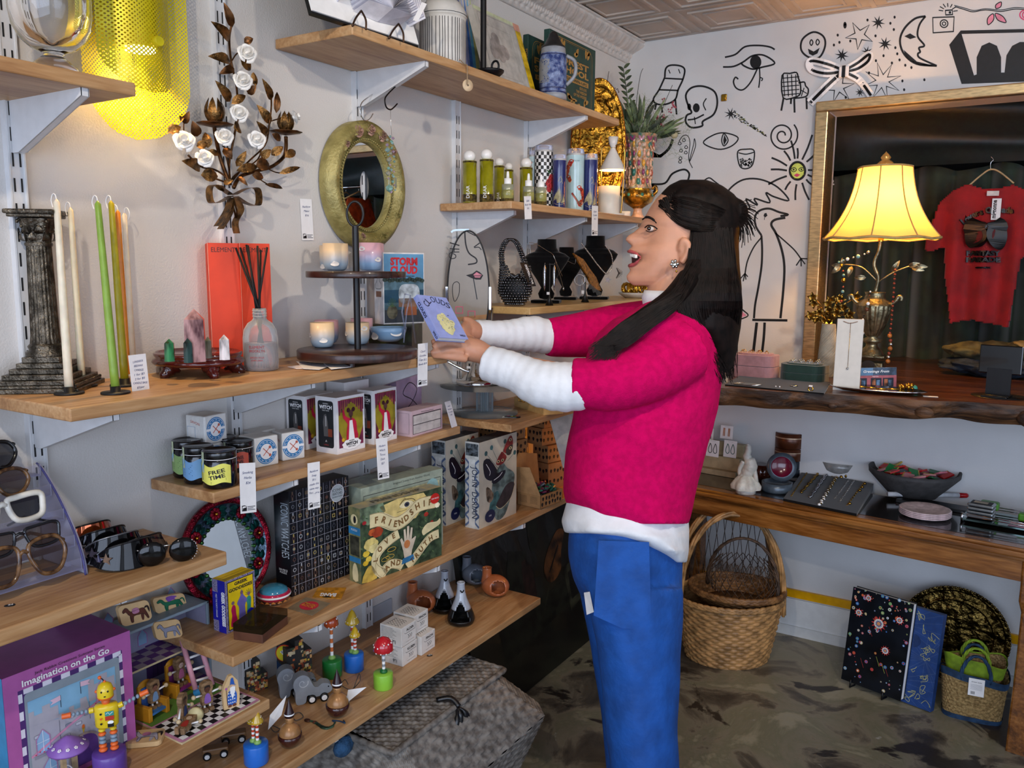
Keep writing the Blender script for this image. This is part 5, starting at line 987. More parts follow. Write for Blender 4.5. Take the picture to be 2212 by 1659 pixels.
lav=mat('#98a4dc',.5,var=.04);c4=[at(950,729,d=1.93),at(1012,733,d=2.0),at(901,636,d=1.955)];o0,uu,vv=c4[0],c4[1]-c4[0],c4[2]-c4[0];uu_,Lw,Lh=uu.normalized(),uu.length,vv.length;vv=(vv-uu_*vv.dot(uu_)*0).normalized();nn=uu_.cross(vv).normalized()
b=MB();th=.016;P_=[V((0,0,0)),uu_*Lw,uu_*Lw+vv*Lh,vv*Lh];b.add(P_+[a-nn*.0015 for a in P_]+[a-nn*th for a in P_]+[a-nn*(th-.0015)for a in P_],[[0,1,2,3],[11,10,9,8],[0,3,11,8],[0,1,5,4],[1,2,6,5],[3,2,6,7][::-1],[12,13,9,8],[13,14,10,9],[14,15,11,10]],lav);I_=[a*.97+(P_[2]+P_[0])*.015 for a in P_];b.add([a-nn*.001 for a in I_]+[a-nn*(th-.001)for a in I_],[[0,1,5,4],[1,2,6,5],[2,3,7,6]],PAPER)
fn=lambda x,y,l=1:uu_*x+vv*y+nn*(l*LY);navy=mat('#171733',.5);crm=mat('#ddd8a0',.5,var=.06)
b.curvetext('CLOUDS',[(Lw*.16,Lh*.70),(Lw*.35,Lh*.83),(Lw*.6,Lh*.83),(Lw*.93,Lh*.72)],.017,fn,navy,1,.0,w=.75)
rg=random.Random(3)
for i in range(26):a=rg.random()*6.3;R=rg.random()**.5;x,y=Lw*(.52+.22*R*cos(a)),Lh*(.36+.24*R*sin(a)-.0);b.flat(circ(x,y,.0075,10),fn,crm,1+i*.04)
for i in range(30):x,y=Lw*(.34+.38*rg.random()),Lh*(.2+.34*rg.random());b.ink([(x,y),(x+.002,y+.002),(x+.004,y)],.0004,fn,navy,2.6,3)
b.text('WILD',Lw*.85,Lh*.06,.005,fn,navy,1,.03)
fs_=lambda x,y,l=1:vv*Lh-nn*0+(-vv)*x+(-nn)*(th-y)-uu_*(l*LY)*1;b.text('CLOUDS',Lh*.32,th*.28,.008,fs_,navy,1,.03,Lh*.36);b.text('WILD',Lh*.9,th*.3,.006,fs_,navy,1,.03);tag(b.obj('clouds_book',None,o0),'lavender book titled Clouds held upright in her hands','book')
pxcard((902,836),(903,743),(923,832),-1.222,['Cloud','Goodies','Cups $12','Bowls $18'],'white price card for cloud goodies at the shelf edge under her fingers')
#   jars, soap and tarot shelf
zC=SH['C'];q=pc(340,780,3.16);jb=mat('#0d0d10',.12,var=.1,coat=.4)
def jar(cx,by,w_,yt,c,label,t='',back=0):
 p=at(*q(cx,by),z=zC)if not back else V(back);p.x=max(p.x,-1.455);s=dep(p)/F0/3.16;r=w_/2*s;H=zat(p,780+yt/3.16)-zC if not back else .068;T=thing('herb_jar',label,'jar',p,group='black herb jars');lm=mat(c,.5,var=.03)
 b=MB();b.lathe([(0,0),(r*.9,0),(r,.004),(r,H*.74),(r*.93,H*.79)],jb,n=40,cap=False);fn=CYL((0,0,0),r,0,-.95)
 for a0,a1 in((-1.1,.95),(-2.2,-1.25)):
  b.grid(lambda u,v:fn(r*(a0+(a1-a0)*u),H*(.16+.5*v)+H*.045*sin(u*9+1)*(1 if v>.5 else .8 if v<.2 else 0),1),24,3,lm)
 if t:
  for i,s_ in enumerate(t):b.text(s_,r*.12,H*(.44-.14*i),H*.105,fn,INK,2,.02,r*.98 if len(s_)>3 else None,ang=.2)
  b.text('BARBARI',-r*.85,H*.38,H*.05,fn,INK,2,ang=PI/2)
  for i in range(2):b.ink([(-r*.25,H*(.2-.035*i)),(r*.65,H*(.3-.035*i))],.0008,fn,INK,2,0)
 else:
  for i in range(7):b.ink([(-r*.8,H*(.55-.045*i)),(-r*.1-r*.1*(i%3),H*(.53-.045*i))],.0006,fn,INK,2,0)
 b.obj('jar_body',T);b=MB();b.lathe([(r*.99,H*.80),(r*1.01,H*.81),(r*1.01,H*.97),(r*.98,H),(r*.9,H*1.0),(r*.88,H*.985),(0,H*.985)],mat('#0b0b0c',.25,coat=.4),n=40,cap=False);b.lathe([(r*1.015,H*.795),(r*1.015,H*.81)],PAPER,n=40,cap=False)
 f2=CYL((0,0,0),r*1.02,0,-1.75);b.flat(rect(-r*.13,H*.45,r*.13,H*1.0),f2,mat('#c5cfa8',.5),1);b.flat([(-r*.13,H*.62),(r*.13,H*.75),(r*.13,H*.6),(-r*.13,H*.45)],f2,mat('#8fb3c4'),2);b.obj('lid',T)
jar(183,775,198,533,'#8fae6a','black herb jar with a green label at the back left');jar(372,0,190,0,'#c9c39a','black herb jar hidden in the middle of the group',back=(-1.455,1.15,zC));jar(560,742,196,540,'#cc5a46','black herb jar with a red label at the right of the group',('CAREFREE','ZONE'));jar(287,822,200,573,'#79a8d2','black herb jar with a light blue label');jar(430,850,228,603,'#e3df66','black herb jar with a yellow Free Time label, nearest the shelf corner',('FREE','TIME'))
sp=mat('#e4e2dc',.45,var=.03,ns=20,bump=.35,bs=40);sb=mat('#2f7fb8',.5,var=.05);sr=mat('#cf6a55',.5)
def soapd(b,w,H,fn):
 R=H*.42;cx,cy=w*.48,H*.5;b.flat(circ(cx,cy,R*.95,36,R),fn,sb,1);b.flat(circ(cx,cy,R*.58,28,R*.62),fn,PAPER,1.5);b.flat(rect(cx-R,cy-R*.1,cx+R,cy+R*.1),fn,PAPER,1.6);b.ink(circ(cx,cy,R*.86,40,R*.9),.0008,fn,PAPER,2,0,True)
 for i in range(14):a=i*.45;b.ink([(cx+R*.68*cos(a),cy+R*.7*sin(a)),(cx+R*.78*cos(a+.12),cy+R*.8*sin(a+.12)),(cx+R*.7*cos(a+.25),cy+R*.72*sin(a+.25))],.0009,fn,PAPER,2,2)
 for g in(-1,1):b.ink([(cx-R*.3,cy-g*R*.3),(cx+R*.3,cy+g*R*.3)],.0018,fn,sr,2,0);b.flat(circ(cx+R*.32,cy+g*R*.32,R*.12,10),fn,sr,2.2)
def soapl(b,d,H,fn):b.text('SAVON',d*.5,H*.7,H*.1,fn,sr,1,ang=-.2);b.ink(rect(d*.1,H*.2,d*.5,H*.6),.0006,fn,sb,1,0,True)
g_='wrapped soap cubes'
_s=carton('soap_box','wrapped soap cube behind the herb jars carrying the raised one','soap',V((-1.43,1.085,zC)),V((-1.43,1.147,zC)),zC,0,.058,sp,soapd,soapl,h=.062,group=g_,bev=.003)
carton('soap_box','wrapped soap cube raised above the herb jars on top of another','soap',V((-1.428,1.088,zC+.0625)),V((-1.432,1.147,zC+.0625)),zC+.0625,0,.056,sp,soapd,soapl,h=.060,group=g_,bev=.003)
carton('soap_box','wrapped soap cube directly right of the herb jars','soap',q(668,735),q(830,700),zC,780+530/3.16,.06,sp,soapd,soapl,group=g_,bev=.003);carton('soap_box','wrapped soap cube between the first soap and the tarot decks','soap',q(855,685),q(1008,660),zC,780+495/3.16,.05,sp,soapd,soapl,group=g_,bev=.003)
carton('soap_box','wrapped soap cube lying behind the two front soaps','soap',V((-1.452,1.235,zC)),V((-1.452,1.30,zC)),zC,0,.045,sp,soapd,soapl,h=.062,group=g_,bev=.003)
dw=mat('#eceaea',.35,var=.02)
def witchf(b,w,H,fn):
 x0,x1,y0,y1=w*.07,w*.93,H*.1,H*.95;b.flat(rrect(x0,y0,x1,y1,w*.1),fn,mat('#9a8a22',.5,var=.1),1);pu=mat('#6e2744',.5,var=.3);rg=random.Random(1)
 for i in range(26):x=x0+(x1-x0)*i/25;e=abs(i-12.5)/12.5;y=y1-H*(.06+.26*e*rg.uniform(.5,1));b.ink([(x,y1-.001),(x+rg.uniform(-1,1)*.002,y)],.0032,fn,pu if i%2 else mat('#a33a58',.5),1.5+.01*i,0)
 for g in(0,1):b.flat([((x0,x1)[g],y0),((x0,x1)[g],H*.42),((x0+w*.16,x1-w*.16)[g],H*.2),((x0+w*.3,x1-w*.3)[g],y0)],fn,pu,2)
 rd=mat('#c41f3f',.5);sk=mat('#5c3a36',.5);b.flat([(w*.32,H*.22),(w*.37,H*.5),(w*.22,H*.62),(w*.2,H*.76),(w*.26,H*.76),(w*.3,H*.66),(w*.45,H*.6),(w*.55,H*.6),(w*.68,H*.52),(w*.7,H*.36),(w*.74,H*.22)],fn,rd,2.4,2);b.flat([(w*.4,H*.2),(w*.44,H*.56),(w*.54,H*.56),(w*.62,H*.2)],fn,PAPER,2.6)
 b.flat(circ(w*.49,H*.68,w*.075,14,H*.065),fn,sk,2.8);b.flat(rect(w*.46,H*.57,w*.52,H*.64),fn,sk,2.8)
 for x in(.4,.58):b.flat(circ(w*x,H*.75,w*.06,12),fn,mat('#3c1420'),3)
 b.flat([(w*.5+w*.33*cos(a)*(1+.06*sin(9*a)),H*.14+H*.095*sin(a)*(1+.06*sin(9*a)))for a in[i*.2 for i in range(31)]],fn,PAPER,3.2);b.text('MODERN',w*.5,H*.19,H*.022,fn,INK,4,.02);b.text('WITCH',w*.5,H*.12,H*.055,fn,INK,4,.05,w*.42);b.text('TAROT DECK',w*.5,H*.085,H*.022,fn,INK,4,.02)
 b.flat(circ(w*.2,H*.24,w*.05,12),fn,mat('#d8a52a'),4)
def witchl(b,d,H,fn):
 b.flat(rrect(d*.12,H*.1,d*.86,H*.93,d*.1),fn,mat('#22262a',.5),1);b.text('MODERN',d*.5,H*.87,H*.022,fn,PAPER,2);b.text('WITCH',d*.5,H*.79,H*.062,fn,PAPER,2,.04,d*.6);b.text('TAROT DECK',d*.5,H*.75,H*.02,fn,PAPER,2)
 b.flat([(d*.4,H*.3),(d*.36,H*.55),(d*.42,H*.68),(d*.52,H*.7),(d*.6,H*.55),(d*.62,H*.3)],fn,mat('#5f5d5c',.6),2);b.flat(rect(d*.48,H*.48,d*.53,H*.66),fn,mat('#b9b6b2'),2.5);b.flat(rect(d*.6,H*.3,d*.8,H*.44),fn,mat('#8a3f2a'),2.2);b.text('A',d*.5,H*.2,H*.04,fn,PAPER,2);b.text('L.STERLE',d*.5,H*.14,H*.022,fn,mat('#c44a4a'),2)
g_='tarot deck boxes';carton('tarot_deck','white tarot deck box at the left, behind the front deck','card deck',(661.8,972),(722,956),zC,857,.06,dw,witchf,witchl,group=g_);carton('tarot_deck','white tarot deck box in front, nearest the shelf edge','card deck',(728.6,982.5),(788.7,966.7),zC,860,.066,dw,witchf,witchl,group=g_);carton('tarot_deck','white tarot deck box at the right, beside the pink deck boxes','card deck',(808.4,961),(857.4,947),zC,845,.05,dw,witchf,witchl,group=g_)
carton('tarot_deck','tarot deck box lying flat behind the upright decks','card deck',V((-1.43,1.50,zC)),V((-1.43,1.59,zC)),zC,0,.06,dw,h=.145,group=g_)
pkm=mat('#d3b6bb',.5,var=.03);lil=mat('#a591ac',.5,var=.04)
def pinkf(b,w,H,fn):b.flat(rect(w*.04,H*.08,w*.95,H*.84),fn,mat('#4b4044',.8),1);b.flat(rect(w*.05,H*.1,w*.93,H*.43),fn,mat('#c9c2bd',.7),2);b.flat(rect(w*.05,H*.46,w*.93,H*.8),fn,mat('#cfc8c2',.7),2);b.ink([(w*.3,H*.9),(w*.7,H*.88)],.001,fn,INK,1)
def pinkl(b,d,H,fn):b.ink(rect(d*.15,H*.1,d*.85,H*.9),.0006,fn,INK,1,0,True)
carton('oracle_deck','pink open fronted deck box showing the card edges, beside the white tarot decks','card deck',q(1735,520),q(1945,460),zC,780+345/3.16,.05,pkm,pinkf,pinkl)
def curl(b,w,H,fn):b.ink([(w*.3,H*.3),(w*.6,H*.45),(w*.8,H*.7),(w*.5,H*.85),(w*.25,H*.65),(w*.6,H*.5),(w*.85,H*.3),(w*.5,H*.2)],.0022,fn,INK,1);b.ink([(w*.3,H*.15),(w*.45,H*.3),(w*.8,H*.2)],.002,fn,INK,1)
carton('oracle_deck','tall lilac deck box with a curling black letter','card deck',on(340+1635/3.16,-1.43,zC),on(340+1805/3.16,-1.43,zC),zC,0,.05,lil,curl,h=zat(on(857,-1.43,zC),815)-zC)
carton('oracle_deck','dusky pink deck box behind the right tarot deck','card deck',V((-1.44,1.60,zC)),V((-1.44,1.69,zC)),zC,0,.045,pkm,h=.115)
_p=at(966,930,z=zC);card(at(976,924,z=zC),at(994,918,z=zC)-at(976,924,z=zC),V((-.25,-.12,1)),.03,.072,['TAROT','My best','is wild','$40'],'small white tent card standing at the right end of the tarot shelf',logo=False)
for(bl,tl,br_,ls,lb)in(((520,1110),(517,1001),(554,1106),['Smoking','Herbs','$24'],'white price card reading Smoking Herbs $24'),((666,1102),(664.5,1001),(692,1096),['Rainbow','Soap','$11','made the','same way','for...yrs'],'white price card reading Rainbow Soap $11'),((817,1037),(812,948),(841,1032),['Modern','Witch','Tarot','Deck','$27'],'white price card reading Modern Witch Tarot Deck')):pxcard(bl,tl,br_,-1.3005,ls,lb)
#   puzzle shelf
zD=SH['D']
c=V((-1.462,1.156,zD+.121));R=.119;tn=V((.985,0,.17)).normalized();Q=V((0,0,1)).rotation_difference(tn).to_matrix().to_4x4();T=thing('tin_mirror','round punched tin mirror painted with red flowers and green leaves','mirror',c);T.rotation_euler=Q.to_euler()
rd_,gn_,sl=mat('#8e1029',.18,.7,var=.3,ns=60,bump=.6,bs=150),mat('#0f4c46',.2,.7,var=.35,ns=50),mat('#5e7486',.2,.8,var=.3,ns=40,bump=.3,bs=90)
b=MB();b.lathe([(R*.55,.002),(R*.6,.004),(R*.85,.003),(R*.88,.006)],sl,n=72,cap=False);b.lathe([(R*.88,.006),(R*.94,.012),(R,.006),(R,.0),(0,-.001)],rd_,n=90,cap=False,rib=(1,0));b.obj('tin_frame',T)
b=MB();b.lathe([(R*.57,.003),(0,.003)],mat('#f0f4f5',.01,1,var=0),n=64,cap=False);b.obj('mirror_glass',T);b=MB()
for i in range(30):a=i*2*PI/30;b.ball((R*.60*cos(a),R*.60*sin(a),.005),R*.04,mat('#3b6b35',.15,.7,var=.3),n=8)
b.obj('green_beading',T)
for i in range(0):pass
for i in range(8):
 a=i*2*PI/8+.2;c_=V((R*.75*cos(a),R*.75*sin(a),.006));b=MB()
 for j in range(8):t=j*2*PI/8;b.ball(c_+V((R*.075*cos(t),R*.075*sin(t),0)),R*.052,rd_,(1,1,.5),8)
 b.ball(c_+V((0,0,.003)),R*.035,GOLD,n=8);b.obj('tin_flower',T);b=MB()
 for g in(-1,1):
  for o_ in(-.07,.07):e=[V(((.75+o_*.7)*R*cos(a+g*t),(.75+o_*.7)*R*sin(a+g*t),.006))for t in(.13,.35)];leaf(b,e[0],e[1],R*.12,gn_,(0,0,1),-.3,.1)
 b.obj('tin_leaf',T)
b=MB()
for i in range(60):a=i*2*PI/60;b.ball((R*.94*cos(a),R*.94*sin(a),.010),R*.035,rd_,(1,1,.6),6)
b.obj('rope_border',T)
def watches(b,w,H,fn):
 n,N=9,10;ln=mat('#c4c2cc',.5);rg=random.Random(6);cs=[mat(x,.35,.4)for x in('#a58f7c','#8b8d92','#4a4e58','#c7b06a','#6e5048','#50545c','#b9bcc0','#7e6a55')]
 for i in range(n):
  for j in range(N):
   x,y=w*(i+.5)/n,H*(j+.5)/N;m1=cs[rg.randrange(8)];k=w/n*.22*rg.uniform(.8,1.15);b.flat(rect(x-k*.45,y-H/N*.42,x+k*.45,y+H/N*.42),fn,cs[rg.randrange(8)]if rg.random()<.5 else mat('#2a2a30',.5),1);b.flat(circ(x,y,k,12)if rg.random()<.7 else rect(x-k,y-k,x+k,y+k),fn,m1,1.5);b.flat(circ(x,y,k*.65,10),fn,cs[rg.randrange(8)]if rg.random()<.3 else mat('#16161b',.3),2)
 for i in range(1,n):b.flat(rect(w*i/n-.0003,0,w*i/n+.0003,H),fn,ln,2.4)
 for j in range(1,N):b.flat(rect(0,H*j/N-.0003,w,H*j/N+.0003),fn,ln,2.4)
 x,y=w*.79,H*.86;b.flat(circ(x,y,w*.12,24),fn,ln,3);b.flat(circ(x,y,w*.11,24),fn,mat('#9ca7ad',.5),3.4);b.text('ICONIC',x,y+H*.02,H*.027,fn,INK,4);b.text('WATCHES',x,y-H*.015,H*.027,fn,INK,4,0,w*.17);b.text('500-PIECE PUZZLE',x,y-H*.04,H*.012,fn,INK,4)
def watchl(b,d,H,fn):b.text('ICONIC WATCHES',d*.45,H*.62,d*.5,fn,mat('#b8c4cf',.5),1,0,H*.52,ang=-PI/2);b.text('500-PIECE',d*.5,H*.23,H*.02,fn,PAPER,1);b.text('PUZZLE',d*.5,H*.205,H*.02,fn,PAPER,1)
carton('puzzle_box','large black puzzle box titled Iconic Watches with a grid of watches','puzzle box',(630.5,1290),(757,1239),zD,1062.6,.052,mat('#121318',.3,var=.1),watches,watchl)
cre,brn,dgn=mat('#ddcf9f',.5,var=.06),mat('#7d5c33',.5,var=.1),mat('#22301f',.5,var=.3,ns=60,c2='#43543a')
def friend(b,w,H,fn):
 X=lambda p:[(a/680*w,(1-c_/650)*H)for a,c_ in p];b.flat(rect(0,0,w,H),fn,dgn,.6)
 b.flat(X([(150,30),(230,160),(330,230),(450,220),(560,80),(520,10),(300,0)]),fn,mat('#d9c27a',.5,var=.1),1);b.flat(X([(0,0),(180,0),(200,80),(60,160),(0,120)]),fn,mat('#6c7f63',.6,var=.3),1)
 rg=random.Random(5)
 for i in range(90):x,y=rg.choice([(rg.uniform(0,220),rg.uniform(60,640)),(rg.uniform(480,680),rg.uniform(40,420)),(rg.uniform(100,600),rg.uniform(540,640))]);a=rg.random()*6;b.flat(X([(x,y),(x+14*cos(a+.4),y+14*sin(a+.4)),(x+30*cos(a),y+30*sin(a)),(x+14*cos(a-.4),y+14*sin(a-.4))]),fn,mat(rg.choice(('#4d6b3e','#36522f','#5d7348')),.5),1.1+.01*i)
 for x,y,r,c_ in((130,240,45,'#a8401f'),(90,230,30,'#c05a2a'),(80,330,55,'#dcc878'),(100,370,40,'#e3d490'),(40,400,26,'#d9b93a'),(60,450,24,'#dcc04a'),(35,480,22,'#d2ad2a'),(555,110,28,'#b03a26'),(600,140,30,'#e6dcb0'),(640,160,24,'#efe6c4'),(540,215,20,'#a33022'),(30,130,16,'#a8262a'),(590,300,14,'#a33022')):
  for j in range(6):b.flat(X(circ(x+r*.45*cos(j),y+r*.45*sin(j),r*.6,10)),fn,mat(c_,.5,var=.15),2+.1*j)
 b.ink(X([(290,120),(350,10),(500,115)]),.0007,fn,INK,3,0,True);b.flat(X([(310,75),(350,40),(400,45),(430,75),(395,95),(345,98)]),fn,mat('#e9dcae'),3.2,3);b.flat(X(circ(372,72,22,14)),fn,mat('#3c3f4a'),3.5);b.flat(X(circ(372,72,9,10)),fn,BLACK,3.7);b.ink(X([(312,62),(350,25),(420,35),(445,60)]),.0014,fn,mat('#4a3a24'),3.5)
 def rib(p,wd,l=4):b.ink(X(p),wd/680*w,fn,cre,l,6);b.ink([(a,c_-wd*.48/680*w)for a,c_ in X(p)],.0009,fn,brn,l+.3,6);b.ink([(a,c_+wd*.48/680*w)for a,c_ in X(p)],.0009,fn,brn,l+.3,6)
 rib([(70,130),(160,140),(270,215),(370,190),(470,115),(620,120)],88);b.curvetext('FRIENDSHIP',X([(95,160),(160,165),(270,240),(370,215),(470,140),(600,140)]),H*.085,fn,brn,5,.04)
 rib([(300,310),(180,370),(115,450),(120,560),(190,640)],66);b.curvetext('LOVE',X([(125,520),(130,450),(190,375),(290,325)]),H*.07,fn,brn,5,.04)
 rib([(170,600),(230,560),(300,590),(330,620)],62);b.curvetext('AND',X([(190,615),(240,580),(310,600)]),H*.075,fn,brn,5,.04);rib([(370,640),(450,560),(560,450),(650,430)],62);b.curvetext('TRUTH.',X([(400,630),(470,570),(560,480),(650,450)]),H*.075,fn,brn,5,.04)
 hd=mat('#cfc0a8',.5);b.flat(X([(335,480),(310,370),(325,360),(345,410),(340,290),(356,288),(366,390),(370,270),(388,270),(388,390),(402,290),(418,296),(408,400),(440,380),(446,390),(410,500),(400,560),(345,560)]),fn,hd,4.6);b.flat(X(circ(368,430,26,14,38)),fn,mat('#c47a45'),5);b.flat(X([(330,550),(420,540),(430,590),(320,600)]),fn,mat('#2f6f9a'),5)
 b.flat(X([(500,350),(550,300),(630,310),(660,290),(665,340),(600,370),(540,390),(510,400)]),fn,cre,4,3)
 for x,y in((190,500),(225,490),(240,430)):b.ink(X(circ(x,y,34,14,18)),.0013,fn,mat('#c9a94a'),5,3,True)
 b.flat(X([(0,640),(40,530),(70,510),(95,540),(120,640)]),fn,mat('#c4a548',.5,var=.2),4,2);b.flat(X(circ(615,90,42,24,48)),fn,mat('#c2281f',.4),6);b.text('1000 PIECES',615/680*w,(1-95/650)*H,H*.02,fn,PAPER,7)
def friendl(b,d,H,fn):b.flat(rect(0,0,d,H),fn,mat('#8a8458',.5,var=.3,ns=40,c2='#4c5a40'),.6);b.flat(rect(0,H*.64,d,H*.74),fn,mat('#2f79a8'),1);b.flat(rect(0,H*.27,d,H*.34),fn,mat('#2f79a8'),1);b.flat(rect(d*.1,H*.36,d*.9,H*.62),fn,mat('#3c3c30',.5,var=.4),1);b.flat(circ(d*.5,H*.84,d*.3,14,H*.07),fn,cre,1);b.flat(circ(d*.55,H*.84,d*.12,10,H*.05),fn,INK,1.4);b.flat([(d*.3,H*.03),(d*.3,H*.2),(d*.5,H*.26),(d*.7,H*.2),(d*.75,H*.03)],fn,cre,1,2);b.text('PUZZLE',d*.5,H*.69,H*.025,fn,PAPER,2)
def fript(b,w,d,fn):b.text('FRIENDSHIP',w*.5,d*.35,d*.4,fn,mat('#4a4436'),1,.02,w*.6)
carton('puzzle_box','illustrated puzzle box reading Friendship Love and Truth','puzzle box',(780.5,1262.6),(953.9,1199.3),zD,1099.6,.042,mat('#b7a674',.4,var=.15,c2='#8c8c80'),friend,friendl,fript)
pg_=mat('#98a392',.35,var=.08)
def palef(b,w,H,fn):b.ink(rect(w*.03,H*.04,w*.97,H*.9),.0015,fn,INK,1,0,True);b.flat(rect(w*.05,H*.06,w*.95,H*.86),fn,mat('#c9c79a',.5,var=.2),1);b.text('Imagined Scenes from Another World',w*.6,H*.95,H*.028,fn,mat('#4a514a'),1);b.flat(circ(w*.86,H*.8,w*.08,20),fn,mat('#8fb8b8'),2)
carton('puzzle_box','pale green puzzle box standing directly behind the Friendship box','puzzle box',V((-1.345,1.46,zD)),V((-1.305,1.735,zD)),zD,0,.05,pg_,palef,h=zat(V((-1.345,1.46)),1056)-zD)
carton('puzzle_box','second pale green box, farther back and mostly hidden','puzzle box',V((-1.43,1.50,zD)),V((-1.41,1.745,zD)),zD,0,.045,mat('#a9b0a0',.35),palef,h=.195)
def jd(b,w,H,fn):
 b.flat(rect(0,0,w,H),fn,mat('#c9c1ae',.35,var=.08,ns=12),.6);tl,nv,rr=mat('#3f6a6c',.5,var=.3),mat('#15182c',.5,var=.2),mat('#8a2a2c',.5,var=.2);X=lambda p:[(a/350*w,(1-c_/820)*H)for a,c_ in p]
 b.flat(X([(120,420),(200,260),(260,330),(330,420),(300,600),(240,780),(160,800),(120,650)]),fn,mat('#6f8583',.5,var=.3),1,4)
 for p in(((200,250),(235,60)),((180,260),(110,80)),((170,300),(60,120)),((260,260),(330,200))):b.ink(X(p),.0014,fn,tl,1.2,0);b.flat(X(circ(p[1][0],p[1][1],14,10,24)),fn,tl,1.4)
 b.flat(X([(40,180),(90,180),(160,310),(155,330),(200,400),(120,400),(80,380),(50,340),(35,250)]),fn,nv,2,2);b.flat(X([(155,350),(240,340),(220,400),(150,440),(110,410)]),fn,nv,2,2)
 for p in(((60,220),(95,300),(90,340)),((130,400),(180,380),(210,350))):b.ink(X(p),.0022,fn,PAPER,2.5)
 b.flat(X([(150,240),(200,150),(230,180),(250,220),(215,270),(170,270)]),fn,rr,2.6,2);b.flat(X([(215,150),(270,30),(300,30),(310,110),(270,180)]),fn,rr,2.6,2);b.flat(X([(240,150),(280,110),(310,120),(290,200),(255,200)]),fn,mat('#3c3430',.5),2.8,2)
 for x,y in((170,235),(210,235),(285,60),(285,140)):b.flat(X(circ(x,y,14,12)),fn,cre,3);b.flat(X(circ(x,y,8,10)),fn,BLACK,3.3)
 b.flat(X([(60,450),(90,460),(130,540),(110,600),(70,580)]),fn,mat('#7d6a58',.5,var=.4),2,2);b.flat(X([(240,500),(300,480),(330,520),(290,640),(200,700),(150,660),(180,600)]),fn,mat('#3b3337',.5,var=.2),2,2);b.ink(X([(150,660),(200,705),(290,640),(330,520)]),.0018,fn,cre,2.4)
 b.flat(X([(180,650),(90,720),(110,560),(170,520)]),fn,tl,1.8,3);b.flat(X(circ(95,730,46,24,60)),fn,mat('#20284e',.4),4);b.text('1000',95/350*w,(1-735/820)*H,H*.02,fn,PAPER,5)
def jdl(b,d,H,fn):
 b.flat(rect(0,0,d,H),fn,mat('#c9cac4',.35),.6);bl_=mat('#5b6f92',.5,var=.2)
 for i in range(6):
  for g in(0,1):b.ink([(d*g,H*(.02+.13*i)),(d*(.3 if g==0 else .7),H*(.085+.13*i)),(d*g,H*(.15+.13*i))],d*.12,fn,bl_,1)
 b.flat(rect(d*.28,0,d*.72,H*.8),fn,mat('#d5d6d1',.35),1.4);b.flat(rect(d*.05,H*.84,d*.95,H*.98),fn,mat('#4e565c',.5,var=.5,ns=90),1.5);b.text('JOHN  DERIAN',d*.5,H*.42,d*.42,fn,mat('#22304a'),2,.0,H*.6,ang=-PI/2)
jt=mat('#4c5156',.3,var=.3,ns=30)
carton('puzzle_box','moth and butterfly puzzle box spined John Derian, right one in front of the kraft boxes','puzzle box',(1034.7,1144.3),(1114.9,1108),zD,956.9,.048,jt,jd,jdl);carton('puzzle_box','moth and butterfly puzzle box spined John Derian, left one behind the Friendship box','puzzle box',(963,1137),(1033,1108),zD,953,.05,jt,jd,jdl)
kr=mat('#a37a4e',.7,var=.06,ns=30)
def berries(b,w,H,fn):
 n=max(3,int(w/.016))
 for i in range(n):
  for j in(0,1):x,y=w*(i+.5+.3*sin(i*7+j))/n,H*(.3+.4*j+.08*sin(i*3));b.flat([(x,y-.007),(x+.005,y+.001),(x+.003,y+.006),(x-.003,y+.006),(x-.005,y+.001)],fn,INK,1,2)
def kraft(p,w,d,h,lb):return carton('kraft_box',lb,'box',V(p),V(p)+V((.25,1,0)).normalized()*w,p[2],0,d,kr,berries,berries,h=h)
for i,(x,y,z_,lb)in enumerate(((-1.40,2.14,0,'kraft box with black strawberries, bottom of the left stack'),(-1.40,2.13,.075,'kraft box with black strawberries, second up in the left stack'),(-1.39,2.135,.135,'kraft box with black strawberries, third up in the left stack'),(-1.40,2.13,.195,'kraft box with black strawberries, topmost of the left stack'),(-1.34,2.37,0,'kraft box with black strawberries, bottom of the right stack behind the open box'),(-1.345,2.375,.09,'kraft box with black strawberries, second up in the right stack'),(-1.36,2.36,.15,'kraft box with black strawberries, third up in the right stack'),(-1.355,2.365,.21,'kraft box with black strawberries, topmost of the right stack'))):
 kraft((x,y,zD+z_),.13 if i<4 else .12,.07,.058 if z_ else(.073 if i<4 else .088),lb)
T=thing('open_kraft_box','open kraft box printed with strawberries, its flap raised','box',mw=frame(at(1167.6,1100.7,z=zD),at(1208.8,1084.7,z=zD)-at(1167.6,1100.7,z=zD)));w_=.12;b=MB();d=.09;h=.042
for lo,hi in(((0,0,0),(w_,.002,h)),((0,d-.002,0),(w_,d,h)),((0,0,0),(.002,d,h)),((w_-.002,0,0),(w_,d,h)),((0,0,0),(w_,d,.002))):b.bb(lo,hi,kr)
berries(b,w_,h,PF((0,0,0),(1,0,0),(0,0,1)));f2=PF((0,d,0),(0,-1,0),(0,0,1));[b.ink([(.01+.04*(i%2),.034-.004*(i//2)),(.038+.04*(i%2),.034-.004*(i//2))],.0007,f2,INK,1,0)for i in range(12)];b.obj('box_body',T)
b=MB();b.add([V((0,d,h)),V((w_,d,h)),V((w_,d+.012,h+.1)),V((.02,d+.012,h+.12)),V((0,d+.012,h+.09))],[[0,1,2,3,4]],kr);b.obj('raised_lid',T);b=MB();b.add([V((0,0,h)),V((0,d,h)),V((-.02,d-.01,h+.085)),V((-.018,.03,h+.09))],[[0,1,2,3]],mat('#b58a5c',.7));b.obj('side_flap',T)
rg=random.Random(2);b=MB()
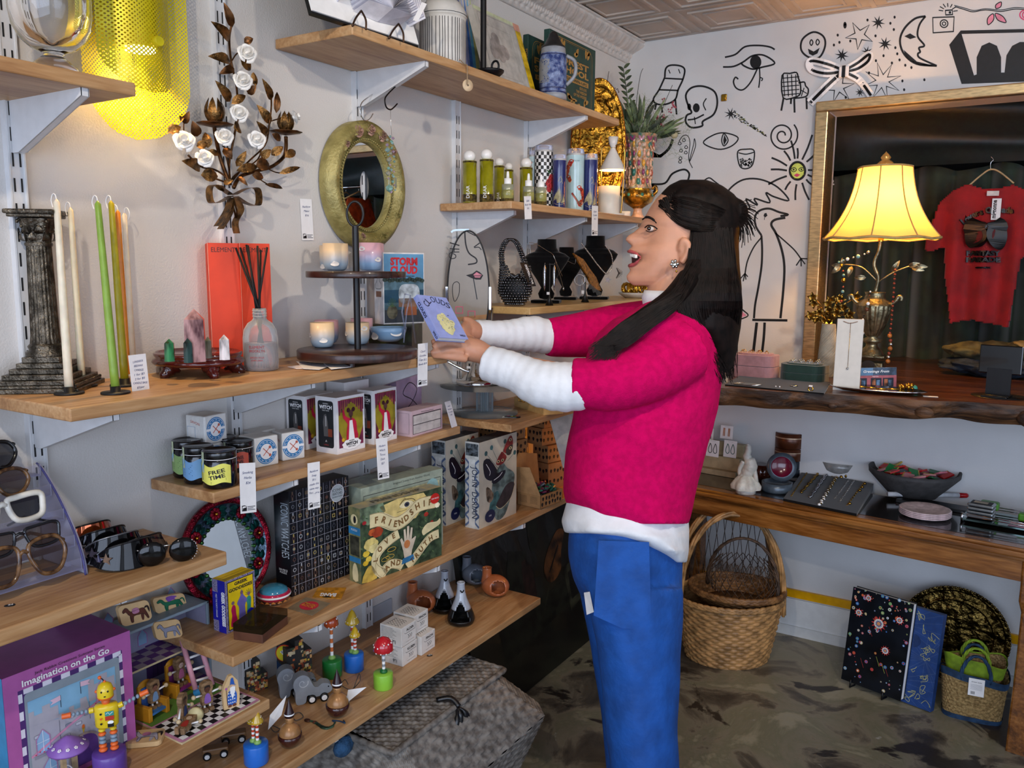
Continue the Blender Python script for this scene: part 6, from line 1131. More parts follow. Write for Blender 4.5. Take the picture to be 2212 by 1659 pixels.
for i in range(60):b.box((rg.uniform(.01,w_-.01),rg.uniform(.01,d-.01),h+rg.uniform(-.012,.014)),(.018,.012,.006),[mat('#2f7a62',.25,var=.2),mat('#7c2a52',.2),mat('#59606f',.2),mat('#2c5c4a',.2)][i%4],rot=M.Rotation(rg.random()*6,4,V((rg.random(),rg.random(),1))),bev=.002)
o=b.obj('wrapped_sweets');o.matrix_world=T.matrix_world.copy()if 0 else frame(at(1167.6,1100.7,z=zD),at(1208.8,1084.7,z=zD)-at(1167.6,1100.7,z=zD));tag(o,'heap of green and purple wrapped sweets in the open kraft box','sweets',kind='stuff')
b=MB();og=mat('#ff9a06',.3,emit=1.0,var=.1);p=on(1200,-1.36,zD);b.bb((-.12,.30,0),(.15,.33,.24),og,bev=.01);o=b.obj('amber_light_panel',None,V((-1.30,2.25,zD)));tag(o,'glowing amber light box behind the kraft boxes','light')
light('amber_glow','POINT',(-1.26,2.5,zD+.12),.12,'#ff9a20',.05)
c4=[at(1236,1020,d=2.66),at(1190,905,d=2.72),at(1240,885,d=2.72)];b=MB();b.add([at(1216,1010,d=2.7)-c4[0]*0,at(1250,1030,d=2.7),at(1260,880,d=2.72),at(1188,908,d=2.72)],[[0,1,2,3]],mat('#b9b0a5',.4));o=b.obj('art_print');b2=o.modifiers.new('s','SOLIDIFY');b2.thickness=.003;tag(o,'pale art print leaning beside the amber light, half behind the woman','print')
nvb,ye=mat('#1b1f9a',.35,var=.05),mat('#e6c30e',.4,var=.04);pat=mat('#8f86a8',.5,var=.5,ns=700)
def greek(b,w,H,fn):
 b.flat(rect(0,0,w,H),fn,pat,.6);b.flat(rect(w*.06,H*.04,w*.94,H*.96),fn,INK,1);b.flat(rect(w*.08,H*.055,w*.92,H*.945),fn,ye,1.4);b.text('GREEK',w*.52,H*.86,H*.06,fn,INK,2,.04,w*.45);b.text('GODDESSES',w*.5,H*.76,H*.06,fn,INK,2,.04,w*.8)
 F=lambda p,c_,l=2.2:b.flat([(a*w,e*H)for a,e in p],fn,mat(c_,.5),l,3)
 F([(.14,.1),(.18,.3),(.16,.42),(.22,.5),(.3,.46),(.32,.3),(.36,.1)],'#b3134a');F([(.42,.08),(.42,.4),(.36,.5),(.48,.62),(.52,.74),(.58,.62),(.7,.5),(.62,.4),(.64,.08)],'#6f63a8',2.4);F([(.68,.12),(.7,.4),(.66,.5),(.76,.56),(.84,.5),(.82,.3),(.86,.12)],'#2f8a7a')
 for x,y in((.22,.54),(.52,.68),(.76,.6)):b.flat(circ(w*x,H*y,w*.05,12),fn,mat('#7a5a6a'),3)
 for i in range(7):b.ink([(w*.76,H*.6),(w*(.76+.12*sin((i-3)*.6)),H*(.6+.1*cos((i-3)*.5)))],.0009,fn,mat('#2c5a3a'),2.8,0)
 b.flat(circ(w*.8,H*.22,w*.13,20,H*.09),fn,nvb,4)
def greekl(b,d,H,fn):b.flat(rect(0,0,d*.42,H),fn,pat,.7);b.flat(rect(0,H*.22,d*.42,H*.76),fn,nvb,1);b.flat(rect(d*.42,0,d,H),fn,nvb,1);b.text('GREEK GODDESSES',d*.72,H*.46,d*.24,fn,PAPER,2,.05,H*.66,ang=-PI/2);b.text('MEET THE FORTY ORACLES',d*.25,H*.5,d*.12,fn,PAPER,2,0,H*.45,ang=-PI/2)
def greekt(b,w,d,fn):
 for i in range(5):b.flat(rect(w*.03,d*(.08+.06*i),w*.97,d*(.1+.06*i)),fn,mat('#6a5a2a'),1)
 b.flat(rect(w*.03,d*.55,w*.97,d*.58),fn,mat('#a88a10'),1)
carton('card_set','yellow and blue box titled Greek Goddesses','card set',(490.5,1369.6),(553.5,1340),zD,1257,.038,ye,greek,greekl,greekt)
k=at(592,1302,z=zD);s=dep(k)/F0;T=thing('toy_ufo','shiny pink inflatable looking flying saucer toy before the watch puzzle','toy',k)
b=MB();b.lathe([(14*s,5*s),(26*s,9*s),(35*s,18*s),(36*s,23*s),(30*s,28*s)],mat('#c7254e',.12,var=.1,coat=.6),n=40,cap=False);b.lathe([(36.2*s,20*s),(36.6*s,22*s),(36*s,24*s)],PAPER,n=40,cap=False);b.lathe([(0,3*s),(16*s,3*s),(20*s,7*s)],mat('#141a3c',.2),n=24,cap=False)
fn=CYL((0,0,0),31*s,0,-1.1,36.5*s,18*s)
for i in range(8):x=(-45+13*i)*s;b.flat([(x,11*s),(x+6*s,17*s),(x+12*s,11*s)],fn,mat('#e0924a',.2,coat=.5),5)
for i in range(10):a=i*2*PI/10;b.ball((15*s*cos(a),15*s*sin(a),2.5*s),2.2*s,CLEAR if i%2 else PAPER,n=6)
b.obj('saucer_body',T);b=MB();b.lathe([(30*s,28*s),(28*s,33*s),(20*s,38*s),(8*s,40*s),(0,40*s)],mat('#3f8aa8',.15,var=.1,coat=.5),n=36,cap=False);b.flat(circ(-6*s,-20*s,20*s,24,8*s),PF((0,0,32*s),(1,0,0),(0,.6,.8)),mat('#28364a',.1),6);b.obj('dome',T)
def recp(b,w,d,fn):b.flat(circ(w*.42,d*.5,min(w,d)*.42,36),fn,mat('#0a0a0b',.15),1);b.flat(circ(w*.42,d*.5,min(w,d)*.12,20),fn,mat('#7a5a2a'),1.5);b.ink([(w*.85,d*.8),(w*.8,d*.35),(w*.6,d*.3)],.0014,fn,SILVER,3,3)
o,w_,H_,T_=carton('record_player','miniature brown record player with a smoked lid at the shelf corner','record player',(567.6,1390.6),(622,1348),zD,1372,.066,mat('#5d3a2a',.4),topf=recp,bev=.001);b=MB();b.box((w_/2,.033,H_+.0085),(w_,.066,.016),thin('#55432c',.12,.05));l=b.obj('smoked_lid',o)
def packet(c4,z,m,deco,lb):
 c=[at(*a,z=z)for a in c4];o_=c[0];u=c[1]-c[0];v=c[3]-c[0];w,h=u.length,v.length;b=MB();P2=[a-o_ for a in c];b.add([a+V((0,0,.0012))for a in P2]+P2,[[0,1,2,3],[7,6,5,4],[0,1,5,4],[1,2,6,5],[2,3,7,6],[3,0,4,7]],m)
 fn=lambda x,y,l=1:(P2[0]*(1-x/w)*(1-y/h)+P2[1]*(x/w)*(1-y/h)+P2[3]*(1-x/w)*(y/h)+P2[2]*(x/w)*(y/h))+V((0,0,.0012+l*LY));deco(b,w,h,fn);tag(b.obj('seed_packet',None,o_+V((0,0,.0005))),lb,'packet')
packet(((675,1291),(737,1294.5),(748,1270.7),(687,1270.7)),zD,mat('#c8871f',.45,var=.2,ns=60),lambda b,w,h,fn:(b.text('BANG',w*.5,h*.4,h*.3,fn,PAPER,2,.04,w*.55,ang=PI),b.flat([(w*.3,0),(w*.5,h*.16),(w*.7,0)],fn,INK,2)),'small orange packet with upside down white lettering lying on the puzzle shelf')
packet(((621.5,1315),(674.5,1330.6),(713.7,1304.5),(660.7,1291.4)),zD,mat('#8d7c62',.6,var=.1),lambda b,w,h,fn:(b.flat([(w*.5+w*.3*cos(a)*(1+.06*(i%2)),h*.5+h*.32*sin(a)*(1+.06*(i%2)))for i,a in enumerate([j*2*PI/48 for j in range(48)])],fn,mat('#d12f45',.5),1),b.text('MAGIC',w*.5,h*.54,h*.12,fn,mat('#e59a3a'),2,.03),b.text('ROCK',w*.5,h*.38,h*.14,fn,mat('#e59a3a'),2,.03)),'kraft packet with a red seal lying at the shelf edge')
#   sunglasses shelf
zE=SH['E'];q=pc(0,900,3.687);acr=thin('#eeeefa',.02,.04);acb=thin('#6a6ab0',.35,.05)
T=thing('sunglasses_rack','clear acrylic stepped display rack with a curved side panel holding sunglasses','display rack',(-1.36,.772,zE));o0=T.location
cv=[(.0,0),(-.006,.03),(-.028,.075),(-.07,.13),(-.11,.168),(-.13,.18)];cc=crom([V((a+.012,0,c))for a,c in cv],6)
b=MB();pl=[(p.x,p.z)for p in cc]+[(-.13,0)];b.prism(pl,lambda x,z,l=1:V((x,.0015-l*.0005,z)),.003,acr);b.tube(cc,.0018,acb,6);b.obj('side_panel',T)
for i,(x,z)in enumerate(((.004,.012),(-.012,.05),(-.04,.092),(-.075,.13),(-.105,.162))):
 b=MB();b.bb((x-.03,-.45,z-.002),(x,-.002,z),acr);b.bb((x,-.45,z-.002),(x+.002,-.002,z+.018),acr);b.obj('tray',T)
def rim(W,H,k):return{'hex':[(0,H*.1),(W*.1,H*.45),(W*.75,H*.5),(W,H*.1),(W*.8,-H*.4),(W*.5,-H*.52),(W*.2,-H*.4)],'rect':[(0,H*.3),(W*.3,H*.42),(W*.95,H*.42),(W,-.0),(W*.85,-H*.42),(W*.2,-H*.4)],'oval':[(0,H*.15),(W*.3,H*.45),(W*.8,H*.42),(W,0),(W*.7,-H*.45),(W*.25,-H*.42)]}[k]
def shades(c,kind,W,H,m,lm,lb,r=.003,tilt=.25):
 T=thing('sunglasses',lb,'sunglasses',c);g=.008;ct,s_=cos(tilt),sin(tilt);fn=lambda u,v,l=1:V((-v*s_+l*LY,u,v*ct));b=MB();L=MB()
 for sg_ in(-1,1):
  pts=[(sg_*(g+a),c_)for a,c_ in rim(W,H,kind)];cp_=crom([V((a,c_,0))for a,c_ in pts],5,True);b.tube([fn(p.x,p.y,2)for p in cp_],r,m,8,closed=True,flat=1);L.flat([(p.x,p.y)for p in cp_],fn,lm,1)
  e=fn(sg_*(g+W),H*.3);b.tube([e,e+V((-.01,0,0)),e+V((-.08,-sg_*.012,0)),e+V((-.12,-sg_*.02,-.02))],r*.9,m,6)
 b.tube([fn(-g*1.1,H*.2,2),fn(0,H*.28,2),fn(g*1.1,H*.2,2)],r,m,7);b.obj('frame',T);L.obj('lenses',T)
tor=mat('#3b2618',.2,var=.4,ns=70,c2='#7c5a38',coat=.4);brl=thin('#3a2a24',.55,.05);dkl=thin('#16141c',.7,.04)
shades(at(54,1212,y=.672),'hex',.058,.058,tor,brl,'large hexagonal tortoise sunglasses in the lowest rack tray',.0036);shades(at(44,1166,y=.672),'rect',.054,.038,mat('#10141c',.15,coat=.5),brl,'black rectangular sunglasses above the hexagonal pair',.0026);shades(at(6,1106,y=.672),'rect',.056,.045,mat('#e4dfd2',.3,coat=.3),dkl,'thick white rectangular sunglasses in the middle tray',.0052);shades(at(-22,1050,y=.672),'oval',.054,.046,tor,brl,'tortoise round sunglasses above the white pair',.0034);shades(at(-45,990,y=.672),'oval',.05,.046,mat('#0c0c0e',.15,coat=.5),dkl,'black sunglasses in the top rack tray, at the left edge',.0034)
def visor(px,py,R,a0,a1,H,m,rm,lb,z=0,deco=None,zz=0,ti=.35):
 c=at(px,py,z=zE+zz);T=thing('shield_sunglasses',lb,'sunglasses',c);b=MB()
 def f(u,v):
  a=a0+(a1-a0)*u;e=1-abs(2*u-1)**2.5;h=H*(.35+.65*e);r=R*(1-ti*v*.6);return V((r*cos(a)*1.0,r*1.15*sin(a),.002+(H-h)*.35+h*v))
 b.grid(f,30,6,m,True);b.tube([f(i/30,1)for i in range(31)],.0016,rm,6);b.tube([f(i/30,0)for i in range(31)],.0008,rm,6);b.obj('shield_lens',T)
 if deco:
  b=MB()
  for g in(.06,.16):o_=f(g,.5);n_=V((o_.x,o_.y,.01)).normalized();fn=PF(o_+n_*.001,V((0,0,1)).cross(n_),(0,0,1));b.flat(star(0,0,.012,.005,5),fn,CHROME,2)
  b.obj('silver_star',T)
 b=MB()
 for g in(0,1):e=f(g,.6);b.tube([e,e+V((-.05,.02*(1-2*g),0)),e+V((-.09,.015*(1-2*g),-.004))],.0022,rm,6)
 b.obj('temple',T)
gb=mat('#08080a',.06,spec=.5);gv=mat('#0c0c10',.2)
visor(185,1178,.05,-1.5,1.35,.05,mat('#7a1420',.05,.8,var=.3,ns=30,coat=1,c2='#c8632a'),gv,'red mirrored shield sunglasses at the back of the group');visor(214,1190,.052,-1.5,1.35,.05,gb,gv,'black shield sunglasses directly in front of the red mirrored pair',deco=1);visor(240,1203,.054,-1.5,1.35,.05,gb,mat('#8c8f94',.25,.8),'black shield sunglasses with a grey upper rim in the middle of the group',deco=1);visor(268,1214,.052,-1.5,1.35,.046,gb,gv,'black shield sunglasses studded with silver stars, nearest the shelf edge',deco=1);visor(300,1196,.045,-1.4,1.3,.04,thin('#222228',.5,.04),gv,'smoky see-through shield sunglasses behind the starred pair')
T=thing('aviator_sunglasses','black aviator sunglasses with silver studs at the right end of the group','sunglasses',at(362,1192,z=zE+.022),-.5);b=MB()
for g in(-1,1):b.ball((0,g*.026,0),.024,gb,(.28,1,.95),16)
b.obj('lenses',T);b=MB();b.tube([V((.0,-.006,.012)),V((0,.006,.012))],.0012,SILVER);b.tube([V((0,.048,.01)),V((-.03,.05,0)),V((-.08,.04,-.01))],.0014,SILVER);b.tube([V((0,-.048,.01)),V((-.04,-.05,0)),V((-.08,-.04,-.01))],.0014,SILVER)
for i in range(9):a=-.9+i*.22;b.ball((.004,.026+.0235*cos(a),.0225*sin(a)),.0014,CHROME,n=6)
b.obj('frame',T)
def sticker(px,py,z,t,lb,s_=1):
 p=at(px,py,z=z);b=MB();fn=PF((0,0,.001),(.55,.83,0),(-.83,.55,0));b.prism([(.009*s_*cos(a)*(1 if cos(a)<.6 else .75),.005*s_*sin(a))for a in[i*.35 for i in range(18)]],fn,.001,BLACK);b.text(t,0,-.002*s_,.005*s_,fn,PAPER,1,.04);tag(b.obj('number_sticker',None,p),lb,'sticker')
sticker(23,1308,zE,'24','small black sticker with the number 24 on the sunglasses shelf');sticker(929,1416,SH['F'],'411','small black number sticker on the lowest shelf before the incense boxes')
#   toy shelf
zG=SH['G'];lp=mat('#8a3f86',.45,var=.04);lpi=mat('#b05fa0',.45,var=.04)
def castle(b,w,H,fn):
 F=lambda p,c_,l,sm=0:b.flat([(a*w,e*H)for a,e in p],fn,mat(c_,.5,var=.03),l,sm);ln=lambda p,c_='#2c2c3a',t=.0008,l=4,cl=False:b.ink([(a*w,e*H)for a,e in p],t,fn,mat(c_,.5),l,0,cl)
 F(rect(0,0,1,1),'#ad5a9c',.7);F(rect(.1,.04,.92,.86),'#4a2a6a',1)
 for i in range(6):F(rect(.14+.14*i,.82,.21+.14*i,.86),'#dcd8e4',1.5);F(rect(.1,.06+.14*i,.13,.13+.14*i),'#dcd8e4',1.5);F(rect(.89,.06+.14*i,.92,.13+.14*i),'#dcd8e4',1.5)
 F(rrect(.14,.05,.89,.82,.03),'#8b97a0',2);F(rrect(.16,.05,.85,.75,.02),'#a9a7b2',2.5);F([(.16,.62),(.16,.75),(.85,.75),(.85,.60),(.78,.6),(.78,.56),(.62,.5),(.5,.5),(.35,.52)],'#7fb0cf',3)
 F([(.16,.55),(.16,.66),(.2,.66),(.2,.62),(.26,.62),(.26,.67),(.32,.67),(.32,.63),(.38,.63),(.38,.52)],'#a9a7b2',3.5);F([(.62,.54),(.62,.72),(.67,.72),(.67,.67),(.72,.67),(.72,.73),(.78,.73),(.78,.68),(.84,.68),(.84,.54)],'#a9a7b2',3.5);F([(.38,.48),(.38,.55),(.42,.55),(.42,.51),(.46,.51),(.46,.57),(.5,.57),(.5,.53),(.55,.53),(.55,.6),(.6,.6),(.62,.5)],'#a9a7b2',3.5)
 for x,y in((.2,.3),(.24,.06),(.68,.5)):
  p=[(x,y),(x,y+.12),(x+.05,y+.19),(x+.1,y+.12),(x+.1,y)];F(p,'#8fb4d4',4);ln(p,'#b67aa8',.0016,5,True);ln([(x+.05,y),(x+.05,y+.18)],'#dfe6f0',.001,5);ln([(x,y+.09),(x+.1,y+.09)],'#dfe6f0',.001,5);F(rect(x-.02,y-.03,x+.12,y-.01),'#8d8d9a',5)
  for i in range(5):b.flat(circ((x+.03*i-.01)*w,(y+.005+.012*(i%2))*H,.006*w,8),fn,mat('#b83a55'),6)
 ln([(.16,.3),(.45,.42),(.7,.52)],'#c98aa6',.004,4.5);ln([(.38,.5),(.38,.3)],'#6a6a78');ln([(.62,.55),(.62,.4)],'#6a6a78')
 rg=random.Random(3)
 for i in range(34):x,y=rg.uniform(.18,.8),rg.uniform(.08,.5);F(rrect(x,y,x+.045,y+.025,.006),('#8d8d9c','#b9b9c6')[i%2],3.8);ln(rrect(x,y,x+.045,y+.025,.006),'#55556a',.0005,3.9,True)
 for x,y in((.4,.6),(.56,.64)):ln([(x,y),(x,y+.1)],'#2c2c3a',.001,4.5);F([(x,y+.1),(x+.08*(1 if x>.5 else-1),y+.09),(x+.06*(1 if x>.5 else-1),y+.07),(x+.08*(1 if x>.5 else-1),y+.05),(x,y+.06)],'#d9b8cc',5)
 for x,y in((.36,.24),(.56,.3)):F([(x,y),(x-.012,y+.05),(x+.012,y+.05)],'#c9a93a',5);b.flat(circ(x*w,(y+.06)*H,.012*w,10,.02*w),fn,mat('#e0702a'),5)
 b.flat([(a*w,e*H)for a,e in[(.44,.05)]+[(.56-.12*cos(t),.2+.1*sin(t))for t in[i*PI/12 for i in range(13)]]+[(.68,.05)]],fn,mat('#5c3a86',.5),5);b.ink([(a*w,e*H)for a,e in[(.44,.05)]+[(.56-.12*cos(t),.2+.1*sin(t))for t in[i*PI/12 for i in range(13)]]+[(.68,.05)]],.004,fn,mat('#a08f8a',.5),5.5,0)
 b.text('Imagination on the Go',w*.47,H*.885,H*.05,fn,PAPER,5,.02,w*.68);b.text('Jack Rabbit Creations Suitcase Series',w*.5,H*.945,H*.022,fn,INK,5,0,w*.55)
p2=at(294.7,1603,z=zG);Hh=zat(p2,1361.6)-zG;p1=at(3.3,1468,z=zG+Hh);p1.z=zG
carton('toy_box','large pink boxed toy castle labelled Imagination on the Go','toy box',p1,p2,zG,0,.125,lp,castle,lambda b,d,H,fn:b.flat(rect(0,0,d,H),fn,mat('#2f86b8',.4,var=.05),.6),h=Hh)
gy,flr,flg,iw=mat('#8494a0',.45,var=.03),mat('#b9a6ae',.5,var=.03),mat('#6f3f86',.5,var=.05),mat('#8f8ea8',.5,var=.04);H=zat(at(459.4,1464,z=zG),1297)-zG;T=thing('suitcase_dollhouse','grey open suitcase doll house with two chequered purple floors','doll house',(-1.411,1.066,zG));b=MB();L,D=.235,.075
for lo,hi in(((-D,-.006,0),(0,0,H)),((-D,-L,H-.006),(0,0,H)),((-D,-L,0),(0,-L+.006,H)),((-D,-L,0),(-D+.004,0,H)),((-D,-L,0),(0,0,.005))):b.bb(lo,hi,gy,bev=.0015)
fw=PF((-D+.0045,0,0),(0,-1,0),(0,0,1),(1,0,0));b.flat(rect(.006,.005,L-.006,H-.006),fw,iw,1);fz=lambda u,v,l=1:V((-v,-.0062-l*LY,u));b.flat(rect(.005,.004,H-.007,D-.004),fz,iw,1)
for x,z in((.02,.02),(.13,.02)):b.flat(rect(x+.03,z,x+.085,z+.075),fw,mat('#43255f',.5),2);[b.ink([(x+.04+.01*i,z),(x+.04+.01*i,z+.075)],.0006,fw,INK,2.5,0)for i in range(4)]
for x,z in((.03,.165),(.1,.1),(.17,.16)):p=[(x,z),(x,z+.02),(x+.01,z+.034),(x+.02,z+.02),(x+.02,z)];b.flat(p,fw,mat('#7fa0c0'),2);b.ink(p,.0014,fw,lpi,3,0,True)
b.flat([(.15,.125),(.2,.125),(.2,.135),(.15,.135)],fw,mat('#7a3f6a'),2)
b.obj('suitcase_body',T)
def chk(lo,hi,n,m_,c1,c2,z):
 for i in range(n):
  for j in range(m_):x0,y0=lo[0]+(hi[0]-lo[0])*i/n,lo[1]+(hi[1]-lo[1])*j/m_;b.flat(rect(x0,y0,lo[0]+(hi[0]-lo[0])*(i+1)/n,lo[1]+(hi[1]-lo[1])*(j+1)/m_),PF((0,0,z),(1,0,0),(0,1,0)),(c1,c2)[(i+j)%2],1)
zm=H*.53;b=MB();b.bb((-D+.004,-L+.006,zm-.004),(.002,-.006,zm),mat('#cdb98f',.5));chk((-D+.004,-L+.006),(.002,-.006),4,11,flr,flg,zm);b.obj('upper_floor',T);b=MB();chk((-D+.004,-L+.006),(-.002,-.006),4,11,flr,flg,.0055);b.obj('lower_floor',T)
T=thing('play_board','flat play board painted with grass and a black and white chequered court','play board',mw=frame(V((-1.405,.874,zG)),V((0,1,0))));T.matrix_world=M.Translation((-1.405,.872,zG));b=MB();W_,L_=.155,.182;b.bb((0,0,0),(W_,L_,.004),mat('#cdb98f',.5),bev=.001);b.flat(rrect(0,0,W_,L_,.006),PF((0,0,.004),(1,0,0),(0,1,0)),mat('#d293b0',.5),1);b.flat(rect(.003,.003,.062,L_-.003),PF((0,0,.004),(1,0,0),(0,1,0)),mat('#5f8a3a',.6,var=.06),1.5);b.flat(circ(.03,.12,.012,12,.02),PF((0,0,.004),(1,0,0),(0,1,0)),mat('#4a5a4c'),2)
chk((.068,.006),(W_-.005,L_-.006),6,13,BLACK,WHITE,.0052);b.obj('board',T)
zb=zG+.0048
b=MB();T=thing('toy_ladder','pink toy ladder with white rungs leaning on the upper chequered floor','ladder',(0,0,0));q6_=pc(260,1290,6.144);pkl=mat('#d99aa8',.5,var=.05)
LA=[at(*q6_(x,y),x=xx)for x,y,xx in((1000,1225,-1.362),(815,570,-1.408),(1220,1165,-1.362),(1015,480,-1.408))];T.location=LA[0];LB=[a-LA[0]for a in LA]
b.tube([LB[0],LB[1]],.0052,pkl,12);b.obj('rail',T);b=MB();b.tube([LB[2],LB[3]],.0052,pkl,12);b.obj('rail',T)
for t in(.16,.38,.62,.85):b=MB();b.tube([LB[0].lerp(LB[1],t),LB[2].lerp(LB[3],t)],.0026,WHITE,8);b.obj('rung',T)
def throne(px,py,lb,cm):
 p=at(px,py,z=zb);T=thing('toy_throne',lb,'toy chair',p,.15);ym=mat('#c98a1f',.5,var=.06);b=MB();b.box((-.018,0,.030),(.007,.034,.06),ym,bev=.002);b.ball((-.018,0,.058),.017,ym,(.2,1,.6),14);b.box((-.014,0,.034),(.003,.024,.044),mat(cm,.5),bev=.001);b.obj('throne_back',T)
 for g in(-1,1):b=MB();b.box((0,g*.021,.0145),(.038,.009,.029),ym,bev=.0015);b.obj('arm_block',T)
 b=MB();b.box((.002,0,.013),(.032,.032,.004),mat('#3c74b4' if g else cm,.5)if cm!='#7a2a6a' else mat('#8a2a7a',.5));b.obj('throne_seat',T);return p
throne(330,1545,'yellow toy throne with a blue seat, left one','#3c5fa0');throne(388,1495,'yellow toy throne with a purple back, behind the left one','#7a2a6a')
wd,wd2=mat('#8a6c4c',.6,var=.2,ns=60,stretch=(1,1,4)),mat('#cdb58c',.5,var=.05)
def doll(p,rz,lb,dress,skin,hair,sc=1,lie=0,arms=(.8,.8)):
 T=thing('wooden_doll',lb,'doll',p,rz);T.scale=(sc,)*3
 if lie:T.rotation_euler=(0,-1.45,rz)
 fn=lambda u,v,l=1:V((.0045+l*LY,u,v));b=MB();out=[(-.0095,.012),(-.0105,.024),(-.008,.032),(-.0115,.042),(-.0095,.052),(0,.056),(.0095,.052),(.0115,.042),(.008,.032),(.0105,.024),(.0095,.012)];b.prism(out,fn,.009,wd);b.flat([(-.006,.016),(-.0035,.031),(.0035,.031),(.006,.016)],fn,mat(dress,.5),1,3);b.flat(circ(0,.040,.0052,14,.006),fn,mat(skin,.5),1);b.flat([(-.0058,.040),(-.005,.047),(0,.048),(.005,.047),(.0058,.040),(.003,.044),(-.003,.044)],fn,mat(hair,.5),2)
 for g in(-1,1):b.flat(circ(g*.002,.040,.0005,6),fn,INK,3)
 b.obj('torso',T)
 for g in(-1,1):b=MB();e=V((.004,g*.025,.032+arms[g>0]*.012-.008));b.tube([V((0,g*.008,.03)),e],.0018,WHITE,7);b.ball(e,.0042,wd2,n=10);b.obj('arm',T)
 for g in(-1,1):b=MB();b.tube([V((0,g*.005,.014)),V((.003,g*.005,.005))],.002,WHITE,7);b.box((.004,g*.0055,.0035),(.013,.008,.007),wd,bev=.001);b.obj('foot',T)
P7=lambda x,y,z=zb:at(x,y,z=z)
doll(P7(334,1541)+V((0,0,.012)),.1,'wooden doll in a pale blue dress seated on the left throne','#7d9fc4','#8a5a48','#3a2418',1.05);doll(P7(390,1493)+V((0,0,.014)),.1,'wooden doll in a pink dress seated on the purple throne','#c96f98','#d8b8a8','#6a4a34',1.1);doll(P7(447,1533),-.2,'wooden doll in a lilac spotted dress standing by the ladder','#8a5fb0','#5a3424','#241814',1.1);doll(P7(396,1562),.5,'wooden doll in dark blue standing with a round shield','#22376a','#6a4a38','#2a1c14',1.1,arms=(-.6,-.3));doll(P7(388,1592)+V((.0,.0,.006)),-1.1,'wooden doll lying on the chequered court','#a8342a','#d0b090','#6a4428',1.0,lie=1)
b=MB();b.lathe([(0,-.004),(.014,-.004),(.014,.004),(0,.004)],mat('#cfc08c',.5),ax=(.5,-.9,0),n=24);tag(b.obj('toy_shield',None,P7(424,1558)+V((0,0,.0142))),'round pale wooden toy shield standing on edge','toy');b=MB();b.lathe([(0,-.002),(.012,-.002),(.012,.002),(0,.002)],mat('#3a8fc8',.5),ax=(.8,-.5,.1),n=24,sx=.9);tag(b.obj('blue_toy_disc',None,P7(431,1505)+V((0,0,.0125))),'blue oval toy piece at the foot of the ladder','toy')
tl=mat('#d9b684',.55,var=.04)
def tile(p,u,v,w,h,lb,draw,out=None,th=.009):
 u,v=V(u).normalized(),V(v).normalized();b=MB();fn=PF((0,0,0),u,v);o_=out or rrect(0,0,w,h,h*.22);b.prism(o_,fn,th,tl);draw(b,w,h,fn);tag(b.obj('wooden_tile',None,p),lb,'toy tile')
def beast(c_,sad=None,wing=None,neck=1,tail='#241418'):
 def d(b,w,h,fn):
  F=lambda p,m_,l=1:b.flat([(a*w,e*h)for a,e in p],fn,m_,l,3);m_=mat(c_,.5);k=[(a*w,e*h)for a,e in[(.1,.72),(.2,.85),(.28,.8),(.36,.62),(.6,.66),(.78,.68),(.84,.5),(.9,.15),(.84,.14),(.76,.38),(.6,.4),(.42,.38),(.38,.12),(.32,.12),(.32,.4),(.26,.5),(.2,.66),(.12,.62)]];b.flat(k,fn,m_,1,2);b.ink(k,.0006,fn,INK,2,2,True)
  for x in(.3,.66):F([(x,.42),(x+.1,.42),(x+.06,.12),(x+.0,.12)],m_,1.2)
  b.ink([(w*.8,h*.64),(w*.92,h*.7),(w*.95,h*.4)],h*.09,fn,mat(tail,.5),1.5,4,taper=1)
  if sad:F([(.42,.5),(.42,.72),(.6,.74),(.62,.52)],mat(sad,.5),2)
  if wing:F([(.45,.62),(.4,.9),(.6,.97),(.75,.88),(.66,.8),(.68,.7),(.58,.7)],mat(wing,.5),2)
 return d
zh=zG+H;px6=lambda x,y,xx:at(*q6_(x,y),x=xx)
def ptile(bl,br,tl_,xx,lb,dr,**k):a,c_,t=px6(*bl,xx),px6(*br,xx),px6(*tl_,xx);tile(a,c_-a,t-a,(c_-a).length,(t-a).length,lb,dr,**k)
ptile((30,400),(430,290),(-40,130),-1.40,'wooden tile with a brown horse standing on the doll house roof',beast('#5c2f24','#b87a98'));ptile((480,225),(895,140),(420,20),-1.44,'wooden tile with a green dragon behind the horse tile',beast('#1f6a4a',None,'#7a4aa0',tail='#1f6a4a'));ptile((490,580),(835,520),(430,340),-1.408,'wooden tile with a grey dog on the upper chequered floor',beast('#8d8fa0',tail='#6a6c7c'))
a=at(268,1608,z=zG+.01);c_=at(330,1652,z=zG+.01);tile(a,(.55,.5,0),(-.5,.55,0),.062,.045,'wooden tile with a white unicorn lying flat before the pink box',beast('#b9b4c0','#c07a9a'),th=.009)
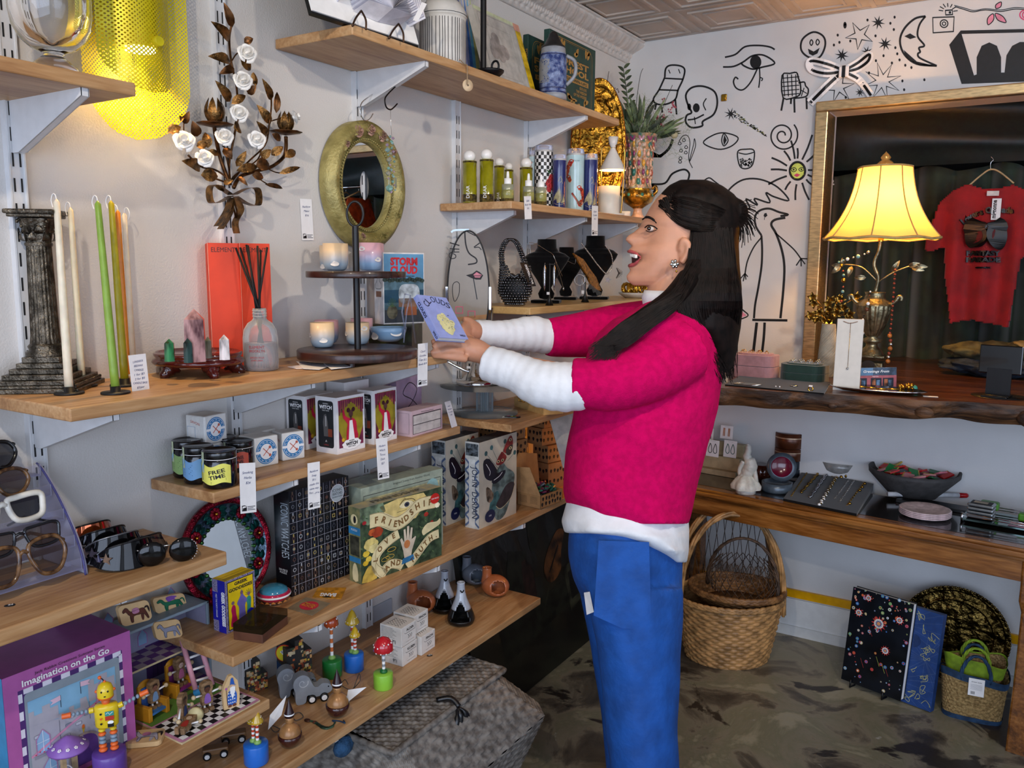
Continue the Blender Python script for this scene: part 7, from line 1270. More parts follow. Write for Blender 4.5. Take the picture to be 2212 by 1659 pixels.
def wiz(b,w,h,fn):
 bl_=mat('#2a5db0',.5);F=lambda p,m_,l:b.flat([(x*w,y*h)for x,y in p],fn,m_,l,2);F([(.3,.12),(.25,.3),(.3,.5),(.5,.56),(.72,.52),(.82,.4),(.8,.2),(.72,.12)],bl_,1);F([(.28,.66),(.5,.74),(.85,.66),(.7,.72),(.62,.92),(.48,.9),(.42,.72)],bl_,2.4);F([(.42,.64),(.74,.64),(.66,.42),(.56,.3),(.48,.42)],WHITE,2);F([(.46,.7),(.7,.7),(.68,.6),(.48,.6)],mat('#e0b89a',.5),1.8);b.ink([(w*.2,h*.6),(w*.24,h*.12)],.001,fn,mat('#5a3a2a'),2,0);b.flat(circ(w*.2,h*.64,.0025,10),fn,lpi,2);F([(.28,.06),(.48,.06),(.46,.13),(.3,.13)],mat('#6a3a2a'),2);F([(.55,.06),(.76,.06),(.74,.13),(.56,.13)],mat('#6a3a2a'),2)
 for i in range(16):b.flat(star(w*(.32+.12*(i%4)),h*(.18+.1*(i//4)),.0018,.0008),fn,WHITE,1.6 if i<12 else 2.6)
a,c_=P7(483,1536),P7(519,1524);hh=zat(a,1465)-zb;w_=(c_-a).length;tile(a,c_-a,(0,0,1),w_,hh,'standing wooden tile with a blue robed wizard on the chequered court',wiz,[(w_*.05,0),(w_*.95,0),(w_,hh*.4),(w_*.9,hh*.8),(w_*.6,hh),(w_*.4,hh*.98),(w_*.1,hh*.72),(0,hh*.5)])
k=at(239,1672,z=zG);s=dep(k)/F0;yw,og,gb_=mat('#e0c21e',.3,var=.03,coat=.3),mat('#e0662a',.35,var=.03),mat('#7f93a4',.35,var=.03);T=thing('toy_robot','yellow wooden push-up robot with orange mitts on a purple drum','toy',k,.95)
b=MB();b.lathe([(0,0),(32*s,0),(34*s,3*s),(34*s,52*s),(32*s,55*s),(0,55*s)],mat('#5f3f96',.35,var=.03,coat=.3),n=40);b.obj('purple_drum',T)
for g in(-1,1):
 b=MB();x=g*11*s
 for i,(m_,r)in enumerate(((og,9),(og,8),(gb_,7.5),(gb_,7.5),(og,8),(yw,7.5))):b.ball((x,0,(60+9*i)*s),r*s,m_,(1,1,.62),14)
 b.obj('leg',T)
b=MB();b.lathe([(0,112*s),(20*s,112*s),(23*s,116*s),(24*s,158*s),(21*s,163*s),(0,164*s)],yw,n=36,sy=.62);fn=PF((0,-15.5*s,112*s),(1,0,0),(0,0,1));b.flat(rect(-2*s,30*s,15*s,40*s),fn,mat('#2f8a84'),1);b.flat(rect(-2*s,20*s,15*s,29*s),fn,mat('#b8321f'),1);b.flat(rect(2*s,4*s,14*s,12*s),fn,BLACK,1);b.flat(circ(8*s,15*s,6*s,12,4*s),fn,WHITE,1);b.ink([(0,35*s),(4*s,38*s),(7*s,33*s),(13*s,38*s)],s,fn,WHITE,2,0)
for i in range(3):b.flat(circ(-10*s,(14+11*i)*s,2.4*s,10),fn,(BLACK,og,BLACK)[i],1)
b.obj('torso',T)
b=MB();b.lathe([(7*s,164*s),(9*s,168*s),(7*s,172*s)],og,n=20);b.lathe([(12*s,174*s),(16*s,178*s),(16.5*s,181*s)],og,n=30);b.lathe([(16*s,181*s),(16.5*s,195*s),(13*s,206*s),(6*s,211*s),(0,212*s)],yw,n=30,cap=False);b.ball((0,0,213*s),3*s,og,n=8);b.tube(crom([V((0,0,212*s)),V((-4*s,0,219*s)),V((-8*s,0,222*s))],4),1.2*s,BLACK,6);b.ball((-9*s,0,223*s),4*s,og,n=10)
for g in(-1,1):b.ball((g*17*s,0,193*s),3.5*s,og,n=10);b.ball((g*6*s,-14.5*s,196*s),2.2*s,BLACK,n=8)
b.box((0,-16*s,186*s),(4*s,1*s,2.5*s),BLACK);b.obj('head',T)
for g,dz in((-1,-2),(1,16)):
 b=MB();e0=V((g*26*s,0,153*s));b.lathe([(6*s,0),(6*s,9*s)],yw,c=e0-V((g*2*s,0,0)),ax=(g,0,dz*.02),n=14)
 for i in range(4):b.ball(e0+V((g*(12+8*i)*s,0,dz*(.2+.22*i)*s)),4.8*s,gb_,(.8,1,1),12)
 b.lathe([(6*s,0),(5.5*s,17*s)],og,c=e0+V((g*41*s,0,dz*1.02*s)),ax=(g,0,dz*.02),n=14);b.obj('arm',T)
k=at(150,1655,z=zG+.03);s=dep(k)/F0;T=thing('toy_well','toy wishing well with a purple flowered roof on wooden posts','toy',V((k.x,k.y,zG)));z_=lambda py:zat(k,py)-zG
b=MB();b.lathe([(0,z_(1605)),(40*s,z_(1618)),(41*s,z_(1614)),(8*s,z_(1592)),(0,z_(1590))],mat('#8a5fb0',.4,var=.04),n=40,cap=False)
for i in range(12):a=i*2*PI/12;o_=V((30*s*cos(a),30*s*sin(a),z_(1606.5)));n_=V((cos(a)*.55,sin(a)*.55,.8)).normalized();fn=PF(o_+n_*.0012,V((-sin(a),cos(a),0)),n_.cross(V((-sin(a),cos(a),0))));[b.flat(circ(2.4*s*cos(t),2.4*s*sin(t),1.7*s,8),fn,WHITE,1+j*.2)for j,t in enumerate([u*1.257 for u in range(5)])];b.flat(circ(0,0,1.3*s,8),fn,mat('#b890c8'),3)
b.obj('cone_roof',T)
for g in(-1,1):b=MB();b.box((g*24*s*.55,-g*24*s*.8,z_(1614)/2),(9*s,9*s,z_(1614)),mat('#a8906a',.6,var=.15,ns=60));b.obj('post',T)
b=MB();b.lathe([(24*s,0),(26*s,20*s),(22*s,20*s)],mat('#9a9aa2',.5),n=24);b.tube([V((16*s*cos(a),0,26*s+14*s*sin(a)))for a in[i*PI/10 for i in range(11)]],1.6*s,WHITE,6);b.obj('bucket',T)
#   lowest shelf
zF=SH['F']
def pushdrum(px,py,c,lb,caps,st_,rp=22,h=38):
 k=at(px,py,z=zF);s=dep(k)/F0;T=thing('push_puppet',lb,'toy',k);b=MB();b.lathe([(0,0),(rp*s,0),((rp+1)*s,2*s),((rp+1)*s,(h-2)*s),(rp*s,h*s),(0,h*s)],mat(c,.35,var=.03,coat=.3),n=40);b.obj('drum_base',T)
 for x,hs,cr,ch,cc_,dots,seg in caps:
  b=MB();b.lathe([(0,h*s),(8*s,(h+1)*s),(8*s,(h+5)*s),(3*s,(h+9)*s)],mat('#86b05a' if c!='#8cc63e' else'#1f6a34',.35),c=(x*s,0,0),n=18);n=7
  for i in range(n):b.lathe([(3.6*s,(h+8+(hs-8)*i/n)*s),(3.6*s,(h+8+(hs-8)*(i+1)/n)*s)],(WHITE,mat(seg,.4))[i%2],c=(x*s,0,0),n=12)
  b.obj('striped_stem',T);b=MB();z0=(h+hs)*s;m_=mat(cc_,.18,var=.05,coat=.6)
  pf=[(2,0),(cr*.8,-1),(cr,2),(cr*.96,5),(cr*.6,ch*.5),(cr*.35,ch*.8),(0,ch)]if st_=='cone' else[(2,0),(cr*.8,-2),(cr,2),(cr*.9,ch*.5),(cr*.55,ch*.85),(0,ch)]
  b.lathe([(a*s,z0+e*s)for a,e in pf],m_,c=(x*s,0,0),n=32,cap=False)
  for i in range(dots):
   a=i*2.4;t=.15+.7*(i%5)/5;j=1+t*(len(pf)-2);jj=int(j);e=j-jj;r_,hh=pf[jj][0]*(1-e)+pf[min(jj+1,len(pf)-1)][0]*e,pf[jj][1]*(1-e)+pf[min(jj+1,len(pf)-1)][1]*e;b.ball((x*s+r_*s*cos(a),r_*s*sin(a),z0+hh*s),(1.9 if st_!='cone' else 1.1)*s,WHITE,n=7)
  b.obj('mushroom_cap',T)
pushdrum(718,1459,'#1f7a34','push toy with an orange bell mushroom on a green drum',((0,76,16,26,'#b84a1f',12,'#d0703a'),),'bell',20);pushdrum(765,1446,'#1f6ac8','push toy with two yellow mushrooms on a blue drum',((-3,66,16,32,'#c8a42a',14,'#c4452a'),(4,38,12,24,'#dcb41f',10,'#c4452a')),'cone',20);pushdrum(828,1484,'#8cc63e','push toy with a red spotted toadstool on a lime drum',((2,50,22,32,'#c01f2a',20,'#8a8f94'),),'bell',20,34);pushdrum(554,1645,'#1f6ac8','push toy with a small yellow mushroom on a blue drum, nearest the shelf corner',((6,48,14,30,'#c8a42a',10,'#c4452a'),(-7,44,12,24,'#c8a42a',8,'#c4452a')),'cone',25,44)
def gnome(px,py,lb):
 k=at(px,py,z=zF);s=dep(k)/F0;T=thing('wooden_gnome',lb,'toy',k);br_,lt=mat('#3c1a14',.2,var=.15,coat=.4),mat('#a8794a',.3,.15,var=.12,ns=50);b=MB();b.lathe([(a*s,e*s)for a,e in((0,0),(10,1),(19,8),(25,20),(25.5,28),(23,29))],br_,n=36,cap=False);b.lathe([(a*s,e*s)for a,e in((23,28),(23,34),(17,46),(9,52),(6,54))],lt,n=36,cap=False);b.obj('round_body',T)
 b=MB();b.lathe([(a*s,e*s)for a,e in((6,53),(9.5,57),(9.5,66),(8,68))],lt,n=24,cap=False);b.ball((-2*s,-9.3*s,63*s),.9*s,BLACK,n=6);b.ball((3*s,-9.2*s,63*s),.9*s,BLACK,n=6);b.obj('head',T);b=MB();b.lathe([(a*s,e*s)for a,e in((8,66),(10.5,68),(10.5,76),(9.5,78),(5,93),(0,108))],mat('#2a100e',.3),n=28);b.lathe([(10.8*s,73*s),(10.6*s,76*s)],PAPER,n=28,cap=False);b.obj('pointed_hat',T)
gnome(627,1611,'round bottomed wooden gnome with a dark pointed hat, nearer the shelf corner');gnome(730,1546,'round bottomed wooden gnome with a dark pointed hat, beside the paper tag')
def ptag(c4,d,lb,t='mignonne'):
 c=[at(*a,d=dd)for a,dd in zip(c4,d)];o_=c[0];w,h=(c[1]-c[0]).length,(c[3]-c[0]).length;b=MB();P2=[a-o_ for a in c];n_=P2[1].cross(P2[3]).normalized();fn=lambda x,y,l=1:P2[1]*(x/w)+P2[3]*(y/h)+n_*(l*LY);b.add(P2+[a-n_*.0006 for a in P2],[[0,1,2,3],[7,6,5,4],[0,1,5,4],[1,2,6,5],[2,3,7,6],[3,0,4,7]],PAPER);b.text(t,w/2,h*.35,h*.35,fn,INK,1,.04,w*.8);tag(b.obj('paper_tag',None,o_),lb,'tag')
dk_=dep(at(620,1590,z=zF));ptag(((579,1577),(608,1545),(619,1502),(583,1545)),(dk_,dk_+.02,dk_+.03,dk_+.01),'curled white paper tag behind the left gnome');dk2=dep(at(770,1510,z=zF+.01));ptag(((748,1512),(752,1480+10),(792,1484),(752,1516)),(dk2,)*4,'curled white paper tag beside the right gnome')
b=MB();p=[at(x,y,z=zF+.01+.02*(y<1480))for x,y in((752,1478),(745,1468),(738,1480),(760,1490),(770,1470),(776,1455),(778,1470),(765,1486))];b.tube(crom(p,5),.001,mat('#4a4642',.5),6);tag(b.obj('cord_loop'),'grey cord loop tied to the right gnome tag','cord');b=MB();p=[at(x,y,z=zF+.004)for x,y in((605,1575),(590,1568),(585,1572),(600,1580),(640,1540),(655,1548),(640,1556),(634,1552))];b.tube(crom(p,5),.001,mat('#4a4642',.5),6);tag(b.obj('cord_loop'),'grey cord loop behind the left gnome','cord')
b=MB();e=[at(x,y,z=zF+.002)for x,y in((664,1556),(680,1560),(700,1572),(716,1570),(724,1560),(718,1556),(735,1558),(745,1562),(742,1556))];b.tube(crom(e[:5],5),[.003,.004,.005,.004,.002],mat('#3f5a44',.4,.5,var=.3),8,flat=.5);b.tube(crom(e[4:],5),.0015,mat('#2f4a6a',.4,.5),6);b.ball(e[0],.006,mat('#4a2a1c',.5,.4),(1.4,1,.5),10);b.ball(e[1],.005,mat('#5a3020',.5),(1,1,.5),10);tag(b.obj('mermaid_hook'),'painted metal mermaid hook lying between the gnomes','hook')
def eleph(px,py,lb):
 k=at(px,py,z=zF);s=dep(k)/F0;T=thing('toy_elephant',lb,'toy',k,.95);el_=mat('#8b9096',.4,var=.04);fn=lambda u,v,l=1:V((u*s,-12*s-l*LY,v*s));b=MB();out=[(-34,2),(-36,28),(-40,46),(-34,60),(-20,66),(-8,60),(-2,48),(4,36),(12,34),(22,40),(36,36),(42,26),(38,18),(24,14),(2,12),(-6,18),(-12,16),(-16,2)]
 cp_=crom([V((x,y,0))for x,y in out],4,True);b.prism([(p.x,p.y)for p in cp_],fn,24*s,el_);b.ink([(-20+(2+.9*i)*cos(i*.6),48+(2+.9*i)*sin(i*.6))for i in range(12)],2.0,fn,mat('#b4b8bc',.4),1);b.flat(circ(34,31,1.6,8),fn,BLACK,1);b.obj('elephant_body',T)
 for x in(-2,24):
  for g in(-14.5,14.5):b=MB();b.lathe([(0,-3*s),(9*s,-3*s),(9.5*s,0),(9*s,3*s),(0,3*s)],BLACK,c=(x*s,g*s,9.5*s),ax=(0,-1,0),n=20);b.lathe([(0,3.2*s),(5*s,3.4*s),(6*s,3.1*s)],WHITE,c=(x*s,g*s,9.5*s),ax=(0,-1 if g<0 else 1,0),n=16);b.obj('wheel',T)
eleph(640,1498,'grey toy elephant on wheels, farther back');eleph(674,1512,'grey toy elephant on wheels, in front with a spiral ear')
rg=random.Random(7);ck=[mat(c,.5,var=.15)for c in('#b0562c','#c4925a','#8a3a24','#3a4a2c','#ccb890','#2a2a2e','#c9a23a')]
def cpat(b,w,H,fn,n=60):
 for i in range(n):x,y=w*rg.random(),H*rg.random();r=rg.uniform(.0022,.0048);b.flat(rect(max(0,x-r),max(0,y-r),min(w,x+r),min(H,y+r*.8)),fn,ck[i%7],1+i*.02)
def cas(px,py,w,hs,lb,blue=0,d=.05):
 p=at(px,py,z=zF);T=frame(p,(.35,1,0));b=MB();x=0;n=len(hs)
 for i,h in enumerate(hs):b.bb((w*i/n,0,0),(w*(i+1)/n,d,h),mat('#2a2724',.5));cpat(b,w/n,h,PF((w*i/n,0,0),(1,0,0),(0,0,1)),40)
 f2=PF((0,d,0),(0,-1,0),(0,0,1));[b.flat(rect(.002+.006*i,hs[0]*.0,.004+.006*i,hs[0]),f2,mat('#6f665c'),1)for i in range(int(d/.006))]
 if blue:
  b.flat(rect(0,0,d,hs[0]*.5),f2,mat('#1f4a7a',.5),1.5);b.box((w*.3,-.003,.004),(w*1.3,.01,.008),mat('#3a78b0',.5));fn=PF((0,-.001,0),(1,0,0),(0,0,1));f3=PF((-.002,d*.4,0),V((.75,-.65,0)),(0,0,1));b.prism(circ(.006,hs[0]*.82,.021,28),f3,.002,mat('#c8321f',.4));b.flat(circ(.006,hs[0]*.82,.019,28),f3,mat('#d8c82a',.4),1);b.flat([(-.004,hs[0]*.86),(.006,hs[0]*.93),(.014,hs[0]*.86),(.005,hs[0]*.76)],f3,PAPER,2);b.text('$26',.005,hs[0]*.83,.006,f3,INK,3);b.text('CE',.012,hs[0]*.72,.007,f3,INK,2)
 o=b.obj('castle_puzzle');o.matrix_world=T;tag(o,lb,'puzzle')
cas(622,1490,.062,(.1,.115,.085),'blue based castle puzzle stack with a round yellow seal behind the elephants',1,.06);cas(534,1500,.05,(.055,.075,.04),'small brown castle puzzle, right one behind the wizard tile',d=.03);cas(500,1478,.045,(.05,.062,.035),'small brown castle puzzle, left one behind the ladder',d=.03)
for i,(x,y)in enumerate(((466,1632),(505,1600))):
 p=at(x,y,z=zF);T=thing('toy_car',('small toy car under the castle shelf, left one','small toy car under the castle shelf, right one')[i],'toy car',p,.9,'toy cars under the castle shelf');b=MB();b.box((0,0,.014),(.05,.022,.014),mat('#6a4a2a',.5),bev=.003);b.obj('car_body',T)
 for X_ in(-.016,.016):
  for g in(-.013,.013):b=MB();b.lathe([(0,-.003),(.008,-.003),(.008,.003),(0,.003)],BLACK,c=(X_,g,.0085),ax=(0,1,0),n=16);b.lathe([(0,.0034),(.005,.0034)],WHITE,c=(X_,g,.0085),ax=(0,1 if g>0 else-1,0),n=12);b.obj('wheel',T)
wb=mat('#d9d6d0',.6,var=.03)
def incf(t):
 def f(b,w,H,fn):b.text(t,w*.58,H*.72,H*.13,fn,INK,1,.02,w*.5);b.ink([(w*.2,H*.68),(w*.26,H*.62),(w*.92,H*.62),(w*.92,H*.95)],.0008,fn,INK,1,0);[b.ink([(w*(.45+.1*i),H*.3),(w*(.5+.1*i),H*.42),(w*(.43+.12*i),H*.5)],.0012,fn,INK,1)for i in range(3)];b.ink([(w*.3,H*.16),(w*.85,H*.16)],.0005,fn,INK,1,0)
 return f
def incl(b,d,H,fn):[b.ink([(d*.08,H*(.9-.07*i)),(d*(.6+.25*((i*7)%3)/3),H*(.9-.07*i))],.0006,fn,INK,1,0)for i in range(8)];[b.ink([(d*.65+.006*cos(a+i),H*.2+.006*sin(a*1.3))for a in(0,1,2,3)],.0006,fn,INK,1)for i in range(5)]
def inct(b,w,d,fn):[b.ink([(w*(.12+.13*(i%5)),d*(.2+.15*(i//5))),(w*(.2+.13*(i%5)),d*(.3+.15*(i//5))),(w*(.14+.13*(i%5)),d*(.36+.14*(i//5)))],.001,fn,INK,1)for i in range(20)]
pB=at(870,1441,z=zF);ud=(at(903,1418,z=zF)-pB).normalized();w_=.062;gi='incense boxes'
for i,(du,dv,dz,t,lb)in enumerate(((0,0,0,'KLUBEN','white incense box, lower one nearest the shelf corner'),(.072,-.006,0,'PINON','white incense box, lower one at the right'),(-.004,.0,.0515,'ALDER','white incense box lettered Alder, upper one in front'),(.07,.014,.0515,'PINON','white incense box lettered Pinon, upper one behind'))):
 p=pB+ud*du+V((-ud.y,ud.x,0))*dv+V((0,0,dz));carton('incense_box',lb,'box',p,p+ud*(w_ if i else w_),p.z,0,.066,wb,incf(t),incl,inct,group=gi,h=.05,bev=.001)
def holder(px,py,mt_,lb,x=None,rz=.3):
 k=at(px,py,z=zF)if x is None else on(px,x,zF);s=.00118;T=thing('chimney_incense_holder',lb,'incense holder',k,rz+.6);b=MB();K=16;m1,m2=mt_;pf=[(20,0),(31,4),(33,12),(30,24),(22,42),(14,62),(10,78),(9,96),(10,99)]
 def f(u,v):t=v*(len(pf)-1);i=min(len(pf)-2,int(t));e=t-i;r,h=pf[i][0]*(1-e)+pf[i+1][0]*e,pf[i][1]*(1-e)+pf[i+1][1]*e;a=2*PI*u;return V((r*s*cos(a),r*s*sin(a),h*s))
 n,N=44,34;vs=[f(i/n,j/N)for j in range(N+1)for i in range(n)];F1,F2=[],[]
 for j in range(N):
  for i in range(n):
   a=(i+.5)/n*2*PI;h=f(0,(j+.5)/N).z/s;da=(a-1.5*PI+.35)%(2*PI);da=min(da,2*PI-da)
   if 12<h<58 and da<.75*math.sqrt(max(0,1-((h-12)/46)**1.4)):continue
   (F1 if h>36 else F2).append([j*n+i,j*n+(i+1)%n,(j+1)*n+(i+1)%n,(j+1)*n+i])
 b.add(vs,F1,m1,True);b.add(vs,F2,m2,True);b.lathe([(0,2*s),(28*s,5*s),(30*s,12*s)],m2,n=36,cap=False);b.lathe([(8*s,80*s),(8*s,98*s),(10*s,99*s)],m1,n=24,cap=False);o=b.obj('chimney_body',T);md=o.modifiers.new('s','SOLIDIFY');md.thickness=.003
 b=MB();b.ink([(-5,84),(0,79),(5,84)],3.4,lambda u,v,l=1:V((u*s*.9,-10.4*s*(1-(u*u)/260),v*s)),BLACK,1,4);b.obj('smile_slot',T)
gw,gk=mat('#a7afba',.12,var=.05,coat=.6),mat('#121110',.35,var=.1)
holder(996,1345,(gw,gk),'black and white cone incense holder with a chimney, in front');holder(961,0,(gw,gk),'black and white cone incense holder, behind the front one',x=-1.38)
def snail(px,x,m_,lb,py=None,rz=.2):
 k=on(px,x,zF);s=.00115;T=thing('rounded_incense_holder',lb,'incense holder',k,rz);b=MB();n,N=40,26;vs,F1=[],[]
 for j in range(N+1):
  for i in range(n):a,t=2*PI*i/n,PI*(j/N-.5);vs.append(V((38*s*cos(t)*cos(a),29*s*cos(t)*sin(a),29*s+29*s*sin(t))))
 for j in range(N):
  for i in range(n):
   c_=(vs[j*n+i]+vs[min(N,j+1)*n+(i+1)%n])/2-V((0,0,29*s));d_=V((.55,-.8,.1)).normalized();
   if c_.normalized().dot(d_)>.80:continue
   F1.append([j*n+i,j*n+(i+1)%n,(j+1)*n+(i+1)%n,(j+1)*n+i])
 b.add(vs,F1,m_,True);o=b.obj('rounded_body',T);md=o.modifiers.new('s','SOLIDIFY');md.thickness=.004;md.offset=-1;b=MB();b.lathe([(16*s,36*s),(12.5*s,56*s),(12*s,72*s),(13*s,75*s),(11*s,75*s),(10*s,60*s)],m_,c=(-24*s,0,0),n=28,cap=False);b.obj('chimney',T)
tc_=mat('#b0643c',.3,var=.06,coat=.3);snail(1070,-1.315,tc_,'terracotta rounded incense holder with a chimney at the shelf end');snail(1026,-1.42,mat('#6f7884',.3,var=.05,coat=.3),'slate grey rounded incense holder behind the cone holders');snail(910,-1.43,tc_,'terracotta rounded incense holder behind the incense boxes')
b=MB();p=at(825,1345,x=XW+.001);b.box((0,0,0),(.008,.085,.12),mat('#aab0b8',.5,var=.02),bev=.003);b.box((.005,-.01,-.035),(.002,.003,.012),slot);b.box((.005,.01,-.035),(.002,.003,.012),slot);tag(b.obj('outlet_plate',None,p),'pale grey outlet plate on the wall under the puzzle shelf','outlet')
#   wicker and floor things
def weave(b,fn,nu,nv,rows,stakes,amp,m,cu=False,m2=None,sub=5):
 def f(u,v):
  r=v*rows;k=int(min(r,rows-1e-6));e=r-k;o=amp*(math.sqrt(max(0,sin(PI*e)))*.8-.4)+amp*.9*sin(PI*stakes*u+PI*k);return fn(u,v,o)
 b.grid(f,nu,nv,m,True,cu=cu)
wg=mat('#8a847c',.5,var=.28,ns=45,c2='#5a544e');T=thing('wicker_trunk','grey woven wicker trunk with a hinged lid under the lowest shelf','trunk',(-1.28,1.58,0));o0=V((-1.28,1.58,0))
R0=[(-1.46,-1.13,1.40,1.84,0),(-1.47,-1.045,1.30,1.895,.235),(-1.46,-1.158,1.345,1.81,.35)]
def ringp(R,u):
 x0,x1,y0,y1,z=R;c=.05;P_=[(x1,y0+c),(x1,y1-c),(x1-c,y1),(x0,y1),(x0,y0),(x1-c,y0)];t=(u%1)*6;i=int(t);e=t-i;a,d=P_[i],P_[(i+1)%6];return V((a[0]*(1-e)+d[0]*e,a[1]*(1-e)+d[1]*e,z))
b=MB()
for j in range(2):
 def fn(u,v,o,j=j):p=ringp(R0[j],u).lerp(ringp(R0[j+1],u),v);n_=V((p.x+1.30,p.y-1.58,0)).normalized();return p-o0+n_*o
 weave(b,fn,420,(96,60)[j],(24,14)[j],96,.0026,wg,cu=True)
b.obj('woven_body',T);b=MB()
def lid(u,v,o):return V((-1.46+.302*v,1.345+.465*u,.353+.012*sin(PI*v)+o))-o0
weave(b,lid,300,96,24,44,.0024,wg);b.obj('woven_lid',T);b=MB();ed=[V((-1.46,1.342,.352))-o0,V((-1.155,1.342,.352))-o0,V((-1.155,1.813,.352))-o0,V((-1.46,1.813,.352))-o0]
pp=[ed[0].lerp(ed[1],i/24)for i in range(24)]+[ed[1].lerp(ed[2],i/40)for i in range(40)]+[ed[2].lerp(ed[3],i/24)for i in range(25)];b.tube(pp,[.0085 if i%2 else .0068 for i in range(len(pp))],wg,9);b.obj('lid_rim',T);b=MB();kb=mat('#0c0c0d',.35,coat=.3);c_=V((-1.15,1.585,.35))-o0
rg=random.Random(3)
for i in range(7):a=i*.9;b.tube(crom([c_+V((0,0,0)),c_+V((.012,.02*cos(a),-.02+.01*sin(a))),c_+V((.016,.03*cos(a),-.06)),c_+V((.016,.012*cos(a),-.1))],4),[.004,.007,.006,.003],kb,7)
b.tube(crom([c_+V((-.05,-.02,.015)),c_+V((-.02,0,.02)),c_+V((.005,0,.005))],4),.007,kb,7);b.obj('black_strap',T)
b=MB();p=at(742,1612,z=.34);b.ball((0,0,0),.03,mat('#2f567a',.8,var=.2,bump=.5),(.6,1,.8),12);tag(b.obj('blue_cloth',None,p),'blue cloth poking out at the left end of the wicker trunk','cloth')
T=frame(V((-1.375,2.02,.002)),V((.0,1,0)),V((-.16,0,1)));b=MB();w_,h=.92,.66;b.bb((0,0,0),(w_,.02,h),mat('#0c0d0b',.35,var=.5,ns=5,c2='#171a12',coat=.3));fn=PF((0,0,0),(1,0,0),(0,0,1));X=lambda p:[(x*w_,y*h)for x,y in p]
pm=lambda c:mat(c,.45,var=.4,ns=20);b.flat(X([(.18,.38),(.5,.42),(.95,.46),(.95,.3),(.55,.26),(.2,.2)]),fn,pm('#14160d'),1);b.flat(X([(.3,.75),(.24,.5),(.4,.45),(.42,.7)]),fn,pm('#1c1e14'),1.5);b.flat(X([(.38,.66),(.44,.62),(.46,.45),(.42,.42),(.38,.46)]),fn,pm('#2a1712'),2,2);b.flat(X([(.53,.52),(.56,.62),(.66,.72),(.72,.7),(.68,.6),(.66,.5),(.58,.46)]),fn,pm('#5a3416'),2,4);b.ink(X([(.57,.52),(.66,.64)]),.008,fn,pm('#0c0806'),3,0);b.flat(X([(.46,.95),(.52,.95),(.52,.72),(.45,.7)]),fn,pm('#171a10'),2,3);b.flat(X([(.68,.5),(.8,.52),(.82,.28),(.7,.24)]),fn,pm('#2c2c1f'),2);b.flat(X([(.71,.46),(.78,.47),(.79,.31),(.72,.3)]),fn,pm('#0b0b0a'),2.5);b.ink(X([(.5,.34),(.6,.55)]),.002,fn,pm('#3a3a26'),2,0)
o=b.obj('still_life_painting');o.matrix_world=T;tag(o,'large dark still life painting leaning on the floor against the left wall','painting')
wt=mat('#8c6238',.5,var=.3,ns=35,c2='#5c3d22');wl=mat('#b08452',.45,var=.2,ns=30);k=at(1584,1422,z=0);s=dep(k)/F0
def basket(c,r0,r1,H,z0,m,lb,rows=20,stakes=46,sy=.78,hand=None,rim=.011,rz=0,name='wicker_basket'):
 T=thing(name,lb,'basket',c,rz);b=MB()
 def fn(u,v,o):a=2*PI*u;r=r0+(r1-r0)*v**.8+o;return V((r*cos(a),r*sy*sin(a),z0+H*v))
 weave(b,fn,330,110,rows,stakes,.0032,m,cu=True);b.lathe([(0,z0+.006),(r0,z0+.006),(r0,z0)],m,n=40,sy=sy,cap=False);b.obj('woven_side',T);b=MB()
 for j in range(3):b.tube([V(((r1+.003)*cos(a),(r1*sy+.003)*sin(a),z0+H+.006*sin(a*16+j*2.1)+.003))for a in[i*2*PI/160 for i in range(160)]],rim*.62,m,7,closed=True)
 b.obj('braided_rim',T)
 if hand:
  for(y_,hh)in hand:
   b=MB();P_=[V((-r1*.98*cos(t)if 0 else r1*.97*cos(t),y_*(1 if 1 else 0),z0+H-.05+(hh+.05)*sin(t)**.8 if sin(t)>0 else z0+H-.05))for t in[i*PI/30 for i in range(31)]]
   for j in range(4):b.tube([p+V((.006*cos(i*.55+j*1.57),.006*sin(i*.55+j*1.57),.004*sin(i*.55+j*1.57)))for i,p in enumerate(P_)],.0058,wl,7)
   b.obj('twisted_handle',T)
 return T
basket(V((k.x-.03,k.y+.01,0)),.150,.195,.235,0,wl,'large honey coloured wicker basket with two tall twisted handles under the table',hand=((-.045,.33),(.06,.33)),rz=.5)
basket(V((k.x-.005,k.y+.02,0)),.115,.168,.05,.215,wt,'brown wicker basket nested inside the large honey one',rows=6,stakes=40,rz=.3,rim=.013)
T=thing('wire_vine_basket','dark vine and wire open basket sitting inside the nested baskets','basket',V((k.x+.02,k.y+.0,.27)));b=MB();vm=mat('#4a3626',.6,var=.3)
for i in range(26):a=i*2*PI/26;b.tube(crom([V((.11*cos(a),.08*sin(a),.0)),V((.13*cos(a+.3),.10*sin(a+.3),.06)),V((.09*cos(a+.6),.07*sin(a+.6),.12))],4),.0014,vm,5);b.tube(crom([V((.11*cos(a),.08*sin(a),.0)),V((.13*cos(a-.3),.10*sin(a-.3),.06)),V((.09*cos(a-.6),.07*sin(a-.6),.12))],4),.0014,vm,5)
b.obj('wire_mesh',T);b=MB()
for j in range(3):b.tube([V((.13*cos(t)+.004*sin(9*t+j*2),.02*sin(2*t)+.004*cos(9*t+j*2),.0+.2*sin(t)))for t in[i*PI/30 for i in range(31)]],.0045,vm,6)
b.obj('vine_handle',T)
T=thing('tall_vine_basket','dark lattice vine basket standing behind the handles of the honey basket','basket',V((k.x-.07,k.y+.15,.2)));b=MB()
for i in range(9):
 for g in(-1,1):(lambda x0,x1:b.tube([V((x0,0,0)),V((x1,.005,.40*math.sqrt(max(0,1-(x1/.16)**2))))],.0013,vm,5))(-.12+.03*i,max(-.15,min(.15,-.12+.03*i+g*.05)))
b.obj('lattice',T);b=MB()
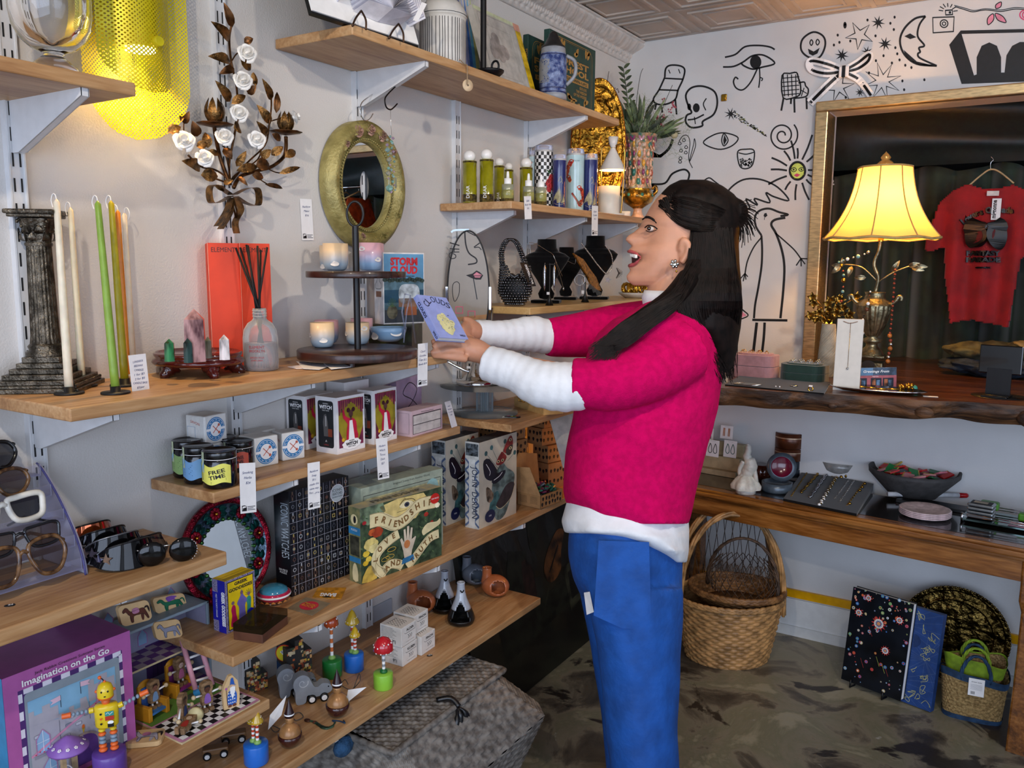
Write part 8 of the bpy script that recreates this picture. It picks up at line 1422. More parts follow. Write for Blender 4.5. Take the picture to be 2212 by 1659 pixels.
for j in range(3):b.tube([V((.16*cos(t)+.004*sin(9*t+j*2),.0+.004*cos(9*t+j*2),.42*sin(t)-.0))for t in[i*PI/30 for i in range(31)]],.005,vm,6)
b.obj('vine_handle',T)
def cosm(b,w,H,fn):
 b.flat(rect(0,0,w,H),fn,mat('#0b1018',.3,var=.3,ns=12,coat=.3),.6);rg=random.Random(21);cs=['#b5423c','#7fa6c9','#c9b78a','#7fa86a','#cf6a3a','#b55a72','#dfe0d8','#3f6fb0']
 for i in range(110):x,y=w*rg.uniform(.03,.97),H*(1-rg.random()**1.5*.97);r=w*rg.choice((.008,.012,.02,.028));c_=rg.choice(cs);b.flat(circ(x,y,r,12),fn,mat(c_,.4),1+i*.01);b.flat(circ(x,y,r*.5,8),fn,mat(rg.choice(cs),.4),2.5)
 for x,y,r,n in((.5,.7,.13,12),(.15,.75,.08,9),(.82,.8,.08,10),(.66,.45,.085,12),(.28,.93,.07,8)):b.flat(star(w*x,H*y,w*r,w*r*.55,n),fn,mat('#c23a38',.4),3);b.flat(circ(w*x,H*y,w*r*.6,20),fn,mat('#d9d6cc',.4),3.5);b.flat(star(w*x,H*y,w*r*.5,w*r*.3,n),fn,mat('#2f4a86',.4),4);b.flat(circ(w*x,H*y,w*r*.25,12),fn,mat('#c98a5a'),4.5)
 for x,y in((.6,.27),(.7,.22),(.76,.2),(.42,.55),(.35,.2)):b.ink([(w*x,H*y),(w*(x-.07),H*(y+.09))],w*.035,fn,mat(rg.choice(('#b8c05a','#b5423c')),.4),4,3,taper=1)
def maps(b,w,H,fn):
 ol_=mat('#a9a878',.5);rg=random.Random(8);b.flat(rect(0,0,w,H),fn,mat('#1f3f78',.45,var=.08),.6)
 for c_ in((.5,.2),(.5,.8),(.85,.5)):
  for i in range(16):a=i*PI/8;b.ink([(w*c_[0],H*c_[1]),(min(w,max(0,w*c_[0]+w*.9*cos(a))),min(H,max(0,H*c_[1]+H*.28*sin(a))))],.0005,fn,mat('#5f7398'),1,0)
 for i in range(34):x,y=w*rg.uniform(.3,.95),H*rg.uniform(.03,.97);r=w*.06;b.ink([(x+r*rg.uniform(-1,1),y+r*rg.uniform(-1,1))for _ in range(6)],.0016,fn,ol_,2,5)
T=thing('boxed_book_set','tall dark cosmic printed book on small black feet with a blue map slipcase behind','book',(0,0,0));a,c_=at(1817,1466,z=.02),at(1945,1515,z=.02);u=(c_-a);w_=u.length;H=zat(a,1280)-.02+.012;Tm=frame(a,u,V((-.02,.16,1)));T.matrix_world=Tm
b=MB();b.bb((0,0,0),(w_,.004,H),mat('#0b1018',.3));b.bb((.002,.004,.003),(w_-.002,.028,H-.003),PAPER);b.bb((0,.028,0),(w_,.031,H),mat('#0b1018',.3));cosm(b,w_,H,PF((0,0,0),(1,0,0),(0,0,1)));b.obj('cosmic_book',T)
b=MB();b.bb((.03,.034,-.01),(w_+.085,.062,H-.015),mat('#1f3f78',.45));maps(b,w_+.055,H-.005,PF((.03,.034,-.01),(1,0,0),(0,0,1)));b.flat([(w_*1.02+.022*cos(t),H*.62+.022*sin(t))for t in[i*PI/10-PI/2 for i in range(11)]],PF((0,.034,0),(1,0,0),(0,0,1)),mat('#16305e',.5),3);b.obj('map_slipcase',T)
for x in(.18,.72):b=MB();b.tube([V((w_*x,-.008,.012)),V((w_*x,-.008,-.014)),V((w_*x,.03,-.014))],.003,BLACK,6);b.obj('easel_foot',T)
k2=V((-.12,3.215,0));cpx=at(2062,1400,y=3.2);R=abs(at(1943,1350,y=3.2).x-at(2186,1350,y=3.2).x)/2;T=thing('brass_tray','large round embossed brass tray leaning on the wall under the table','tray',V((cpx.x-.005,3.2,0)),0);b=MB();bm_=brassm('brassB','#6e5a2e');repousse(b,R,R,bm_,R,5,20,.007,110);b.obj('embossed_face',T);b=MB()
for i in range(90):a=i*2*PI/90;b.ball((R*.985*cos(a),-.010,R+R*.985*sin(a)),.0045,mat('#6a5a3a',.25,1),n=6)
b.obj('beaded_rim',T)
st=mat('#a98c5a',.8,var=.3,ns=140,c2='#7c6238',bump=.5,bs=160);lm_,bl_=mat('#7d9a1f',.7,var=.15),mat('#1d3c5c',.7,var=.2)
def tote(c,W,D,H,rz,bands,lb,z0=0,hh=None,hm=None,tagc=0,lean_=0):
 T=thing('straw_tote',lb,'bag',c,rz);sg_=lambda q,e:(1 if q>0 else-1)*abs(q)**e
 def f(u,v):a=2*PI*u;k=1+.16*v;return V((W/2*k*sg_(cos(a),.5),D/2*k*sg_(sin(a),.6),z0+H*v+.012*sin(a*2)*v))
 b=MB();weave(b,lambda u,v,o:f(u,v)+V((cos(2*PI*u),sin(2*PI*u),0))*o,150,60,15,54,.0018,st,cu=True);b.lathe([(0,z0+.002),(W*.48,z0+.002)],st,n=24,sy=D/W,cap=False);b.obj('woven_body',T)
 for v0,v1,m_ in bands:
  b=MB();b.grid(lambda u,v:f(u,v0+(v1-v0)*v)*1.0+V((cos(2*PI*u),sin(2*PI*u),0))*.004,120,3,m_,True,cu=True);b.obj('raffia_band',T)
 for g in(-1,1):
  b=MB();P_=[V((W*.26*cos(t),g*D*.56,z0+H-.015+(hh or .08)*sin(t)))for t in[i*PI/20 for i in range(21)]]
  for j in range(3):b.tube([p+V((.003*cos(i*.9+j*2.1),.003*sin(i*.9+j*2.1),0))for i,p in enumerate(P_)],.0035,hm,6)
  b.obj('handle',T)
 if tagc:b=MB();fn=PF((-.02,-D*.62-.006,z0+H*.62),(1,.0,0),(0,0,1));b.prism(rect(0,0,.045,.058),fn,.0006,PAPER);b.text('straw tote',.022,.045,.005,fn,INK,1);[b.ink([(.006,.038-.004*i),(.039,.038-.004*i)],.0007,fn,mat('#8a8a90'),1,0)for i in range(5)];[b.flat(rect(.008+.002*i,.005,.009+.002*i,.015),fn,INK,1)for i in range(6)];b.obj('hang_tag',T)
k=at(2095,1560,z=0);k.y+=.05
tote(V((k.x,k.y,0)),.165,.085,.155,.12,((0,.1,bl_),(.86,1.02,bl_)),'woven straw tote with navy bands and a white hang tag beside the table leg',hh=.085,hm=bl_,tagc=1);tote(V((k.x-.002,k.y+.012,0)),.15,.06,.07,.12,((.3,1.05,lm_),),'lime banded straw tote tucked inside the navy banded one',z0=.125,hh=.06,hm=lm_)
#   console table and slab counter
tw_=woodmat('#54300f','#7c4a1c','#9c6630',rough=.22,ax='X',key='table_wood',coat=.4);tdk=mat('#17120f',.12,var=.2,ns=10,coat=.5);Zt=.64
A0,A1=V((-1.22,2.934,0)),V((.13,2.765,0));uT=(A1-A0).normalized();LT=(A1-A0).length;T=thing('console_table','polished brown wooden console table with a dark inlaid top under the slab counter','table',mw=frame(A0,uT));D=.345
b=MB();b.bb((0,0,Zt-.03),(LT,D,Zt-.012),tw_,bev=.004);b.bb((.004,.004,Zt-.012),(LT-.004,D,Zt-.001),tw_,bev=.004);b.bb((.05,.05,Zt-.004),(LT-.05,D-.01,Zt),tdk);b.obj('tabletop',T)
b=MB();b.bb((.03,.016,Zt-.105),(LT-.03,.04,Zt-.03),tw_,bev=.002);b.bb((.03,D-.03,Zt-.1),(LT-.03,D-.01,Zt-.03),tw_);b.bb((.02,.010,Zt-.042),(LT-.02,.03,Zt-.03),tw_,bev=.003);b.obj('apron',T)
for x in(.035,LT-.105):
 for y in(.012,D-.075):
  b=MB();pr=[(.034,0),(.033,.1),(.029,.3),(.028,.44),(.036,.475),(.036,Zt-.03)];b.lathe([(r*1.414,z)for r,z in pr],tw_,c=(0,0,0),n=4);o=b.obj('leg',T,(x+.035,y+.034,0),PI/4);b_=o.modifiers.new('b','BEVEL');b_.width=.006;b_.segments=2
  for f in o.data.polygons:f.use_smooth=False
Zc=1.07;lv=woodmat('#2a150c','#4c2a18','#6e4428',rough=.3,ax='X',key='walnut_slab',coat=.25);bk_=mat('#2c1c12',.6,var=.5,ns=14,c2='#6a4527',bump=.6,bs=30,stretch=(.5,3,2));b=MB();N=90
def fy(x):return 2.715+.172*min(0,x)-.02*noise.noise(V((x*5,0,0)))+.006*sin(x*31)
xs=[-1.12+(1.35+1.12)*i/N for i in range(N+1)];yb=lambda x:YB-.001 if x<NX0+.004 else NY-.02
vs=[V((x,fy(x),Zc))for x in xs]+[V((x,YB-.001,Zc))for x in xs]+[V((x,fy(x)+.03*(1+noise.noise(V((x*9,3,0)))),Zc-.06-.02*noise.noise(V((x*7,1,0)))))for x in xs]+[V((x,YB-.001,Zc-.055))for x in xs];n=N+1
b.add(vs,[[i,i+1,n+i+1,n+i]for i in range(N)]+[[2*n+i+1,2*n+i,3*n+i,3*n+i+1]for i in range(N)]+[[0,n,3*n,2*n],[N,2*n+N,3*n+N,n+N]],lv)
def edge(u,v):x=-1.12+2.47*u;y0=fy(x);y1=y0+.03*(1+noise.noise(V((x*9,3,0))));z1=Zc-.06-.02*noise.noise(V((x*7,1,0)));e=noise.noise(V((x*14,v*3,5)))*.012*sin(PI*v);return V((x,y0+(y1-y0)*v-.012*sin(PI*v)-e,Zc+(z1-Zc)*v))
b.grid(edge,260,8,bk_)
for x,r in((-.25,.022),(.02,.035),(-.5,.012)):b.ball((x,fy(x)-.002,Zc-.035),r,bk_,(1.2,.5,.8),14)
b.bb((NX0+.003,YB,Zc-.05),(NX1-.003,NY-.01,Zc-.0005),lv);tag(b.obj('slab_counter'),'dark live edge wooden slab counter running under the gold frame','counter')
k=on(1878,y=3.04,z=Zc);s=dep(k)/F0;T=thing('table_lamp','large table lamp with a glowing bell shade over a silvery fluted urn','lamp',k);z_=lambda py:zat(k,py)-Zc
sv=mat('#8d8468',.3,.85,var=.25,ns=40,bump=.2,bs=100);b=MB();b.box((0,0,.012),(72*s,72*s,.024),sv,bev=.003);b.box((0,0,z_(790)*.5+.01),(54*s,54*s,z_(772)-.02),sv,bev=.002);b.box((0,0,z_(768)),(60*s,60*s,.008),sv,bev=.002);b.flat(circ(0,z_(785),13*s,20,9*s),PF((0,-27.2*s,0),(1,0,0),(0,0,1)),mat('#2a2420',.6),3);b.obj('pedestal',T)
b=MB();b.lathe([(26*s,z_(766)),(22*s,z_(758)),(12*s,z_(748)),(11*s,z_(742)),(19*s,z_(738)),(19*s,z_(733)),(10*s,z_(728)),(14*s,z_(724))],sv,n=36,cap=False);b.lathe([(14*s,z_(724)),(26*s,z_(700)),(35*s,z_(670)),(35*s,z_(660))],sv,n=96,cap=False,rib=(20,.035));b.lathe([(36*s,z_(660)),(34*s,z_(654)),(22*s,z_(646)),(19*s,z_(636)),(21*s,z_(631)),(16*s,z_(631))],sv,n=40);b.obj('fluted_urn',T)
for g in(-1,1):b=MB();b.tube(crom([V((g*30*s,0,z_(659))),V((g*42*s,0,z_(648))),V((g*46*s,0,z_(640))),V((g*52*s,0,z_(641))),V((g*51*s,0,z_(649)))],5),4*s,sv,8);b.obj('scroll_handle',T)
b=MB();b.tube(crom([V((0,0,z_(631))),V((4*s,0,z_(600))),V((-6*s,0,z_(570))),V((2*s,0,z_(540))),V((4*s,0,z_(505)))],6),3.4*s,sv,10);b.lathe([(5*s,z_(522)),(6*s,z_(512)),(3*s,z_(508))],GOLD,n=16,c=(4*s,0,0));b.tube([V((3*s,0,z_(520))),V((3*s,0,z_(362)))],1.2*s,GOLD,6);b.obj('stem',T)
for pl,lf in((((0,0,605),(-30,0,578),(-62,0,572),(-72,0,576)),((-72,576,-92,573),(-72,576,-92,592),(-66,572,-70,556),(-50,575,-56,600),(-20,600,-44,600))),(((4,0,610),(30,0,590),(60,0,576),(70,0,574)),((70,574,98,576),(60,575,82,568),(66,576,92,584),(30,588,44,562)))):
 b=MB();b.tube(crom([V((x*s,y*s,z_(p)))for x,y,p in pl],5),1.6*s,sv,7)
 for x,p,X,P in lf:leaf(b,V((x*s,0,z_(p))),V((X*s,-.004,z_(P))),11*s,sv,(0,-1,0),.3,.15)
 b.obj('leafy_branch',T)
lc=mat('#f0dca0',.7,var=.02,ns=200,trans=0);tl_=lc.node_tree;tr=nd(tl_,'ShaderNodeBsdfTranslucent');tr.inputs[0].default_value=(*lin('#f3cf7c'),1);mx=nd(tl_,'ShaderNodeMixShader');mx.inputs[0].default_value=.62;out=[x for x in tl_.nodes if x.type=='OUTPUT_MATERIAL'][0];tl_.links.new(tl_.nodes['Principled BSDF'].outputs[0],mx.inputs[1]);tl_.links.new(tr.outputs[0],mx.inputs[2]);tl_.links.new(mx.outputs[0],out.inputs[0])
z0,z1=z_(514),z_(362)
def shd(u,v,o=0):
 a=2*PI*u;e=(1-v);r=(52+62*(.30*e+.70*e**2.6))*s;q_=abs(((u*8)%1)-.5)*2;r*=1-.035*(1-q_**2);return V((3*s+(r+o)*cos(a),(r+o)*sin(a),z0+(z1-z0)*v-.006*(1-q_)*(1-v)**6))
b=MB();b.grid(shd,96,24,lc,True,cu=True);b.obj('bell_shade',T);b=MB();tr_=mat('#b89a5e',.7)
for i in range(8):b.tube([shd(i/8,j/12,.001)for j in range(13)],.0022,tr_,6)
b.tube([shd(i/96,0,.001)for i in range(96)],.0045,tr_,7,closed=True);b.tube([shd(i/96,1,.001)for i in range(96)],.0035,tr_,7,closed=True);b.obj('shade_trim',T)
b=MB();b.lathe([(x*s+0,z1+h*s)for x,h in((4,0),(16,3),(17,7),(11,13),(7,15),(10,20),(6,26),(2,30),(0,33))],mat('#c9a25e',.25,.6),c=(3*s,0,0),n=26,rib=(9,.05));b.obj('finial',T);light('lamp_bulb','POINT',k+V((3*s,0,z_(440))),9,'#ffb85c',.035)
def beads(pts,rs,ms,lb,name='bead_necklace',dy=0,cat='necklace'):
 p=crom([at(x,y,y=2.99+dy)for x,y in pts],12);o_=p[0];L=[0]
 for i in range(1,len(p)):L.append(L[-1]+(p[i]-p[i-1]).length)
 b=MB();t=0;i=0;b.tube([a-o_ for a in p],.0005,BLACK,4)
 while t<L[-1]:j=max(a for a in range(len(L)-1)if L[a]<=t);r=rs[i%len(rs)];b.ball(p[j].lerp(p[j+1],(t-L[j])/max(1e-9,L[j+1]-L[j]))-o_,r,ms[i%len(ms)],n=7);t+=r*2.05 if len(rs)<4 else r*2+.007;i+=1
 tag(b.obj(name,None,o_),lb,cat)
cr_=mat('#8e3a26',.25);am=mat('#b0662c',.2,var=.2);beads([(1934,583),(1930,640),(1925,700),(1922,722)],(.0042,.0030),(cr_,mat('#2a1612',.3)),'long coral bead strand hanging from the right lamp branch');beads([(1922,725),(1924,745),(1920,765),(1917,788)],(.008,.006,.007),(am,cr_,SILVER),'chunky amber and silver pendant cluster below the coral beads')
beads([(1812,566),(1820,580),(1822,610),(1816,660)],(.004,.006,.0035,.005,.008),(mat('#6f9a98',.2),GOLD,cr_),'mixed bead strand hanging from the left lamp branch');beads([(1822,562),(1845,556),(1860,552),(1880,543)],(.003,.006,.004,.007),(mat('#7fb0b4',.2),PAPER,SILVER),'bead strand with turquoise and shell draped along the lamp stem');beads([(1880,630),(1872,670),(1864,690),(1862,725)],(.003,.003,.003,.006,.007),(PAPER,mat('#6a3a24',.3),BLACK),'dark cord necklace with cream beads hanging over the urn',dy=-.09)
k=on(1768,y=3.62,z=Zc);T=thing('square_lamp','small lit lamp with a glowing yellow shade behind the frame edge','lamp',k);b=MB();zz=lambda py:zat(k,py)-Zc;b.lathe([(.05,zz(765)),(.045,zz(690))],mat('#ffc93a',.5,emit=1.6,var=.03),n=36,sy=.8,cap=False);b.obj('yellow_shade',T);b=MB();b.lathe([(.036,0),(.02,.02),(.012,zz(765))],GOLD,n=24);b.obj('brass_base',T);light('niche_lamp_light','POINT',k+V((0,-.02,zz(725))),.5,'#ffbe3a',.03)
b=MB();red=mat('#96060e',.75,var=.12,ns=12,bump=.15,bs=300,sheen=.2);yS=3.72;S_=lambda x,y,d=0:at(x,y,y=yS+d);o_=S_(2140,400);T=thing('red_t_shirt','red T-shirt with a black double portrait print hanging in the niche','shirt',o_)
out_=[(2090,398),(2060,412),(2030,440),(2003,520),(2003,541),(2012,545),(2040,533),(2042,600),(2055,697),(2100,690),(2176,706),(2190,640),(2206,560),(2225,540),(2262,560),(2285,545),(2262,460),(2235,420),(2188,400),(2160,408),(2120,408)]
gx=[at(x,y,y=yS)for x,y in out_];P2=[((p-o_).x,(p-o_).z)for p in gx];fS=lambda x,z,l=1:V((x,-.012*cos(x*60)*min(1,max(0,-z*4))-.02-l*.001,z));tr3=tessellate_polygon([[V((x,z,0))for x,z in P2]])
def ins(x,z):
 c_=0
 for i in range(len(P2)):
  (a,d),(e,f)=P2[i],P2[(i+1)%len(P2)]
  if(d>z)!=(f>z)and x<(e-a)*(z-d)/(f-d)+a:c_^=1
 return c_
X0,X1,Y0,Y1=min(p[0]for p in P2),max(p[0]for p in P2),min(p[1]for p in P2),max(p[1]for p in P2);g_=.006;I_,J_=int((X1-X0)/g_),int((Y1-Y0)/g_);vid={};vs,fs=[],[]
for i in range(I_):
 for j in range(J_):
  if ins(X0+(i+.5)*g_,Y0+(j+.5)*g_):
   f=[]
   for a,c_ in((i,j),(i+1,j),(i+1,j+1),(i,j+1)):
    if(a,c_)not in vid:vid[(a,c_)]=len(vs);vs.append(fS(X0+a*g_,Y0+c_*g_,0))
    f.append(vid[(a,c_)])
   fs.append(f)
b.add(vs,fs,red,True);fP=lambda u,v,l=1:(lambda q:fS(q.x,q.z,l)+V((0,-.013,0)))(at(u,v,y=yS)-o_)
def sp2(pts,m,l=1,sm=3):b.flat(pts,fP,m,l,sm)
for x,r in((2112,24),(2152,22)):sp2(circ(x,508,r,16,27),BLACK,1);sp2(circ(x+2,510,r*.62,12,17),mat('#5a0a0e',.7),2);sp2([(x-r,500),(x-r*.8,482),(x+r*.7,480),(x+r,496)],BLACK,2.5);b.ink([(x-8,506),(x+8,506)],2.5,fP,BLACK,3,0);b.ink([(x-6,520),(x+6,520)],2,fP,BLACK,3,0)
me_=lambda u,v,l=1:fP(u,2000-v,l)
b.curvetext('Lovers Crusade',[(2084,2000-486),(2110,2000-468),(2150,2000-460),(2188,2000-462)],13,me_,BLACK,1,.04);b.text('FANTASY',2125,2000-552,10,me_,BLACK,1,.05,72);b.text('PARADE',2125,2000-566,10,me_,BLACK,1,.05,74);b.text('GOOD MUSIC',2125,2000-580,4,me_,BLACK,1);o=b.obj('jersey',T);md=o.modifiers.new('s','SOLIDIFY');md.thickness=.02;md.offset=-1
b=MB();hg=mat('#c9a878',.45,var=.06);P_=crom([S_(x,y)-o_ for x,y in((2092,402),(2120,378),(2140,366),(2160,372),(2190,396))],5);b.tube(P_,.007,hg,8,flat=.5);b.tube(crom([S_(x,y)-o_ for x,y in((2140,366),(2140,352),(2146,345),(2140,338))],4),.0015,CHROME,6);b.obj('wooden_hanger',T);b=MB();c4=[S_(x,y,-.04)-o_ for x,y in((2140,475),(2160,475),(2158,429),(2140,429))];w_,h=(c4[1]-c4[0]).length,(c4[3]-c4[0]).length;fn=PF(c4[0],c4[1]-c4[0],(0,0,1));b.prism(rect(0,0,w_,h),fn,.0006,PAPER);b.text('mignonne',w_*.5,h*.5,w_*.5,fn,INK,1,.04,h*.85,ang=PI/2);b.prism(rect(-.02,h+.01,.02,h+.028),fn,.0006,mat('#d8cfc8'));b.obj('paper_tag',T)
b=MB();b.tube([V((.35,3.7,1.9)),V((1.2,3.7,1.9))],.008,CHROME,10);tag(b.obj('clothes_rail'),'chrome clothes rail inside the niche','rail')
for i,c_ in enumerate(('#b34a1c','#8e2a14','#7a1418','#c2581e')):
 b=MB();x=.42+i*.1;m_=mat(c_,.8,var=.2);b.grid(lambda u,v:V((.02*sin(9*v+i)*v+.018*cos(2*PI*u),.17*(.55+.45*min(1,v*3))*sin(2*PI*u)+.0,-.06-.5*v)),24,10,m_,True,cu=True);b.tube([V((0,-.12,-.07)),V((0,0,-.02)),V((0,.12,-.07))],.004,hg);b.tube([V((0,0,-.02)),V((0,0,.0))],.0015,CHROME);o=b.obj('hanging_garment',None,(x,3.7,1.893));tag(o,['orange garment on the niche rail, nearest the T-shirt','rust garment second along the niche rail','dark red garment third along the niche rail','bright orange garment last on the niche rail'][i],'garment')
cm=mat('#5a5638',.85,var=.1,ns=18,c2='#2c2c1e',bump=.3,bs=40);cm2=mat('#8a7c58',.85,ns=14,c2='#4c4a2c',bump=.3,bs=40)
for i,(x,y,z,sx,sy_,sz_,m_,lb)in enumerate(((-.10,3.42,0,.18,.10,.07,mat('#1d2a3a',.8,var=.3,bump=.4,bs=30),'dark blue folded garment at the bottom of the clothes heap'),(-.13,3.44,.05,.14,.10,.07,cm,'camouflage garment draped on the left of the clothes heap'),(.08,3.46,.05,.17,.11,.09,cm2,'lighter camouflage garment on top of the clothes heap'))):
 b=MB();b.grid(lambda u,v:(lambda d:V((d.x*sx*(1+.25*noise.noise(d*2.2+V((i,0,0)))),d.y*sy_*(1+.3*noise.noise(d*2.5)),max(.0,.5*sz_+d.z*sz_*.5*(1+.5*noise.noise(d*3+V((0,i,0))))))))(V((cos(PI*(v-.5))*cos(2*PI*u),cos(PI*(v-.5))*sin(2*PI*u),sin(PI*(v-.5))))),60,30,m_,True,cu=True);tag(b.obj('folded_clothes',None,(x,y,Zc+z)),lb,'clothes')
def pill(b,w,d,h,m,z=0,r=.035):b.prism(rrect(-w/2,-d/2,w/2,d/2,r,6),lambda x,y,l=1:V((x,y,z+h+l*.0001)),h,m)
def jbox(px,py,w,d,h,c_,lb,n,rz=0):
 p=at(px,py,z=Zc);T=thing('jewellery_box',lb,'jewellery box',p,rz);m_=mat(c_,.75,var=.06,sheen=.4);b=MB();pill(b,w,d,h*.45,m_);pill(b,w*.995,d*.995,h*.42,m_,h*.47);b.obj('velvet_case',T);b=MB();pill(b,w*.8,d*.72,h*.06,m_,h*.89);b.obj('ring_cushion',T)
 for i in range(n):
  b=MB();x,y=(-.3+.6*(i%4)/3)*w*.9,(-.2+.2*(i//4))*d;b.tube([V((.006*cos(a),0,.006*sin(a)))for a in[j*.5236 for j in range(12)]],.001,GOLD if n<10 else SILVER,6,closed=True);b.ball((0,0,.0065),.0026,(GOLD,SILVER,mat('#7a2a1c',.2))[i%3 if n<10 else 1],n=7);tag(b.obj('ring',None,p+V((x,y,h*.95+.003))),'gold ring set in the pink jewellery box' if n<10 else'silver ring set in the green jewellery box','ring','rings in the pink box' if n<10 else'rings in the green box')
jbox(1631,813,.155,.10,.088,'#b07f82','dusty pink velvet jewellery box with gold rings on top',7,-.1);jbox(1737,822,.15,.10,.064,'#12332c','dark green velvet jewellery box with silver rings on top',12,-.1)
b=MB();c4=[at(x,y,z=Zc)for x,y in((1566,833),(1780,852),(1795,828),(1600,812))];b.add([a+V((0,0,.004))for a in c4]+c4,[[0,1,2,3],[0,4,5,1],[1,5,6,2],[3,7,4,0]],velv);tag(b.obj('velvet_pad'),'flat black velvet pad under the pink and green jewellery boxes','display pad')
def small(name,lb,cat,px,py,z,f,rz=0):b=MB();f(b);return tag(b.obj(name,None,at(px,py,z=z),rz),lb,cat)
small('chain_bracelet','silver chain bracelet coiled before the pink jewellery box','bracelet',1612,831,Zc+.006,lambda b:[b.tube(crom([V((.04*cos(a)+i*.004,.012*sin(a)+.002*i,.001+.001*i))for a in[j*.5236 for j in range(12)]],3,True),.0016,SILVER,6,closed=True)for i in range(3)])
small('round_brooch','round silver brooch before the green jewellery box','brooch',1715,834,Zc+.005,lambda b:b.lathe([(0,0),(.012,0),(.012,.002),(.009,.003),(0,.002)],SILVER,n=24));small('signet_ring','chunky cream and gold ring on the velvet pad','ring',1751,840,Zc+.01,lambda b:(b.tube([V((.007*cos(a),0,.007*sin(a)))for a in[j*.5236 for j in range(12)]],.002,GOLD,6,closed=True),b.box((0,0,.009),(.01,.008,.004),PAPER)))
small('stud_earrings','pair of small pearl studs on the velvet pad','earring',1680,835,Zc+.006,lambda b:(b.ball((-.006,0,0),.0025,PAPER,n=8),b.ball((.006,.0,0),.0025,PAPER,n=8)))
small('snow_globe','small pink figure ornament on a white block behind her back','ornament',1561,826,Zc,lambda b:(b.bb((-.014,-.012,0),(.014,.012,.022),mat('#b9b6ac')),b.ball((0,0,.036),.008,mat('#c98a94',.3),(1,1,1.8),10)))
k=at(1822,844,z=Zc);T=thing('necklace_stand','tall white leatherette necklace stand with a fine gold chain','display stand',mw=frame(k-V((.033,.0,0)),V((1,.12,0)),V((0,.14,1))));H=.225;b=MB();b.bb((0,0,0),(.078,.02,H),mat('#cfc9bf',.45,var=.02),bev=.002);b.obj('panel',T);b=MB();fn=PF((0,-.002,0),(1,0,0),(0,0,1));b.ink([(.018,H-.008),(.037,H-.014),(.06,H-.008)],.002,fn,mat('#7a5030'),1,3);b.tube([V((.04,-.003,H-.012)),V((.04,-.003,H-.15))],.0006,GOLD,5);b.ball((.04,-.004,H-.155),.004,SILVER,n=8);b.obj('fine_chain',T)
k=at(1784,812,z=Zc);s=dep(k)/F0;b=MB();yn=mat('#a8a294',.9,var=.08);b.lathe([(20*s,0),(13*s,112*s)],yn,n=32)
for i in range(24):b.tube([V((cos(t*2.4+i)*(20.6-7*t/2.6*1.0)*s,sin(t*2.4+i)*(20.6-7*t/2.6)*s,t/2.6*112*s))for t in[j*.13*(1 if i%2 else 1)for j in range(21)]],.0012,yn,4)
tag(b.obj('yarn_cone',None,k),'grey cone of yarn behind the white necklace stand','yarn');T=thing('gilt_flowers','cluster of gilt metal flowers on the yarn cone','ornament',k+V((0,0,112*s)));b=MB();rg=random.Random(4);gm=mat('#8a6a2c',.25,.9,var=.3)
for i in range(20):a=rg.random()*6.3;e=V((rg.uniform(-.07,.09),rg.uniform(-.05,.05),rg.uniform(.01,.10)));b.tube([V((0,0,0)),e*.5+V((0,0,.02)),e],.0012,gm,5);[leaf(b,e,e+V((.02*cos(j*1.25+i),-.006,.02*sin(j*1.25+i))),.012,gm,(0,-1,0),.3,.2)for j in range(5)]
b.obj('metal_blooms',T)
k=at(1893,847,z=Zc);s=dep(k)/F0;small('silver_tray','oval silver tray holding small gold jewellery on the slab counter','tray',1893,847,Zc,lambda b:(b.lathe([(0,.002),(.115,.003),(.135,.009),(.142,.012),(.136,.014),(.112,.008),(0,.006)],mat('#c2c4c8',.12,1,var=.08),n=60,sy=.42,rib=(10,.015)),[b.tube([V((x,y,.012)),V((x+.03,y+.008,.012))],.0028,GOLD)for x,y in((-.03,.0),(.0,-.01),(.03,.005),(-.06,.005))]))
small('turquoise_knob','round turquoise bead at the left end of the silver tray','bead',1808,838,Zc,lambda b:b.ball((0,0,.0105),.0105,mat('#3f9a86',.2,coat=.4)));small('turquoise_knob','round turquoise bead at the right end of the silver tray','bead',1974,846,Zc,lambda b:b.ball((0,0,.0105),.0105,mat('#3f9a86',.2,coat=.4)));small('gold_brooch','heap of small gold charms beside the right turquoise bead','brooch',1957,842,Zc+.008,lambda b:[b.ball((.018*cos(i*2.4),.008*sin(i*2.4),.004+.006*(i%3)),.0055,GOLD,n=6)for i in range(12)])
small('swing_ticket','small white ticket lying right of the silver tray','tag',2010,857,Zc,lambda b:b.bb((-.02,-.008,.0005),(.02,.008,.0012),PAPER),.2)
def shopc(b,w,H,fn):
 b.flat(rect(0,0,w,H*.62),fn,mat('#b5646c',.5,var=.1),1);b.flat(rect(0,H*.62,w,H),fn,mat('#44566a',.5,var=.3),1);b.flat(rect(w*.15,H*.62,w*.45,H*.98),fn,mat('#5f86a8'),1.5)
 for x in(.06,.4,.68):b.flat(rect(w*x,H*.08,w*(x+.25),H*.5),fn,mat('#2a2f3c',.3),2);b.flat(rect(w*(x+.03),H*.12,w*(x+.11),H*.44),fn,mat('#a86a4a',.5,var=.4),3);b.flat(rect(w*(x+.13),H*.12,w*(x+.21),H*.4),fn,mat('#5f7fa0',.5,var=.4),3)
 b.text('Greetings From',w*.52,H*.76,H*.12,fn,PAPER,4,.02,w*.6,shear=.3);b.text('mignonne',w*.5,H*.55,H*.06,fn,PAPER,4)
carton('greeting_card','postcard of a pink shopfront propped behind the silver tray','postcard',(1843,840),(1936,838),Zc,795,.0015,PAPER,shopc,up=(0,.12,1))
